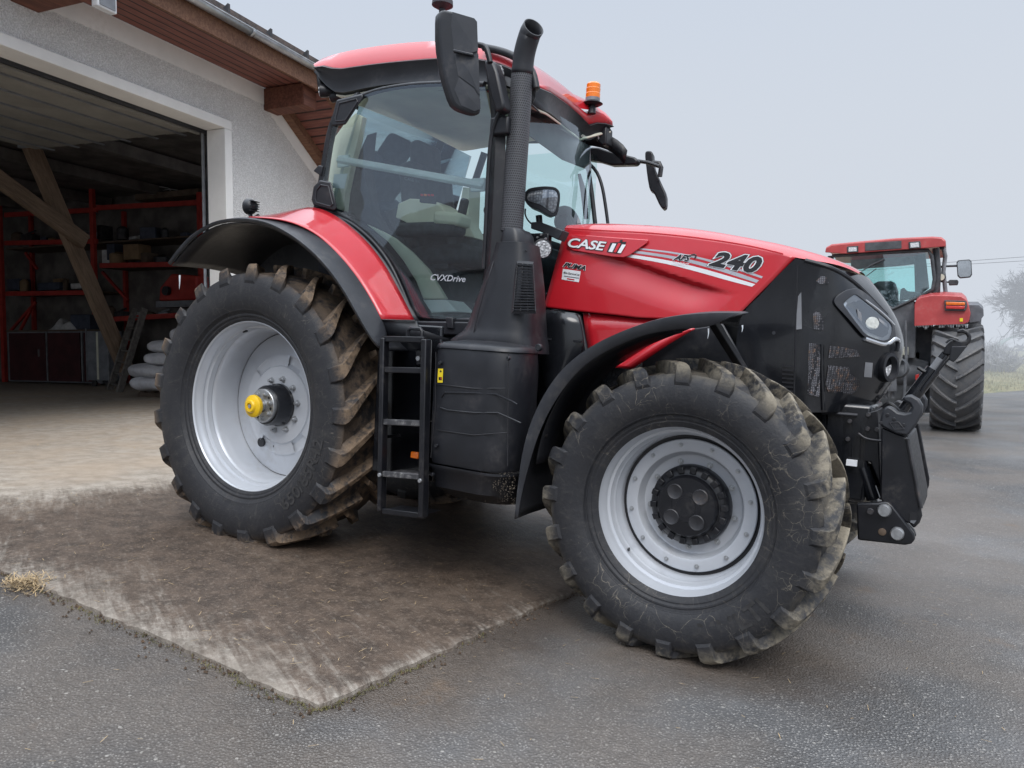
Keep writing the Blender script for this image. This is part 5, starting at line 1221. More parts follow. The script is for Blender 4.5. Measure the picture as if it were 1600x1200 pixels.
def icicle(p, L, parent, r=.006): MB().tube([p, p + Vector((.002, 0, -L * .5)), p + Vector((0, 0, -L))], [r, r * .6, .0008], 6).build('icicle', M['ice'], parent)
for px, py, L in ((1107, 513, .045), (1160, 508, .03)): icicle(P(px, py, y=-1.19), L, ff, .004)
mb = MB(); mb.bar(P(1112, 500, y=-.9), P(1175, 600, y=-.6), .05, .03); mb.build('mudguard_bracket', M['black'], TR, bevel=.005)

# ---- rear mudguard: black lip, red upper
lo = [(263.6, 412), (276, 396), (290.7, 379), (306, 365), (323, 354), (340, 347), (362, 343.5), (390, 344), (420, 350), (454, 368), (484, 391), (510, 418), (533, 449), (552, 482), (571, 516), (585, 537), (596, 546)]
hi = [(264.5, 408), (276, 391), (291, 374), (306.5, 361), (324, 351), (342, 344), (362, 340.5), (389, 338.8), (430, 341), (463, 349), (496, 366), (528, 396), (557, 431), (580, 468), (596, 499), (602, 515), (604, 530)]
NRF = 44; lo_, hi_ = pxcurve(lo, NRF), pxcurve(hi, NRF); CRr = Vector((0, 0, HR))
def rout(p, d, y): v = Vector((p.x, 0, p.z - HR)); v.normalize(); return Vector((p.x + v.x * d, y, p.z + v.z * d))
yl = -1.235
A0 = [P(*q, y=yl + .004) for q in lo_]; A1 = [P(*q, y=yl) for q in lo_]; A1 = [rout(p, .010, yl) for p in A0]
A2 = []
for i, q in enumerate(hi_):
    k = sstep(.30, .60, i / (NRF - 1)); A2.append(P(*q, y=lerp(yl + .012, -1.10, k)))
lip = MB().grid([[rout(p, -.012, yl + .012) for p in A0], A0, A1, A2, [rout(p, -.004, p.y + .02) for p in A2]]).build('rear_mudguard', M['black_dusty'], TR, smooth=40, solid=.008)
# shell under it
hz = lambda p, d, y: rout(p, d, y)
sh = MB().grid([[rout(p, -.010, -1.21) for p in A0], [rout(p, .00, -1.10) for p in A0], [rout(p, .01, -.9) for p in A0], [rout(p, .0, -.72) for p in A0], [rout(p, -.03, -.56) for p in A0], [rout(p, -.20, -.54) for p in A0], [rout(p, -.58, -.53) for p in A0]]).build('mudguard_shell', M['black'], lip, smooth=45, solid=.008)
# red upper skin: from the lip up to the cab seal
edge = pxcurve([(388, 338.6), (430, 340.6), (463, 348.6), (496, 365.6), (528, 395.5), (557, 430.5), (580, 467.5), (596, 498.5)], 30)
mid1 = pxcurve([(400, 337), (440, 336), (478, 343), (510, 358), (545, 387), (577, 424), (603, 464), (621, 499.5)], 30)
topc = pxcurve([(430, 335), (461, 327), (489, 322), (520, 333), (552, 357), (580, 384), (606, 420), (629, 464), (648, 500.5)], 30)
rows = []
for k in range(9):
    f = k / 8; row = []
    for i in range(30):
        a, m_, b = edge[i], mid1[i], topc[i]
        px = (1 - f) ** 2 * a[0] + 2 * f * (1 - f) * m_[0] + f * f * b[0]; py = (1 - f) ** 2 * a[1] + 2 * f * (1 - f) * m_[1] + f * f * b[1]
        y0_ = lerp(yl + .012, -1.10, sstep(.05, .5, i / 29)); row.append(P(px, py, y=lerp(y0_, -.86, f ** 1.15)))
    rows.append(row)
MB().grid(rows).build('red_mudguard_skin', M['red'], lip, smooth=50, solid=.006)
# inner filler so that nothing shows between skin and cab
mb = MB(); mb.grid([[P(*q, y=-.86) for q in topc], [Vector((P(*q, y=-.86).x - .02, -.45, P(*q, y=-.86).z - .03)) for q in topc]]); mb.build('mudguard_liner', M['black'], lip, smooth=40, solid=.01)
mb = MB(); mb.grid([[P(*q, y=-1.09) for q in ((597, 500), (622, 501), (650, 501))], [P(*q, y=-1.09) for q in ((603, 516), (625, 516), (654, 514))], [P(*q, y=-1.08) for q in ((604, 532), (628, 532), (700, 530))]]); mb.build('mudguard_foot', M['black'], lip, smooth=40, solid=.01)
mb = MB(); mb.tube([P(*q, y=-1.095) for q in ((596, 499.5), (622, 500.5), (649, 501))], .004, 6); mb.build('skin_seam', M['print_black'], lip)
for px, L in ((281, .10),): icicle(P(px, 430, y=-1.05), L, lip, .007)
pin(342, 366, -1.0, .02, 'print_black', lip, .01, 'plug', 12)
c = copy_tree(lip, TR); c.scale = (1, -1, 1)
# little black work lamp seen from behind on the rear mudguard
lc = P(391, 323, y=-.92); mb = MB(); rows = []
for d, r in ((-.05, .012), (-.04, .035), (-.01, .05), (.02, .052), (.026, .044)): rows.append([lc + Vector((-d, 0, 0)) + Vector((0, r * math.cos(a), r * 1.05 * math.sin(a))) for a in [2 * PI * i / 20 for i in range(20)]])
mb.grid(rows, cv=True); mb.poly(rows[0]); mb.poly(rows[-1]); rl = mb.build('rear_work_lamp', M['black'], TR, smooth=50)
mb = MB(); mb.tube([lc + Vector((0, 0, -.045)), lc + Vector((.02, 0, -.09)), P(404, 337, y=-.92)], .014, 8); mb.build('lamp_stalk', M['black_metal'], rl)
for k in range(5): mb = MB(); mb.box(lc + Vector((.042, 0, -.03 + k * .016)), (.02, .07, .005)); mb.build('cooling_fin', M['black'], rl)

# ---- cab
YD = -.80
def D(px, py, y=YD): return P(px, py, y=y)
gl = [(566, 150), (585, 143), (607, 138), (640, 133), (673, 131), (715, 130), (757, 132), (769, 190), (766, 250), (758, 406), (752, 450), (748, 500), (735, 500), (700, 499), (660, 496), (650, 485), (640, 458), (622, 416), (600, 388), (575, 362), (545, 340), (515, 330), (499, 327), (506, 275), (519, 200), (534, 172)]
def door_y(px, py): return YD - .03 * math.sin(PI * max(0, min(1, (px - 500) / 270))) 
ps = [P(a, b, y=door_y(a, b)) for a, b in gl]; cen = P(640, 310, y=door_y(640, 310)); n = len(ps)
ins = [p.lerp(cen, .5) for p in ps]; ins = [P(*(lambda q: q)((lerp(a, 640, .5), lerp(b, 310, .5))), y=door_y(lerp(a, 640, .5), 0)) for a, b in gl]
mb = MB(); mb.add(ps + ins + [cen], [(i, (i + 1) % n, n + (i + 1) % n, n + i) for i in range(n)] + [(n + i, n + (i + 1) % n, 2 * n) for i in range(n)]); door = mb.build('door_glass', M['glass'], TR, smooth=180)
def ptube(name, pts, y, r, m='black', parent=None, n=12, seg=8): 
    mb = MB(); path = [P(*q, y=(y if not callable(y) else y(*q))) for q in pxcurve(pts, n)]; mb.tube(path, r, seg); return mb.build(name, M[m], parent if parent is not None else TR, smooth=50)
# seals and pillars
ptube('door_seal', [(499, 327), (515, 330), (545, 340), (575, 362), (600, 388), (622, 416), (640, 458), (650, 486), (659, 497), (700, 500), (748, 501)], YD, .020, 'black', door, 26)
ptube('door_seal', [(495, 331), (515, 335), (545, 346), (570, 365), (592, 387), (612, 416), (631, 458), (642, 486), (650, 500)], YD - .02, .013, 'black', door, 26)
ptube('rear_pillar', [(563, 150), (532, 172), (518, 200), (506, 275), (496, 330)], YD + .02, .030, 'black', TR, 16)
ptube('top_seal', [(562, 152), (585, 143), (607, 138), (640, 133), (673, 131), (715, 130), (757, 132)], YD, .018, 'black', door, 16)
mb = MB(); qs = [[(760, 120), (769, 185), (766, 255), (757, 406), (748, 500)], [(788, 120), (790, 185), (790, 255), (788, 360), (785, 500)]]
mb.grid([[P(*q, y=YD) for q in pxcurve(qs[0], 14)], [P(*q, y=YD - .03) for q in pxcurve([(lerp(a[0], b[0], .3), a[1]) for a, b in zip(*qs)], 14)], [P(*q, y=YD) for q in pxcurve(qs[1], 14)], [P(*q, y=YD + .10) for q in pxcurve(qs[1], 14)]]); ap_ = mb.build('front_pillar', M['black'], TR, smooth=30, solid=.02)
ptube('grab_rail', [(786, 166), (775, 185), (768, 205), (763, 260), (760, 330), (756, 420)], YD - .06, .012, 'black', ap_, 14)
mb = MB(); mb.box(P(783, 198, y=YD - .03), (.12, .06, .10)); mb.build('pillar_bracket', M['black'], ap_, bevel=.012)
# door hinges: two black quilted covers on the rear pillar
for nm, pts in (('hinge_cover', [(526, 156), (566, 146), (568, 152), (540, 195), (518, 197), (517, 190)]), ('hinge_cover', [(500, 281), (517, 284), (527, 325), (522, 330), (490, 321), (487, 312), (490, 292)])):
    mb = MB(); mb.prism([P(*q, y=YD - .05) for q in pts], [P(*q, y=YD + .02) for q in pts]); hg = mb.build(nm, M['black'], TR, bevel=.010, smooth=35)
    c_ = (sum(a for a, b in pts) / len(pts), sum(b for a, b in pts) / len(pts)); i2 = [(lerp(c_[0], a, .68), lerp(c_[1], b, .68)) for a, b in pts]; mb = MB(); mb.tube([P(*q, y=YD - .052) for q in i2 + i2[:1]], .005, 6); mb.build('cover_rib', M['black_dusty'], hg)
mb = MB(); mb.ext([P(*q, y=YD - .02) for q in ((489, 267), (497, 258), (504, 259), (501, 275))], (0, .05, 0)); mb.build('latch_plate', M['black'], TR, bevel=.006)
# roof
def srow(pts, y, n=26): return [P(*q, y=(y if not isinstance(y, (list, tuple)) else lerp(y[0], y[1], i / (n - 1)))) for i, q in enumerate(pxcurve(pts, n))]
YRr = -.74
top_e = [(492, 99), (503, 90.5), (540, 80), (590, 71.7), (640, 66), (680, 64), (720, 64.5), (757, 68), (785, 75), (806, 85), (826, 100), (840, 128)]
low_e = [(492, 104), (512, 101), (525, 108), (556, 103), (607, 96.5), (687, 89.5), (740, 90), (775, 96), (800, 106), (822, 118), (832, 128), (839, 138)]
fas_e = [(490, 112), (500, 124), (524, 148), (566, 138), (607, 131), (660, 127), (715, 126), (760, 127), (790, 132), (810, 142), (824, 155), (830, 164)]
r_low = srow(low_e, (YRr - .03, YRr + .04)); r_top = srow(top_e, (YRr + .02, YRr + .10)); r_fas = srow(fas_e, (YRr - .01, YRr + .02))
# the far edge mirrors the near one, then the red skin spans between them
def mir(p, up=0): return Vector((p.x, -p.y, p.z + up))
FT = [P(841, 131, y=-.64), P(860, 136, y=-.36), P(886.7, 153.3, y=.05), P(905, 168, y=.32), P(917, 177, y=.45), P(929, 172.5, y=.50), P(943, 178, y=.56), P(957, 190, y=.63)]
FB = [P(841, 136, y=-.66), P(860, 144, y=-.36), P(886.7, 163, y=.05), P(905, 179, y=.32), P(920, 194.5, y=.45), P(932, 191, y=.51), P(946, 192, y=.57), P(957.5, 196, y=.64)]
FF_ = [P(830, 164, y=-.70), P(860, 177, y=-.36), P(886.7, 198.7, y=.05), P(898, 209, y=.32), P(910, 217, y=.45), P(922, 219, y=.50), P(936, 212, y=.57), P(955, 203, y=.64)]
mb = MB(); crown = []
N_ = len(r_top)
for k in range(9):
    f = k / 8; row = []
    for i in range(N_):
        a = r_top[i]; s_ = i / (N_ - 1); b = Vector((lerp(r_top[0].x, FT[-1].x, (a.x - r_top[0].x) / (r_top[-1].x - r_top[0].x)), lerp(.72, FT[-1].y, s_), a.z + (FT[-1].z - r_top[-1].z) * s_ ** 3))
        q = a.lerp(b, f) + Vector((0, 0, .035 * math.sin(PI * f)))
        e_ = r_top[-1].lerp(FT[-1], f) + Vector((0, 0, .035 * math.sin(PI * f))); t_ = resample(FT, 9)[k]
        row.append(q + (t_ - e_) * s_ ** 4)
    crown.append(row)
mb.grid([r_low, [p.lerp(q, .5) + Vector((0, -.014, 0)) for p, q in zip(r_low, r_top)]] + crown); roof_ = mb.build('cab_roof', M['red'], TR, smooth=50)
mb = MB(); mb.grid([[p + Vector((-.35, 0, .0)) for p in FT], FT, FB]); mb.build('roof_front', M['red'], roof_, smooth=50, solid=.01)
mb = MB(); mb.grid([r_low, [p + Vector((0, -.016, -.012)) for p in r_low], [p.lerp(q, .5) + Vector((0, .015, 0)) for p, q in zip(r_low, r_fas)], r_fas, [Vector((p.x, p.y + .12, p.z - .02)) for p in r_fas]]); rf2 = mb.build('roof_fascia', M['black'], roof_, smooth=50, solid=.006)
mb = MB(); mb.grid([FB, [p + Vector((.012, 0, -.01)) for p in FB], [p.lerp(q, .5) + Vector((-.015, 0, 0)) for p, q in zip(FB, FF_)], FF_, [p + Vector((-.16, 0, .01)) for p in FF_]]); mb.build('front_fascia', M['black'], roof_, smooth=50, solid=.006)
# rim between near side and front (dark brow around the front corner)
ptube('roof_brow', [(756, 74), (785, 80), (808, 90), (826, 104), (834, 116), (838, 138)], YRr + .01, .022, 'black', roof_, 14)
# far side skirt and rear of the roof
mb = MB(); mb.grid([[mir(p) for p in r_low], [mir(p) for p in r_fas]]); mb.build('roof_fascia', M['black'], roof_, smooth=50, solid=.01)
mb = MB(); mb.grid([[Vector((r_low[0].x, lerp(-.74, .74, k / 8), r_low[0].z)) for k in range(9)], [Vector((r_low[0].x + .03, lerp(-.74, .74, k / 8), r_low[0].z - .16)) for k in range(9)]]); mb.build('rear_fascia', M['black'], roof_, smooth=50, solid=.02)
# head lining
hl = MB(); xs = [(r_fas[i].x, r_fas[i].z) for i in range(3, N_)]
hr_ = resample(FF_, 6); e0_ = Vector((xs[-1][0], 0, xs[-1][1]))
hl.grid([[Vector((lerp(xs[0][0], hr_[k].x, (x - xs[0][0]) / (xs[-1][0] - xs[0][0])), lerp(yy, hr_[k].y, ((x - xs[0][0]) / (xs[-1][0] - xs[0][0])) ** 3), z - .012 + (hr_[k].z - xs[-1][1]) * ((x - xs[0][0]) / (xs[-1][0] - xs[0][0])) ** 3)) for x, z in xs] for k, yy in enumerate((-.72, -.45, -.15, .15, .45, .70))]); hl.build('head_lining', M['cream'], TR, smooth=50, solid=.01)
# lamps under the roof
def roundlamp(name, c, d, r, parent, m='black', lens='lens', depth=.07):
    d = Vector(d).normalized(); mb = MB(); mb.tube([c - d * depth, c - d * depth * .5, c, c + d * .004], [r * .55, r * .95, r * 1.08, r * .93], 24); o = mb.build(name, M[m], parent, smooth=45)
    mb = MB(); s1 = d.orthogonal().normalized(); s2 = d.cross(s1); mb.add([c + d * .0055 + (s1 * math.cos(a) + s2 * math.sin(a)) * r * .90 for a in [2 * PI * i / 24 for i in range(24)]], [tuple(range(24))])
    nl = 8 if r > .05 else 6
    for k in range(nl + 1):
        a = 2 * PI * k / nl; q = 0 if k == nl else .58; p = c + d * .006 + (s1 * math.cos(a) + s2 * math.sin(a)) * r * q
        mb.tube([p, p + d * .004, p + d * .002], [r * .24, r * .20, r * .08], 10)
    mb.build('lamp_lens', M[lens], o, smooth=30)
    return o
vd_ = (C_T - P(780, 112, y=-.75)).normalized()
roundlamp('roof_lamp', P(780, 111, y=-.73), (.75, -.6, -.1), .036, TR); roundlamp('roof_lamp', P(829, 128, y=-.66), (.95, -.25, -.1), .040, TR)
roundlamp('roof_lamp', P(940, 214, y=.60) , (.7, -.7, -.1), .036, TR)
fl_ = P(936, 205, y=.60); mb = MB(); mb.ext([P(*q, y=.58) for q in ((932, 196), (948, 197), (947, 225), (940, 227), (934, 221))], (0, .12, 0)); mb.build('lamp_pod', M['black'], roof_, bevel=.012)
rlmp = roundlamp('roof_lamp', P(501, 142, y=-.72), (-.75, -.55, -.05), .042, TR, lens='white', depth=.09)
roundlamp('roof_lamp', P(519, 152, y=-.66), (-.9, -.2, -.1), .035, TR, depth=.09)
mb = MB(); mb.tube([P(505, 142, y=-.70), P(520, 135, y=-.66), P(528, 125, y=-.64)], .022, 8); mb.build('lamp_bracket', M['black'], roof_)
# beacon on the far front corner of the roof
bc = P(925, 171, y=.46); bm_ = MB(); bm_.tube([bc + Vector((0, 0, -.03)), bc + Vector((0, 0, .03))], [.030, .022], 14); bm_.tube([bc + Vector((0, 0, .028)), bc + Vector((0, 0, .040)), bc + Vector((0, 0, .055))], [.055, .075, .05], 24); be = bm_.build('beacon', M['black'], TR, smooth=45)
mb = MB(); mb.tube([bc + Vector((0, 0, .055)), bc + Vector((0, 0, .078))], [.052, .052], 24); mb.build('beacon_ring', M['grey_metal'], be)
mb = MB(); mb.tube([bc + Vector((0, 0, .078 + dz)) for dz in (0, .03, .034, .064, .068, .095, .105)], [.052, .052, .050, .052, .050, .050, .042], 28); mb.build('beacon_lens', M['amber'], be, smooth=25)
# receiver behind the near mirror, at the top edge of the frame
rc_ = P(691, 14, y=-.74); mb = MB(); mb.tube([rc_ + Vector((0, .03, -.42)), rc_], [.02, .02], 12); mb.tube([rc_ + Vector((0, 0, .0)), rc_ + Vector((0, 0, .02)), rc_ + Vector((0, 0, .05)), rc_ + Vector((0, 0, .07))], [.03, .065, .062, .03], 22); mb.build('aerial', M['cab_dark'], TR, smooth=45)
# windscreen, other glass
wsr = []
for k in range(9):
    f = k / 8; yv = lerp(-.74, .66, f); b = .13 * math.sin(PI * f)
    wsr.append([Vector((lerp(1.56, 1.50, s) + b - .02 * s * s, yv, lerp(1.62, 2.86 + .05 * f, s))) for s in (0, .25, .5, .75, 1)])
MB().grid(wsr).build('windscreen', M['glass'], TR, smooth=180)
for k_, yv in ((0, -.76),): pass
fp = [P(912, 222, y=.66), P(919, 262, y=.66), P(925, 305, y=.66), P(930, 350, y=.66), P(936, 400, y=.66)]
mb = MB(); mb.tube(fp, .017, 10); mb.build('cab_pillar', M['black'], TR, smooth=50)
ptube('grab_rail', [(922, 257), (933, 268), (941, 290), (946, 320), (950, 350), (953, 380)], .74, .013, 'black', TR, 16)
mb = MB(); mb.grid([[Vector((.22, .79, 2.18)), Vector((.5, .80, 2.0)), Vector((1.0, .80, 1.6)), Vector((1.5, .78, 1.55))], [Vector((.50, .76, 2.88)), Vector((.8, .77, 2.9)), Vector((1.2, .76, 2.9)), Vector((1.5, .74, 2.85))]]); mb.build('door_glass', M['glass'], TR, smooth=180)
for a, b in (((.18, .80, 2.15), (.46, .78, 2.95)), ((1.1, .81, 1.5), (.2, .81, 2.15)), ((.72, .80, 1.9), (.80, .78, 2.92))):
    mb = MB(); mb.tube([a, b], .03, 10); mb.build('cab_frame', M['black'], TR, smooth=50)
mb = MB(); mb.grid([[Vector((.16, -.70, 2.10)), Vector((.10, 0, 2.05)), Vector((.16, .70, 2.10))], [Vector((.40, -.68, 2.90)), Vector((.34, 0, 2.95)), Vector((.40, .68, 2.90))]]); mb.build('rear_window', M['glass'], TR, smooth=180)
# cab floor, lower walls
mb = MB(); mb.box((.95, 0, 1.46), (1.3, 1.45, .06)); mb.build('cab_floor', M['cab_dark'], TR, bevel=.01)
mb = MB(); mb.ext([(.12, -.70, 2.12), (.45, -.70, 2.10), (.80, -.70, 1.85), (1.02, -.70, 1.52), (.5, -.70, 1.42), (.12, -.7, 1.42)], (0, 1.4, 0)); mb.build('cab_rear_wall', M['cab_dark'], TR, bevel=.01)
mb = MB(); mb.box((1.57, 0, 1.74), (.05, 1.4, .6)); mb.build('cab_front_wall', M['cab_grey'], TR, bevel=.01)
# cream trims seen through the door glass
def trim(name, pts, y, m='cream', th=.03): mb = MB(); mb.ext([P(*q, y=y) for q in pts], (0, th, 0)); return mb.build(name, M[m], TR, bevel=.006)
trim('inner_mudguard_trim', [(572, 350), (598, 362), (616, 372), (642, 393), (668, 420), (688, 452), (697, 467), (661, 467), (650, 440), (630, 408), (606, 378)], -.69)
trim('sill_trim', [(660, 468), (697, 468), (716, 487), (674, 489)], -.68, 'alu', .2)
trim('rear_post_trim', [(522, 215), (540, 190), (556, 176), (566, 182), (560, 215), (548, 262), (540, 300), (537, 330), (515, 322), (510, 300)], -.66, 'cream', .05)
trim('rear_post_inner', [(560, 170), (575, 195), (568, 260), (580, 330), (600, 362), (560, 342), (535, 320), (540, 262)], -.52, 'cab_dark', .1)
trim('window_sticker', [(522, 272), (543, 271), (538, 295), (519, 293)], -.79, 'white', .003)
# horizontal grab bar behind the glass
mb = MB(); a_, b_ = P(529, 249, y=-.76), P(756, 290, y=-.76); mb.bar(a_, b_, .03, .048, (0, .65, .76)); gb_ = mb.build('grab_bar', M['alu'], TR, bevel=.006)
for q in ((537, 252), (747, 289)): mb = MB(); mb.box(P(*q, y=-.755), (.10, .02, .08)); mb.build('bar_mount', M['alu'], gb_, bevel=.008)
# seat
st_ = MB()
def cushion(c, d, tilt=0, name='seat_cushion', m='cab_dark', bev=.05): mb = MB(); mb.box((0, 0, 0), d); o = mb.build(name, M[m], seat_, bevel=bev, seg=4, smooth=60); o.location = c; o.rotation_euler = (0, tilt, 0); return o
mb = MB(); mb.box((.72, .02, 1.72), (.40, .42, .34)); seat_ = mb.build('driver_seat', M['cab_dark'], TR, bevel=.04, seg=3)
cushion((.76, .02, 1.98), (.52, .54, .14), -.05); cushion((.50, .02, 2.32), (.15, .52, .66), -.16, 'seat_back'); cushion((.44, .02, 2.72), (.11, .30, .22), -.12, 'headrest')
text_on('seat_letters', 'CASE IH', [(632, 276), (655, 281), (655, 286), (632, 281)], lambda a, b: P(a, b, y=-.26), 'cab_grey', seat_, lift=0)
cushion((.80, -.36, 2.13), (.52, .14, .09), 0, 'armrest', 'cab_dark', .03); cushion((.98, -.36, 2.19), (.22, .16, .09), .1, 'armrest_console', 'cream', .03); cushion((1.06, -.36, 2.26), (.05, .06, .14), .2, 'joystick', 'cab_dark', .02)
mb = MB(); mb.ext([P(*q, y=-.45) for q in ((655, 302), (680, 305), (678, 318), (655, 316))], (0, .03, 0)); mo_ = mb.build('monitor', M['cab_dark'], TR, bevel=.005)
for i, m_ in enumerate(('print_red', 'orange', 'print_red', 'print_red')): mb = MB(); mb.poly([P(657 + i * 5.5 + dx, 302.8 + dy, y=-.455) for dx, dy in ((0, 0), (4.3, .5), (4.3, 3.8), (0, 3.3))]); mb.build('monitor_key', M[m_], mo_, smooth=0)
trim('side_console', [(622, 318), (640, 310), (672, 312), (690, 322), (700, 345), (690, 352), (640, 350), (618, 340)], -.30, 'cream', .25)
trim('rear_shelf', [(600, 330), (640, 320), (668, 340), (700, 350), (700, 420), (660, 420), (625, 380)], -.22, 'cab_dark', .6)
trim('dash_post', [(723, 292), (733, 293), (731, 350), (742, 372), (720, 368), (700, 365), (714, 345)], -.10, 'cream', .15)
mb = MB(); mb.box((1.42, 0, 1.86), (.26, .5, .5)); dsh = mb.build('dashboard', M['cab_dark'], TR, bevel=.04)
swc = Vector((1.20, .02, 2.19)); Mx = Matrix.Rotation(.75, 3, 'Y'); mb = MB(); mb.tube([swc + Mx @ Vector((.21 * math.cos(a), .21 * math.sin(a), 0)) for a in [2 * PI * i / 32 for i in range(33)]], .017, 10, caps=False)
for a in (0.4, 2.5, 4.6): mb.bar(swc, swc + Mx @ Vector((.2 * math.cos(a), .2 * math.sin(a), 0)), .035, .012)
mb.tube([swc, Vector((1.36, .02, 1.95))], .03, 10); mb.build('steering_wheel', M['cab_dark'], TR, smooth=50)
# curtain-like sun blind and coat hook shapes, mirrors seen through the glass
mb = MB(); mb.ext([(1.50, -.35, 2.86), (1.50, .60, 2.88), (1.52, .60, 2.70), (1.54, .1, 2.66), (1.53, -.35, 2.70)], (-.01, 0, 0)); mb.build('sun_blind', M['cab_grey'], TR)
wip = MB(); wip.tube([P(905, 272, y=.5), P(912, 300, y=.52), P(916, 342, y=.54)], [.012, .024, .018], 8); wip.build('wiper', M['black'], TR, smooth=50)
mb = MB(); mb.tube([P(895, 205, y=.42), P(900, 225, y=.44), P(906, 240, y=.46)], [.02, .028, .012], 8); mb.build('inner_mirror', M['black'], TR, smooth=50)
text_on('glass_letters', 'CVXDrive', [(674, 428), (728, 431), (727, 441), (672, 438)], lambda a, b: P(a, b, y=door_y(a, b)), 'silver_print', door, shear=.2, bold=.015, lift=.003)
mb = MB(); mb.ext([P(*q, y=YD - .045) for q in ((696, 495), (707, 496), (708, 514), (697, 513))], (0, .06, 0)); mb.build('door_catch', M['black'], TR, bevel=.006)
mb = MB(); mb.ext([P(*q, y=-.83) for q in ((650, 501), (748, 503), (735, 525), (640, 522), (604, 530), (600, 516))], (0, .10, 0)); mb.build('door_sill', M['black'], TR, bevel=.01)
mb = MB(); mb.box((1.3, -.55, 1.25), (.75, .5, .42)); mb.build('battery_box', M['black'], TR, bevel=.03)

# ---- exhaust tower, cover, steps
YE = -.76
xc = P(801, 350, y=YE); xt = P(815, 118, y=YE)
pb_, pt_ = P(799, 362, y=YE), P(816, 116, y=YE)
mb = MB(); L_ = (pt_ - pb_).length; mb.tube([(0, 0, L_ * i / 12) for i in range(13)], [.066 - .003 * i / 12 for i in range(13)], 32); pf = mb.build('exhaust_shield', M['perforated'], TR, smooth=50)
zd = (pt_ - pb_).normalized(); pf.location = pb_; pf.rotation_euler = zd.to_track_quat('Z', 'Y').to_euler()
el_ = [(816, 116), (817, 104), (818, 90), (822, 72), (827, 56), (831, 45)]
path = [P(*q, y=YE - .02 * i / 5) for i, q in enumerate(pxcurve(el_, 12))]; path[-1] = path[-1] + Vector((.02, -.015, 0)); 
mb = MB(); mb.tube(path, [.064] * 2 + [.061] * 10, 28, caps=False); pp_ = mb.build('exhaust_pipe', M['exhaust'], TR, smooth=50, solid=.006, off=-1)
mb = MB(); mb.tube([p.lerp(path[-2], .0) for p in path[-3:-1]], .052, 24); mb.build('pipe_bore', M['print_black'], pp_)
# tower: stacked sections from the base to the ring round the pipe (pixel left/right edges)
secs = [(788, 813, 358), (784, 818, 366), (782, 820, 379), (775.5, 827.5, 380.5), (775, 828, 384), (771, 830, 400), (764, 832.5, 420), (756, 834.5, 443), (747, 836, 467), (738, 837, 495), (732, 838, 512), (726, 838.5, 521), (718, 839, 527), (708, 841, 534), (700, 842, 548)]
rows = []
for l_, r_, yy in secs:
    p, q = P(l_, yy, y=-.86), P(r_, yy, y=-.86); cx = (p.x + q.x) / 2; hx = (q.x - p.x) / 2; dp = min(.20, .07 + hx * .5); z = (p.z + q.z) / 2; row = []
    for i in range(28):
        a = 2 * PI * i / 28; e = .62; row.append(Vector((cx + hx * .97 * math.copysign(abs(math.cos(a)) ** e, math.cos(a)), -.80 + dp * math.copysign(abs(math.sin(a)) ** e, math.sin(a)) - (.0), z)))
    rows.append(row)
tw_ = MB().grid(rows, cv=True).build('exhaust_tower', M['black'], TR, smooth=40)
def tower_pt(px, py): return P(px, py, y=-.985 + .10 * sstep(440, 385, py))
vq = [(808.5, 411), (832.5, 413), (836.5, 486), (802, 486)]
mb = MB(); K = 12
fr_o = [(806, 407), (834, 409), (838, 490), (799, 490)]
mb.grid([[dec(tower_pt(*q), .004) for q in fr_o], [dec(tower_pt(*q), .008) for q in vq]], cv=True); vent = mb.build('tower_vent', M['black'], TR, smooth=0)
mb = MB(); mb.poly([dec(tower_pt(*q), .005) for q in vq]); mb.build('vent_backing', M['print_black'], vent, smooth=0)
for k in range(17):
    f = (k + .5) / 17; a = (lerp(vq[0][0], vq[3][0], f), lerp(vq[0][1], vq[3][1], f)); b = (lerp(vq[1][0], vq[2][0], f), lerp(vq[1][1], vq[2][1], f)); mb = MB(); mb.bar(dec(tower_pt(*a), .010), dec(tower_pt(*b), .010), .008, .007); mb.build('vent_slat', M['black'], vent, smooth=0)
for i in range(4):
    f = i / 3; a = (lerp(808.5, 832.5, f), lerp(411, 413, f)); b = (lerp(802, 836.5, f), 486); mb = MB(); mb.bar(dec(tower_pt(*a), .011), dec(tower_pt(*b), .011), .005, .005); mb.build('vent_bar', M['black'], vent, smooth=0)
mb = MB(); mb.tube([dec(tower_pt(*q), .002) for q in pxcurve([(778, 388), (766, 425), (752, 470), (740, 520)], 12)], .0025, 5); mb.build('tower_seam', M['print_black'], tw_)
for q in ((788, 391), (822, 392)): pin(*q, -.90, .007, 'black', tw_, .006, 'screw', 10)
# cover below: flat outer face turning into a front face
def cov(z_px_l, z_px_r): pass
xl = P(677, 540, y=-1.20).x; x1 = P(790, 548, y=-1.20).x; x2 = P(848, 545, y=-.72).x
plan = [(xl + .0, -.70), (xl, -1.17), (xl + .012, -1.192), (xl + .04, -1.200), (x1 - .10, -1.215), (x1 - .04, -1.20), (x1 + .01, -1.17), (x1 + .045, -1.11), (x1 + .055, -1.02), (x1 + .03, -.90), (x1 - .04, -.75)]
ztop = P(730, 547, y=-1.2).z; zbot = P(730, 733, y=-1.21).z
def ring(z, s=0.0): return [Vector((x + (s if x < xl + .1 else -s), y + (s if y < -.8 else 0), z)) for x, y in plan]
cvz = [zbot, zbot + .01] + [lerp(zbot, ztop, k / 10) for k in range(1, 10)] + [ztop - .005, ztop]
cvr = [ring(z, .012 * (abs(z - (zbot + ztop) / 2) / ((ztop - zbot) / 2)) ** 6) for z in cvz]
cover = MB().grid(cvr).build('tank_cover', M['black'], TR, smooth=35)
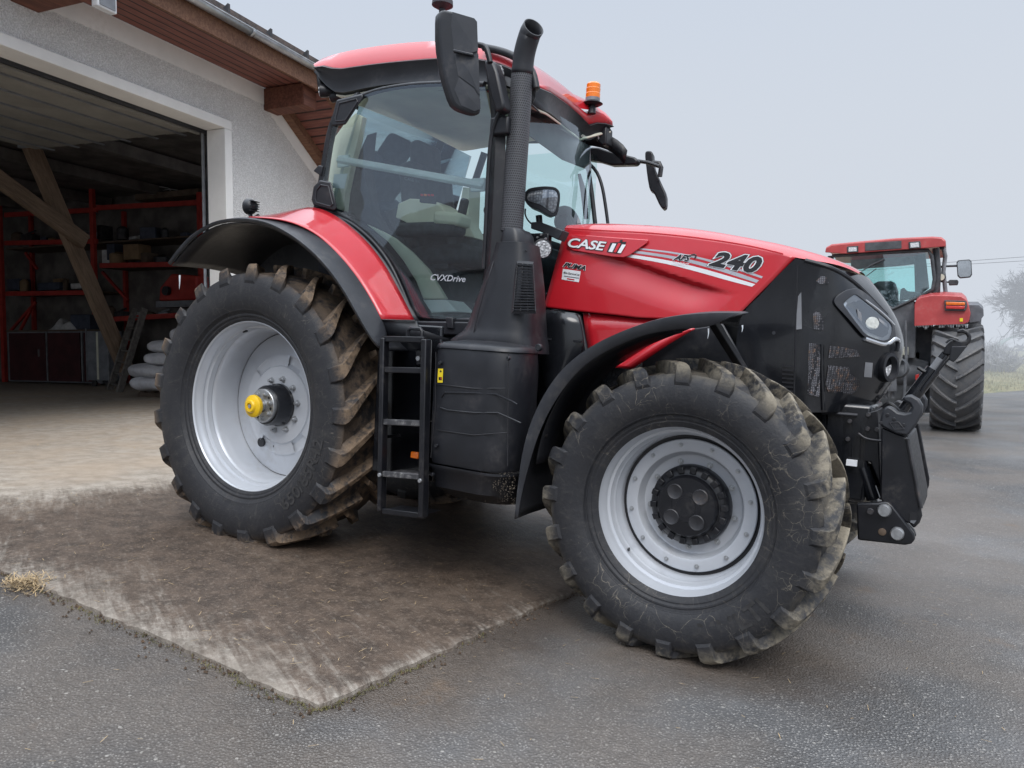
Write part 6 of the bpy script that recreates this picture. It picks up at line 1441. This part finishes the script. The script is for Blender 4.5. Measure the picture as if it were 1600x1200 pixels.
# rounded shoulder from the cover up to the tower
sh_rows = [ring(ztop + .004, .004), ring(ztop + .022, .008), ring(ztop + .036, .028), ring(ztop + .044, .07)]
tops = []
for x, y in plan: tops.append(Vector((lerp(x, 1.62, .55), lerp(y, -.78, .62), ztop + .06)))
sh_rows.append(tops); MB().grid(sh_rows).build('cover_shoulder', M['black'], TR, smooth=60)
mb = MB(); mb.poly(tops); mb.build('shoulder_top', M['black'], cover, smooth=0)
sk = [ring(zbot - .006, .0), ring(zbot - .02, .0), ring(zbot - .035, .012), ring(zbot - .13, .03), [Vector((p.x, p.y + .10, p.z)) for p in ring(zbot - .20, .06)], [Vector((p.x, min(-.70, p.y + .35), p.z)) for p in ring(zbot - .24, .08)]]
skid = MB().grid(sk).build('tank_skirt', M['black'], TR, smooth=40)
def cs(px, py):
    y = -1.205
    for _ in range(3):
        x = P(px, py, y=y).x; y = -1.200 - .0155 * max(0, min(1, (x - xl - .04) / (x1 - .14 - xl))) if x < x1 - .10 else lerp(-1.216, -1.201, min(1, (x - x1 + .10) / .06))
    return P(px, py, y=y - .001)
def groove(pts, m='print_black', r=.0028, lift=.003, name='cover_groove', par=None): mb = MB(); mb.tube([dec(cs(*q), lift) for q in pts], r, 6); mb.build(name, M[m], par or cover)
groove([(681, 600), (740, 607), (790, 607)]); groove([(684, 672), (740, 680), (792, 676)], 'print_black')
groove([(690, 620), (695, 613), (740, 614), (775, 616), (800, 627), (808, 632)], 'black', .0045, .003); groove([(688, 637), (700, 641), (740, 645), (778, 645), (814, 661)], 'black', .0045, .003, name='cover_ridge')
groove([(795, 552), (794, 620), (793, 728)]); groove([(681, 550), (680, 640), (673, 715)])
mb = MB(); mb.poly([dec(cs(*q), .003) for q in ((684.5, 576), (692.5, 576), (691.5, 598), (683.5, 597.5))]); stk = mb.build('warning_sticker', M['yellow_sticker'], TR, smooth=0)
para('sticker_mark', [(686.5, 581), (688.5, 577.8), (690.5, 581)], cs, 'print_black', stk, .005); para('sticker_mark', [(685.5, 589), (690.5, 589.2), (690.3, 594), (685.3, 593.8)], cs, 'print_black', stk, .005); para('sticker_mark', [(688, 590), (690, 590), (689.8, 592.5), (688, 592.5)], cs, 'print_red', stk, .006)
for q in ((689, 567), (683, 696), (677, 741), (795, 560)): pin(*q, -1.206, .011, 'gloss_black', cover, .014, 'latch', 12)
pin(843, 543, -1.0, .02, 'black', cover, .02, 'grommet', 14)
# dirt splashes on the skirt
dm = MB(); rd = random.Random(5)
for k in range(380):
    px = 720 + 85 * rd.random() ** .6; py = rd.uniform(738, 790) ; p = dec(P(px, py, y=-1.17 + .10 * sstep(760, 790, py)), .003 + .004 * rd.random()); r = rd.uniform(.001, .0045)
    dm.add([p + Vector((r * math.cos(a), 0, r * .8 * math.sin(a))) for a in (rd.random() * 2, 2.2 + rd.random(), 4.2 + rd.random())], [(0, 1, 2)])
M['dry_mud'] = mat('dry_mud', (.20, .165, .125), .9, var=.3, vscale=30)
dm.build('mud_splash', M['dry_mud'], skid, smooth=0, merge=False)
# steps
YS_ = -1.235
lad = MB().bar(P(601, 528, y=YS_), P(596, 798, y=YS_), .03, .05, (0, 1, 0)).build('access_ladder', M['black_metal'], TR, bevel=.006)
MB().bar(P(666, 530, y=YS_), P(661, 808, y=YS_), .035, .055, (0, 1, 0)).build('ladder_rail', M['black_metal'], lad, bevel=.006)
mb = MB(); mb.prism([P(*q, y=YS_ + .02) for q in ((668, 530), (675, 531), (671, 690), (667, 806), (661, 806))], [P(*q, y=YS_ + .22) for q in ((668, 530), (675, 531), (671, 690), (667, 806), (661, 806))]); mb.build('ladder_cheek', M['black_metal'], lad, bevel=.005)
mb = MB(); mb.prism([P(*q, y=YS_ + .02) for q in ((599, 529), (603, 529), (600, 740), (596, 740))], [P(*q, y=YS_ + .20) for q in ((599, 529), (603, 529), (600, 740), (596, 740))]); mb.build('ladder_cheek', M['black_metal'], lad, bevel=.005)
M['worn_step'] = mat('worn_step_metal', (.05, .05, .055), .5, var=.4, vscale=30, dirt=(.34, .33, .31), dirt_amt=.9)
for k, (yl_, yr_) in enumerate(((529.5, 531), (577.5, 579), (659, 662), (740, 745.5), (798, 806))):
    a, b = P(599, yl_, y=YS_), P(664, yr_, y=YS_); mb = MB(); mb.bar(a + Vector((0, .0, 0)), b, .03, .032); mb.add([a + Vector((0, .02, .006)), b + Vector((0, .02, .006)), b + Vector((0, .16, .006)), a + Vector((0, .16, .006))], [(0, 1, 2, 3)]); mb.build('step', M['worn_step'] if k in (2, 3) else M['black_metal'], lad, bevel=.004)
mb = MB(); mb.bar(P(599, 683, y=YS_ + .1), P(625, 680, y=YS_ + .12), .02, .016); mb.build('ladder_brace', M['black_metal'], lad)
MB().box((P(632, 640, y=-1.0).x, -.98, 1.02), (.46, .03, .9)).build('ladder_backplate', M['gloss_black'], lad, bevel=.01)
mb = MB(); mb.box(P(649.5, 711, y=-1.10), (.055, .03, .038)); mb.build('side_reflector', M['orange'], lad, bevel=.006)
mb = MB(); mb.ext([P(*q, y=-1.15) for q in ((648, 546), (660, 545), (661, 570), (650, 571))], (0, .04, 0)); sk_ = mb.build('step_socket', M['black'], TR, bevel=.008); pin(655, 560, -1.155, .016, 'steel', sk_, .014, 'plug', 14)
for q in ((594, 742), (657, 751)): pin(*q, YS_ - .028, .012, 'steel', lad, .012, 'bolt', 10)
mb = MB(); mb.tube([P(*q, y=-1.15) for q in ((637, 528), (638, 516), (642, 513), (657, 514), (660, 518), (659, 528))], .012, 8); mb.build('step_handle', M['black'], lad)

# ---- work lamp pair on the bracket beside the bonnet
YW = -.60
br_ = [(829, 347), (842, 346), (880, 360), (872, 375), (842, 361), (829, 357)]
mb = MB(); mb.ext([P(*q, y=YW) for q in br_], (0, .09, 0)); wb_ = mb.build('lamp_arm', M['black_dusty'], TR, bevel=.006)
mb = MB(); mb.ext([P(*q, y=YW + .02) for q in ((820, 364), (845, 365), (845, 374), (820, 374))], (0, .05, 0)); mb.build('arm_foot', M['black'], wb_, bevel=.004)
hp_ = [(818.5, 310), (820, 300), (827, 293.5), (850, 290.5), (868, 292), (875, 299), (875.5, 312), (872, 333), (866, 339), (856, 336), (843, 328), (824, 321)]; hp_ = closed(hp_)
hin = [(823.5, 309), (825, 302), (831, 298.5), (850, 296), (866, 296.5), (871, 302), (871.5, 312), (868, 330), (864, 333.5), (857, 328), (844, 319), (826, 314.5)]; hin = closed(hin)
mb = MB(); n = len(hp_); vo = [dec(P(*q, y=YW - .03), .03) for q in hp_]; vi = [dec(P(*q, y=YW - .03), .03) for q in hin]; vb_ = [P(lerp(a, 848, .25), lerp(b, 318, .2) + 6, y=YW + .10) for a, b in hp_]; vd2 = [dec(p, -.012) for p in vi]
mb.grid([vb_, vo, vi, vd2], cv=True); mb.poly(vb_); wl_ = mb.build('main_work_lamp', M['black'], TR, smooth=35, bevel=.003)
mb = MB(); c_ = sum(vd2, Vector()) / n; mb.add(vd2 + [c_], [(i, (i + 1) % n, n) for i in range(n)]); mb.build('lamp_bowl', M['lens'], wl_, smooth=0)
mb = MB(); mb.poly([dec(p, .002) for p in [dec(P(*q, y=YW - .03), .012) for q in ((826, 301), (836, 300), (836, 314), (826, 313))]]); mb.build('lamp_reflector', M['white'], wl_, smooth=0)
mb = MB(); mb.bar(dec(P(856.5, 297, y=YW - .03), .026), dec(P(854.5, 326, y=YW - .03), .026), .006, .01); mb.build('lamp_divider', M['cab_dark'], wl_, smooth=0)
mb = MB(); mb.poly([dec(P(*q, y=YW - .03), .008) for q in ((859, 298), (866, 299), (869, 306), (867, 328), (858, 325))]); mb.build('lamp_reflector', M['lamp_glow'], wl_, smooth=0)
mb = MB(); mb.add([dec(p, .004) for p in vi] + [dec(sum(vi, Vector()) / n, .008)], [(i, (i + 1) % n, n) for i in range(n)]); mb.build('lamp_glass', M['glass_clear'], wl_, smooth=60)
mb = MB(); mb.tube([P(842, 337, y=YW + .03), P(843, 349, y=YW + .03)], .02, 10); mb.build('lamp_stem', M['black'], wl_)
mb = MB(); mb.tube([P(*q, y=YW + .04) for q in pxcurve([(821, 326), (820, 335), (825, 345), (831, 350)], 8)], .005, 6); mb.build('lamp_wire', M['black'], wl_)
roundlamp('round_work_lamp', P(847.5, 389, y=YW - .02), (C_T - P(847.5, 389, y=YW)).normalized() + Vector((.22, .1, -.05)), .055, TR, 'black', 'lens', .06)
mb = MB(); mb.box(P(848, 373, y=YW + .02), (.10, .05, .06)); mb.build('lamp_mount', M['black_metal'], wb_, bevel=.008)
for q in ((840, 371), (853, 373), (846, 367)): pin(*q, YW - .012, .007, 'steel', wb_, .008, 'bolt', 8)
# horn-like dark pod behind it (far lamp seen from behind)
fc_ = P(883, 346, y=.42); mb = MB(); mb.tube([fc_ + Vector((-.05, .02, 0)), fc_ + Vector((.0, 0, 0)), fc_ + Vector((.05, -.01, 0))], [.06, .075, .05], 18); mb.build('work_lamp', M['black'], TR, smooth=45)
mb = MB(); mb.tube([P(*q, y=.2) for q in pxcurve([(866, 333), (885, 325), (897, 338), (902, 352)], 10)], .028, 10); mb.build('lamp_cover', M['cab_grey'], TR, smooth=50)

# ---- mirrors
mp = [(686, 22), (690, 16), (697, 14), (742, 27.5), (746.5, 33), (748, 83), (752.5, 172), (750, 178), (741, 178.5), (718, 171), (707, 161), (694, 120), (686, 68)]; mp = closed(mp, 1)
yv_ = -1.22; mo2 = [P(*q, y=yv_ + .05 * (q[0] - 686) / 66) for q in mp]
mback = [(700, 30), (706, 17.5), (742, 27.5), (746.5, 33), (748, 83), (752, 170), (738, 160), (712, 112), (706, 70)]
mb = MB(); dv = Vector((-.055, .03, 0)); mb.prism([p for p in mo2], [p + dv for p in mo2]); mir_ = mb.build('wing_mirror', M['black'], TR, bevel=.014, seg=3, smooth=40)
fac = [[(707, 18.5), (741, 28.5), (745.5, 34), (747, 79), (733, 84), (709, 78), (705, 40)], [(710, 84), (733, 88), (747.5, 84), (750, 150), (741, 136), (716, 118)], [(717, 121), (741, 139), (750.5, 155), (751, 170), (742, 174), (721, 165), (710, 140)]]
for k, pts in enumerate(fac):
    ps = [dec(P(*q, y=yv_ + .05 * (q[0] - 686) / 66), .006) for q in pts]; c_ = dec(sum(ps, Vector()) / len(ps), .003); mb = MB(); mb.add(ps + [c_], [(i, (i + 1) % len(ps), len(ps)) for i in range(len(ps))]); mb.build('mirror_facet', M['black_dusty'], mir_, smooth=0)
MB().bar(dec(P(709, 80, y=yv_), .008), dec(P(740, 87, y=yv_ + .04), .008), .03, .012).build('mirror_step', M['gloss_black'], mir_, bevel=.003)
cm_ = sum(mo2, Vector()) / len(mo2); mb = MB(); mb.poly([cm_.lerp(p, .86) + dv * 1.03 for p in mo2]); mb.build('mirror_face', M['mirror'], mir_, smooth=0)
ptube('mirror_arm', [(747, 70), (758, 72), (763, 84), (766, 98)], -1.05, .016, 'black', mir_, 10); 
mb = MB(); arm = [(756, 92), (770, 94), (776, 110), (787, 160), (786, 170), (774, 175), (766, 150), (757, 110)]; mb.ext([P(*q, y=-.93) for q in arm], (0, .09, 0)); mb.build('mirror_bracket', M['black'], mir_, bevel=.014)
# far mirror on its arm
ya = .80
mb = MB(); mb.ext([P(*q, y=ya) for q in ((916, 231), (925, 229.5), (935, 230), (950, 235), (991, 245), (997, 251), (992, 257), (955, 258), (935, 252), (918, 250))], (0, .08, 0)); fm_ = mb.build('wing_mirror', M['black'], TR, bevel=.012)
mb = MB(); mb.tube([P(*q, y=ya + .1) for q in ((993, 251), (1012, 254), (1030, 260))], .014, 8); mb.build('mirror_arm', M['black_metal'], fm_)
mpf = [(1007, 238), (1011, 235), (1020, 236), (1021, 258), (1030, 280), (1041, 303), (1041, 322), (1037, 327), (1031, 322), (1021, 300), (1015, 297), (1011, 275)]; mpf = closed(mpf, 1)
mb = MB(); mb.ext([P(*q, y=1.05) for q in mpf], (-.02, .10, 0)); mb.build('mirror_head', M['black'], fm_, bevel=.012)
mb = MB(); mb.tube([P(*q, y=1.02) for q in ((1020, 254), (1030, 255), (1033, 262), (1031, 276))], .018, 8); mb.build('mirror_clamp', M['black'], fm_)
# far side stand-in of tower mass (air cleaner) keeps the view through the cab closed at the bottom
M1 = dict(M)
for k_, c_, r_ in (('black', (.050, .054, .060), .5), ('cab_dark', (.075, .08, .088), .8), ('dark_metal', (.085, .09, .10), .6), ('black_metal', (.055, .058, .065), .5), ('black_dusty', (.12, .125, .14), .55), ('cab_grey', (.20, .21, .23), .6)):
    M[k_] = mat('weathered_' + k_, c_, r_, var=.3, dirt=(.16, .16, .16), dirt_amt=.5)  # paler copies for the second tractor, fog haze painted into the colours
# ------------------------------------------------------------------ the second tractor, seen from behind in the fog
T2C = Vector((W(1386, 600, y=11.1).x, 11.1, -.175))
T2 = empty('tractor', T2C, (0, 0, 0)); tag(T2, 'older faded red tractor seen from behind, parked in the fog', 'tractor')
def V(px, py, y): return W(px, py, y=y) - T2C
def poly2(name, pts, y, th, m, parent=None, bevel=.01, smooth=30):
    mb = MB(); mb.ext([V(a, b, y) for a, b in pts], (0, th, 0)); return mb.build(name, M[m], parent or T2, smooth=smooth, bevel=bevel)
# wheels: axis along x
def wheel2(R, wd, xc, yc, name, lug=20, rb=.55):
    o = MB().lathe([(rb - .02, -wd * .36), (rb, -wd * .40), (rb - .03, -wd * .3), (.2, -wd * .22), (.0001, -wd * .22)], 40).build(name, M['rim'], T2, smooth=40)
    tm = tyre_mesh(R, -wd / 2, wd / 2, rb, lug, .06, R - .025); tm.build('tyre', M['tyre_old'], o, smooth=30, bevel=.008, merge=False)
    o.location = (xc, yc, R - .025); return o
xr = V(1494, 600, 11.1).x; print('T2 half track', xr, T2C)
w_ = wheel2(.955, .80, xr, 0, 'rear_wheel'); w_.rotation_euler = (0, 0, PI / 2)
# turned so the face looks outwards; the other side is its mirror image
c = copy_tree(w_, T2); c.location = (-xr + .02, 0, w_.location.z); c.rotation_euler = (0, 0, PI / 2); c.scale = (1, -1, 1)
f_ = wheel2(.70, .55, xr - .12, 2.85, 'front_wheel', 18, .40); f_.rotation_euler = (0, 0, PI / 2); c = copy_tree(f_, T2); c.location = (-xr + .12, 2.85, f_.location.z); c.scale = (1, -1, 1)
YR = 10.62
# red mudguard: rounded box that curves over the wheel
sec = [(1428.5, 509), (1429, 476), (1432, 469), (1438, 465), (1454, 461.5), (1480, 461.5), (1503, 463), (1510, 469), (1514, 479), (1516.5, 490), (1514, 503), (1508, 506)]
rows = []
for dy, dz, sx in ((0.0, 0, 1), (.05, .012, 1), (.25, .06, 1), (.6, .10, 1), (1.0, .06, 1), (1.35, -.12, 1), (1.55, -.35, 1)):
    rows.append([V(a, b, YR) + Vector((0, dy, dz * (1 if b < 500 else .2))) for a, b in sec])
mg = MB().grid(rows); mg.poly(rows[0]); rm_ = mg.build('rear_mudguard', M['red_old'], T2, smooth=50, bevel=.012)
mb = MB(); rows = []
for dy, dz in ((.10, -.01), (.3, .04), (.7, .08), (1.1, .03), (1.5, -.25)):
    rows.append([V(a, b, YR) + Vector((0, dy, dz)) for a, b in [(1512, 475.5), (1529.7, 475.5), (1537, 482), (1537.5, 492), (1531, 500.5), (1516, 502.5)]])
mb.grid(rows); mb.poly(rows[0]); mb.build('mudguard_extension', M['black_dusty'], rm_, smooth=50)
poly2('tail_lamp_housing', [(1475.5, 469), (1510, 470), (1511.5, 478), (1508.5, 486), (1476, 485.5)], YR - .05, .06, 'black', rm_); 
poly2('tail_lamp', [(1478, 471.5), (1508, 472.5), (1508, 477), (1478, 476.5)], YR - .075, .03, 'orange', rm_); poly2('tail_lamp', [(1478, 477.5), (1508, 478), (1506.5, 483), (1478, 482.5)], YR - .075, .03, 'tail_red', rm_)
poly2('reflector', [(1499.5, 497), (1504.5, 497), (1504.5, 502.5), (1499.5, 502.5)], YR - .012, .012, 'yellow_sticker', rm_, .001)
r6 = random.Random(4); ic = MB()
for k in range(34):
    px = 1431 + k * 2.45; p = V(px, 506.5 + (2 if px < 1450 else 0), YR + .03); L = r6.uniform(.02, .075); MB().tube([p, p + Vector((0, 0, -L * .5)), p + Vector((0, 0, -L))], [.009, .006, .001], 5).build('icicle', M['ice'], rm_)
c = copy_tree(rm_, T2); c.scale = (-1, 1, 1)
# body behind the cab, rear axle, linkage
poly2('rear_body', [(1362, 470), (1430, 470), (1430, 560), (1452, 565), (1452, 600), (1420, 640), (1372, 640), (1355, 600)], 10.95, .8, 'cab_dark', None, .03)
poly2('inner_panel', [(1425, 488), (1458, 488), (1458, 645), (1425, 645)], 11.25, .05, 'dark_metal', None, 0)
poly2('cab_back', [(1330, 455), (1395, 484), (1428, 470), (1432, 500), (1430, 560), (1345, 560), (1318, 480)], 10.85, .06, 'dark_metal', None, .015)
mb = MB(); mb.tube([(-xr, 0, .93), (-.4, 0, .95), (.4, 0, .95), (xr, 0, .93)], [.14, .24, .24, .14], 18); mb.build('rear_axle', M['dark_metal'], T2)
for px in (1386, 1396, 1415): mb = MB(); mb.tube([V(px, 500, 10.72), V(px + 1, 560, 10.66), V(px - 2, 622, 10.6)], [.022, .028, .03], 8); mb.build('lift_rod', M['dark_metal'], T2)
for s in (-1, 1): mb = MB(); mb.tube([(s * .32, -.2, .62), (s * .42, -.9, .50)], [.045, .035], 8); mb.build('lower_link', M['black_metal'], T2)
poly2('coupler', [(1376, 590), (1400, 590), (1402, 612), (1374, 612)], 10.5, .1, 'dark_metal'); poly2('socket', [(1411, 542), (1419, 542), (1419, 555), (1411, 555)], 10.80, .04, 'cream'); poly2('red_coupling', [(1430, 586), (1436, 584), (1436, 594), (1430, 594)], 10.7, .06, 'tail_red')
# cab
RF = [(1289, 395), (1290.4, 388), (1299, 383), (1351.7, 377.7), (1400, 373.5), (1456.8, 371), (1471, 372), (1477.5, 377), (1478, 385.5), (1440, 388.5), (1400, 391.5), (1322, 397)]
rows = []
for dy, dz, k in ((0, 0, 1), (.03, .02, 1), (.5, .07, 1), (1.2, .06, 1), (1.7, -.02, .97)): rows.append([V(a, b, 10.75) + Vector((0, dy, dz)) for a, b in RF])
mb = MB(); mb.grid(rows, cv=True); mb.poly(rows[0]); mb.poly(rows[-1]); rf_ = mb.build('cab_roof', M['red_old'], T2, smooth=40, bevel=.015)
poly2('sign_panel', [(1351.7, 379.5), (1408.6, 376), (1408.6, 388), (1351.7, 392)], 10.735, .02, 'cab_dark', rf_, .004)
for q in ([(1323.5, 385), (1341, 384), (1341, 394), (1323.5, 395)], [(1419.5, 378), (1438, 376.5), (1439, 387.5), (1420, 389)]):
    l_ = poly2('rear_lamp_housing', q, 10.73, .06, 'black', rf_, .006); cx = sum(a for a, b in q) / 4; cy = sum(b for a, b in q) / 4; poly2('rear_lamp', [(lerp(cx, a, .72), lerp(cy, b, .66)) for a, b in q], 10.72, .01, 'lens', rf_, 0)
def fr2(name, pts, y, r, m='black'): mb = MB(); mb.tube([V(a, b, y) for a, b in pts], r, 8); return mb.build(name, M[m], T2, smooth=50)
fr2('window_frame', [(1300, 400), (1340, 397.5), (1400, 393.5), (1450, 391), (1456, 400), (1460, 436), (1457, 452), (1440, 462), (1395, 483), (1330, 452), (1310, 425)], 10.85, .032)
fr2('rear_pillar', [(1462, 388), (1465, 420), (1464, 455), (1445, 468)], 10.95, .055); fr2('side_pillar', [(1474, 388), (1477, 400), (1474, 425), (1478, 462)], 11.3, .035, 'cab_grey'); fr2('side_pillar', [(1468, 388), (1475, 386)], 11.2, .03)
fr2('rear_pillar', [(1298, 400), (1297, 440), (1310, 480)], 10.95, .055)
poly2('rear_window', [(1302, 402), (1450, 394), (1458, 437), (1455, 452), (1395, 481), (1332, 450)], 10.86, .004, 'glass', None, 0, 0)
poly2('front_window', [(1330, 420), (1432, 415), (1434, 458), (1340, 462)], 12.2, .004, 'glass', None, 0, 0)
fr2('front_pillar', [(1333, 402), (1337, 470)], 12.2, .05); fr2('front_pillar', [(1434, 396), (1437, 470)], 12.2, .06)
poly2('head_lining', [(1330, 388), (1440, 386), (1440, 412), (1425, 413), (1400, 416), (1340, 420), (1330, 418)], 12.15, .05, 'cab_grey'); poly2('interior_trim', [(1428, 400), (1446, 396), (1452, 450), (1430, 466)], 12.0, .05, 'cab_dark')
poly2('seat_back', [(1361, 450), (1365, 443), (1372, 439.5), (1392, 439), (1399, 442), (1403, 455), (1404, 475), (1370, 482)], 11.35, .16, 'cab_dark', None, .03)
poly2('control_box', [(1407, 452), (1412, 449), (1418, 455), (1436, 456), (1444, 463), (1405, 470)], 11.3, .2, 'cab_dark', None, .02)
mb = MB(); mb.tube([V(1346, 424, 10.82), V(1362, 414, 10.82), V(1382, 405, 10.82)], [.008, .014, .018], 8); mb.build('wiper', M['black'], T2)
mb = MB(); mb.tube([V(1350, 434, 10.83), V(1369, 420, 10.83)], .008, 6); mb.build('wiper', M['black'], T2)
# mirrors and indicator on the right
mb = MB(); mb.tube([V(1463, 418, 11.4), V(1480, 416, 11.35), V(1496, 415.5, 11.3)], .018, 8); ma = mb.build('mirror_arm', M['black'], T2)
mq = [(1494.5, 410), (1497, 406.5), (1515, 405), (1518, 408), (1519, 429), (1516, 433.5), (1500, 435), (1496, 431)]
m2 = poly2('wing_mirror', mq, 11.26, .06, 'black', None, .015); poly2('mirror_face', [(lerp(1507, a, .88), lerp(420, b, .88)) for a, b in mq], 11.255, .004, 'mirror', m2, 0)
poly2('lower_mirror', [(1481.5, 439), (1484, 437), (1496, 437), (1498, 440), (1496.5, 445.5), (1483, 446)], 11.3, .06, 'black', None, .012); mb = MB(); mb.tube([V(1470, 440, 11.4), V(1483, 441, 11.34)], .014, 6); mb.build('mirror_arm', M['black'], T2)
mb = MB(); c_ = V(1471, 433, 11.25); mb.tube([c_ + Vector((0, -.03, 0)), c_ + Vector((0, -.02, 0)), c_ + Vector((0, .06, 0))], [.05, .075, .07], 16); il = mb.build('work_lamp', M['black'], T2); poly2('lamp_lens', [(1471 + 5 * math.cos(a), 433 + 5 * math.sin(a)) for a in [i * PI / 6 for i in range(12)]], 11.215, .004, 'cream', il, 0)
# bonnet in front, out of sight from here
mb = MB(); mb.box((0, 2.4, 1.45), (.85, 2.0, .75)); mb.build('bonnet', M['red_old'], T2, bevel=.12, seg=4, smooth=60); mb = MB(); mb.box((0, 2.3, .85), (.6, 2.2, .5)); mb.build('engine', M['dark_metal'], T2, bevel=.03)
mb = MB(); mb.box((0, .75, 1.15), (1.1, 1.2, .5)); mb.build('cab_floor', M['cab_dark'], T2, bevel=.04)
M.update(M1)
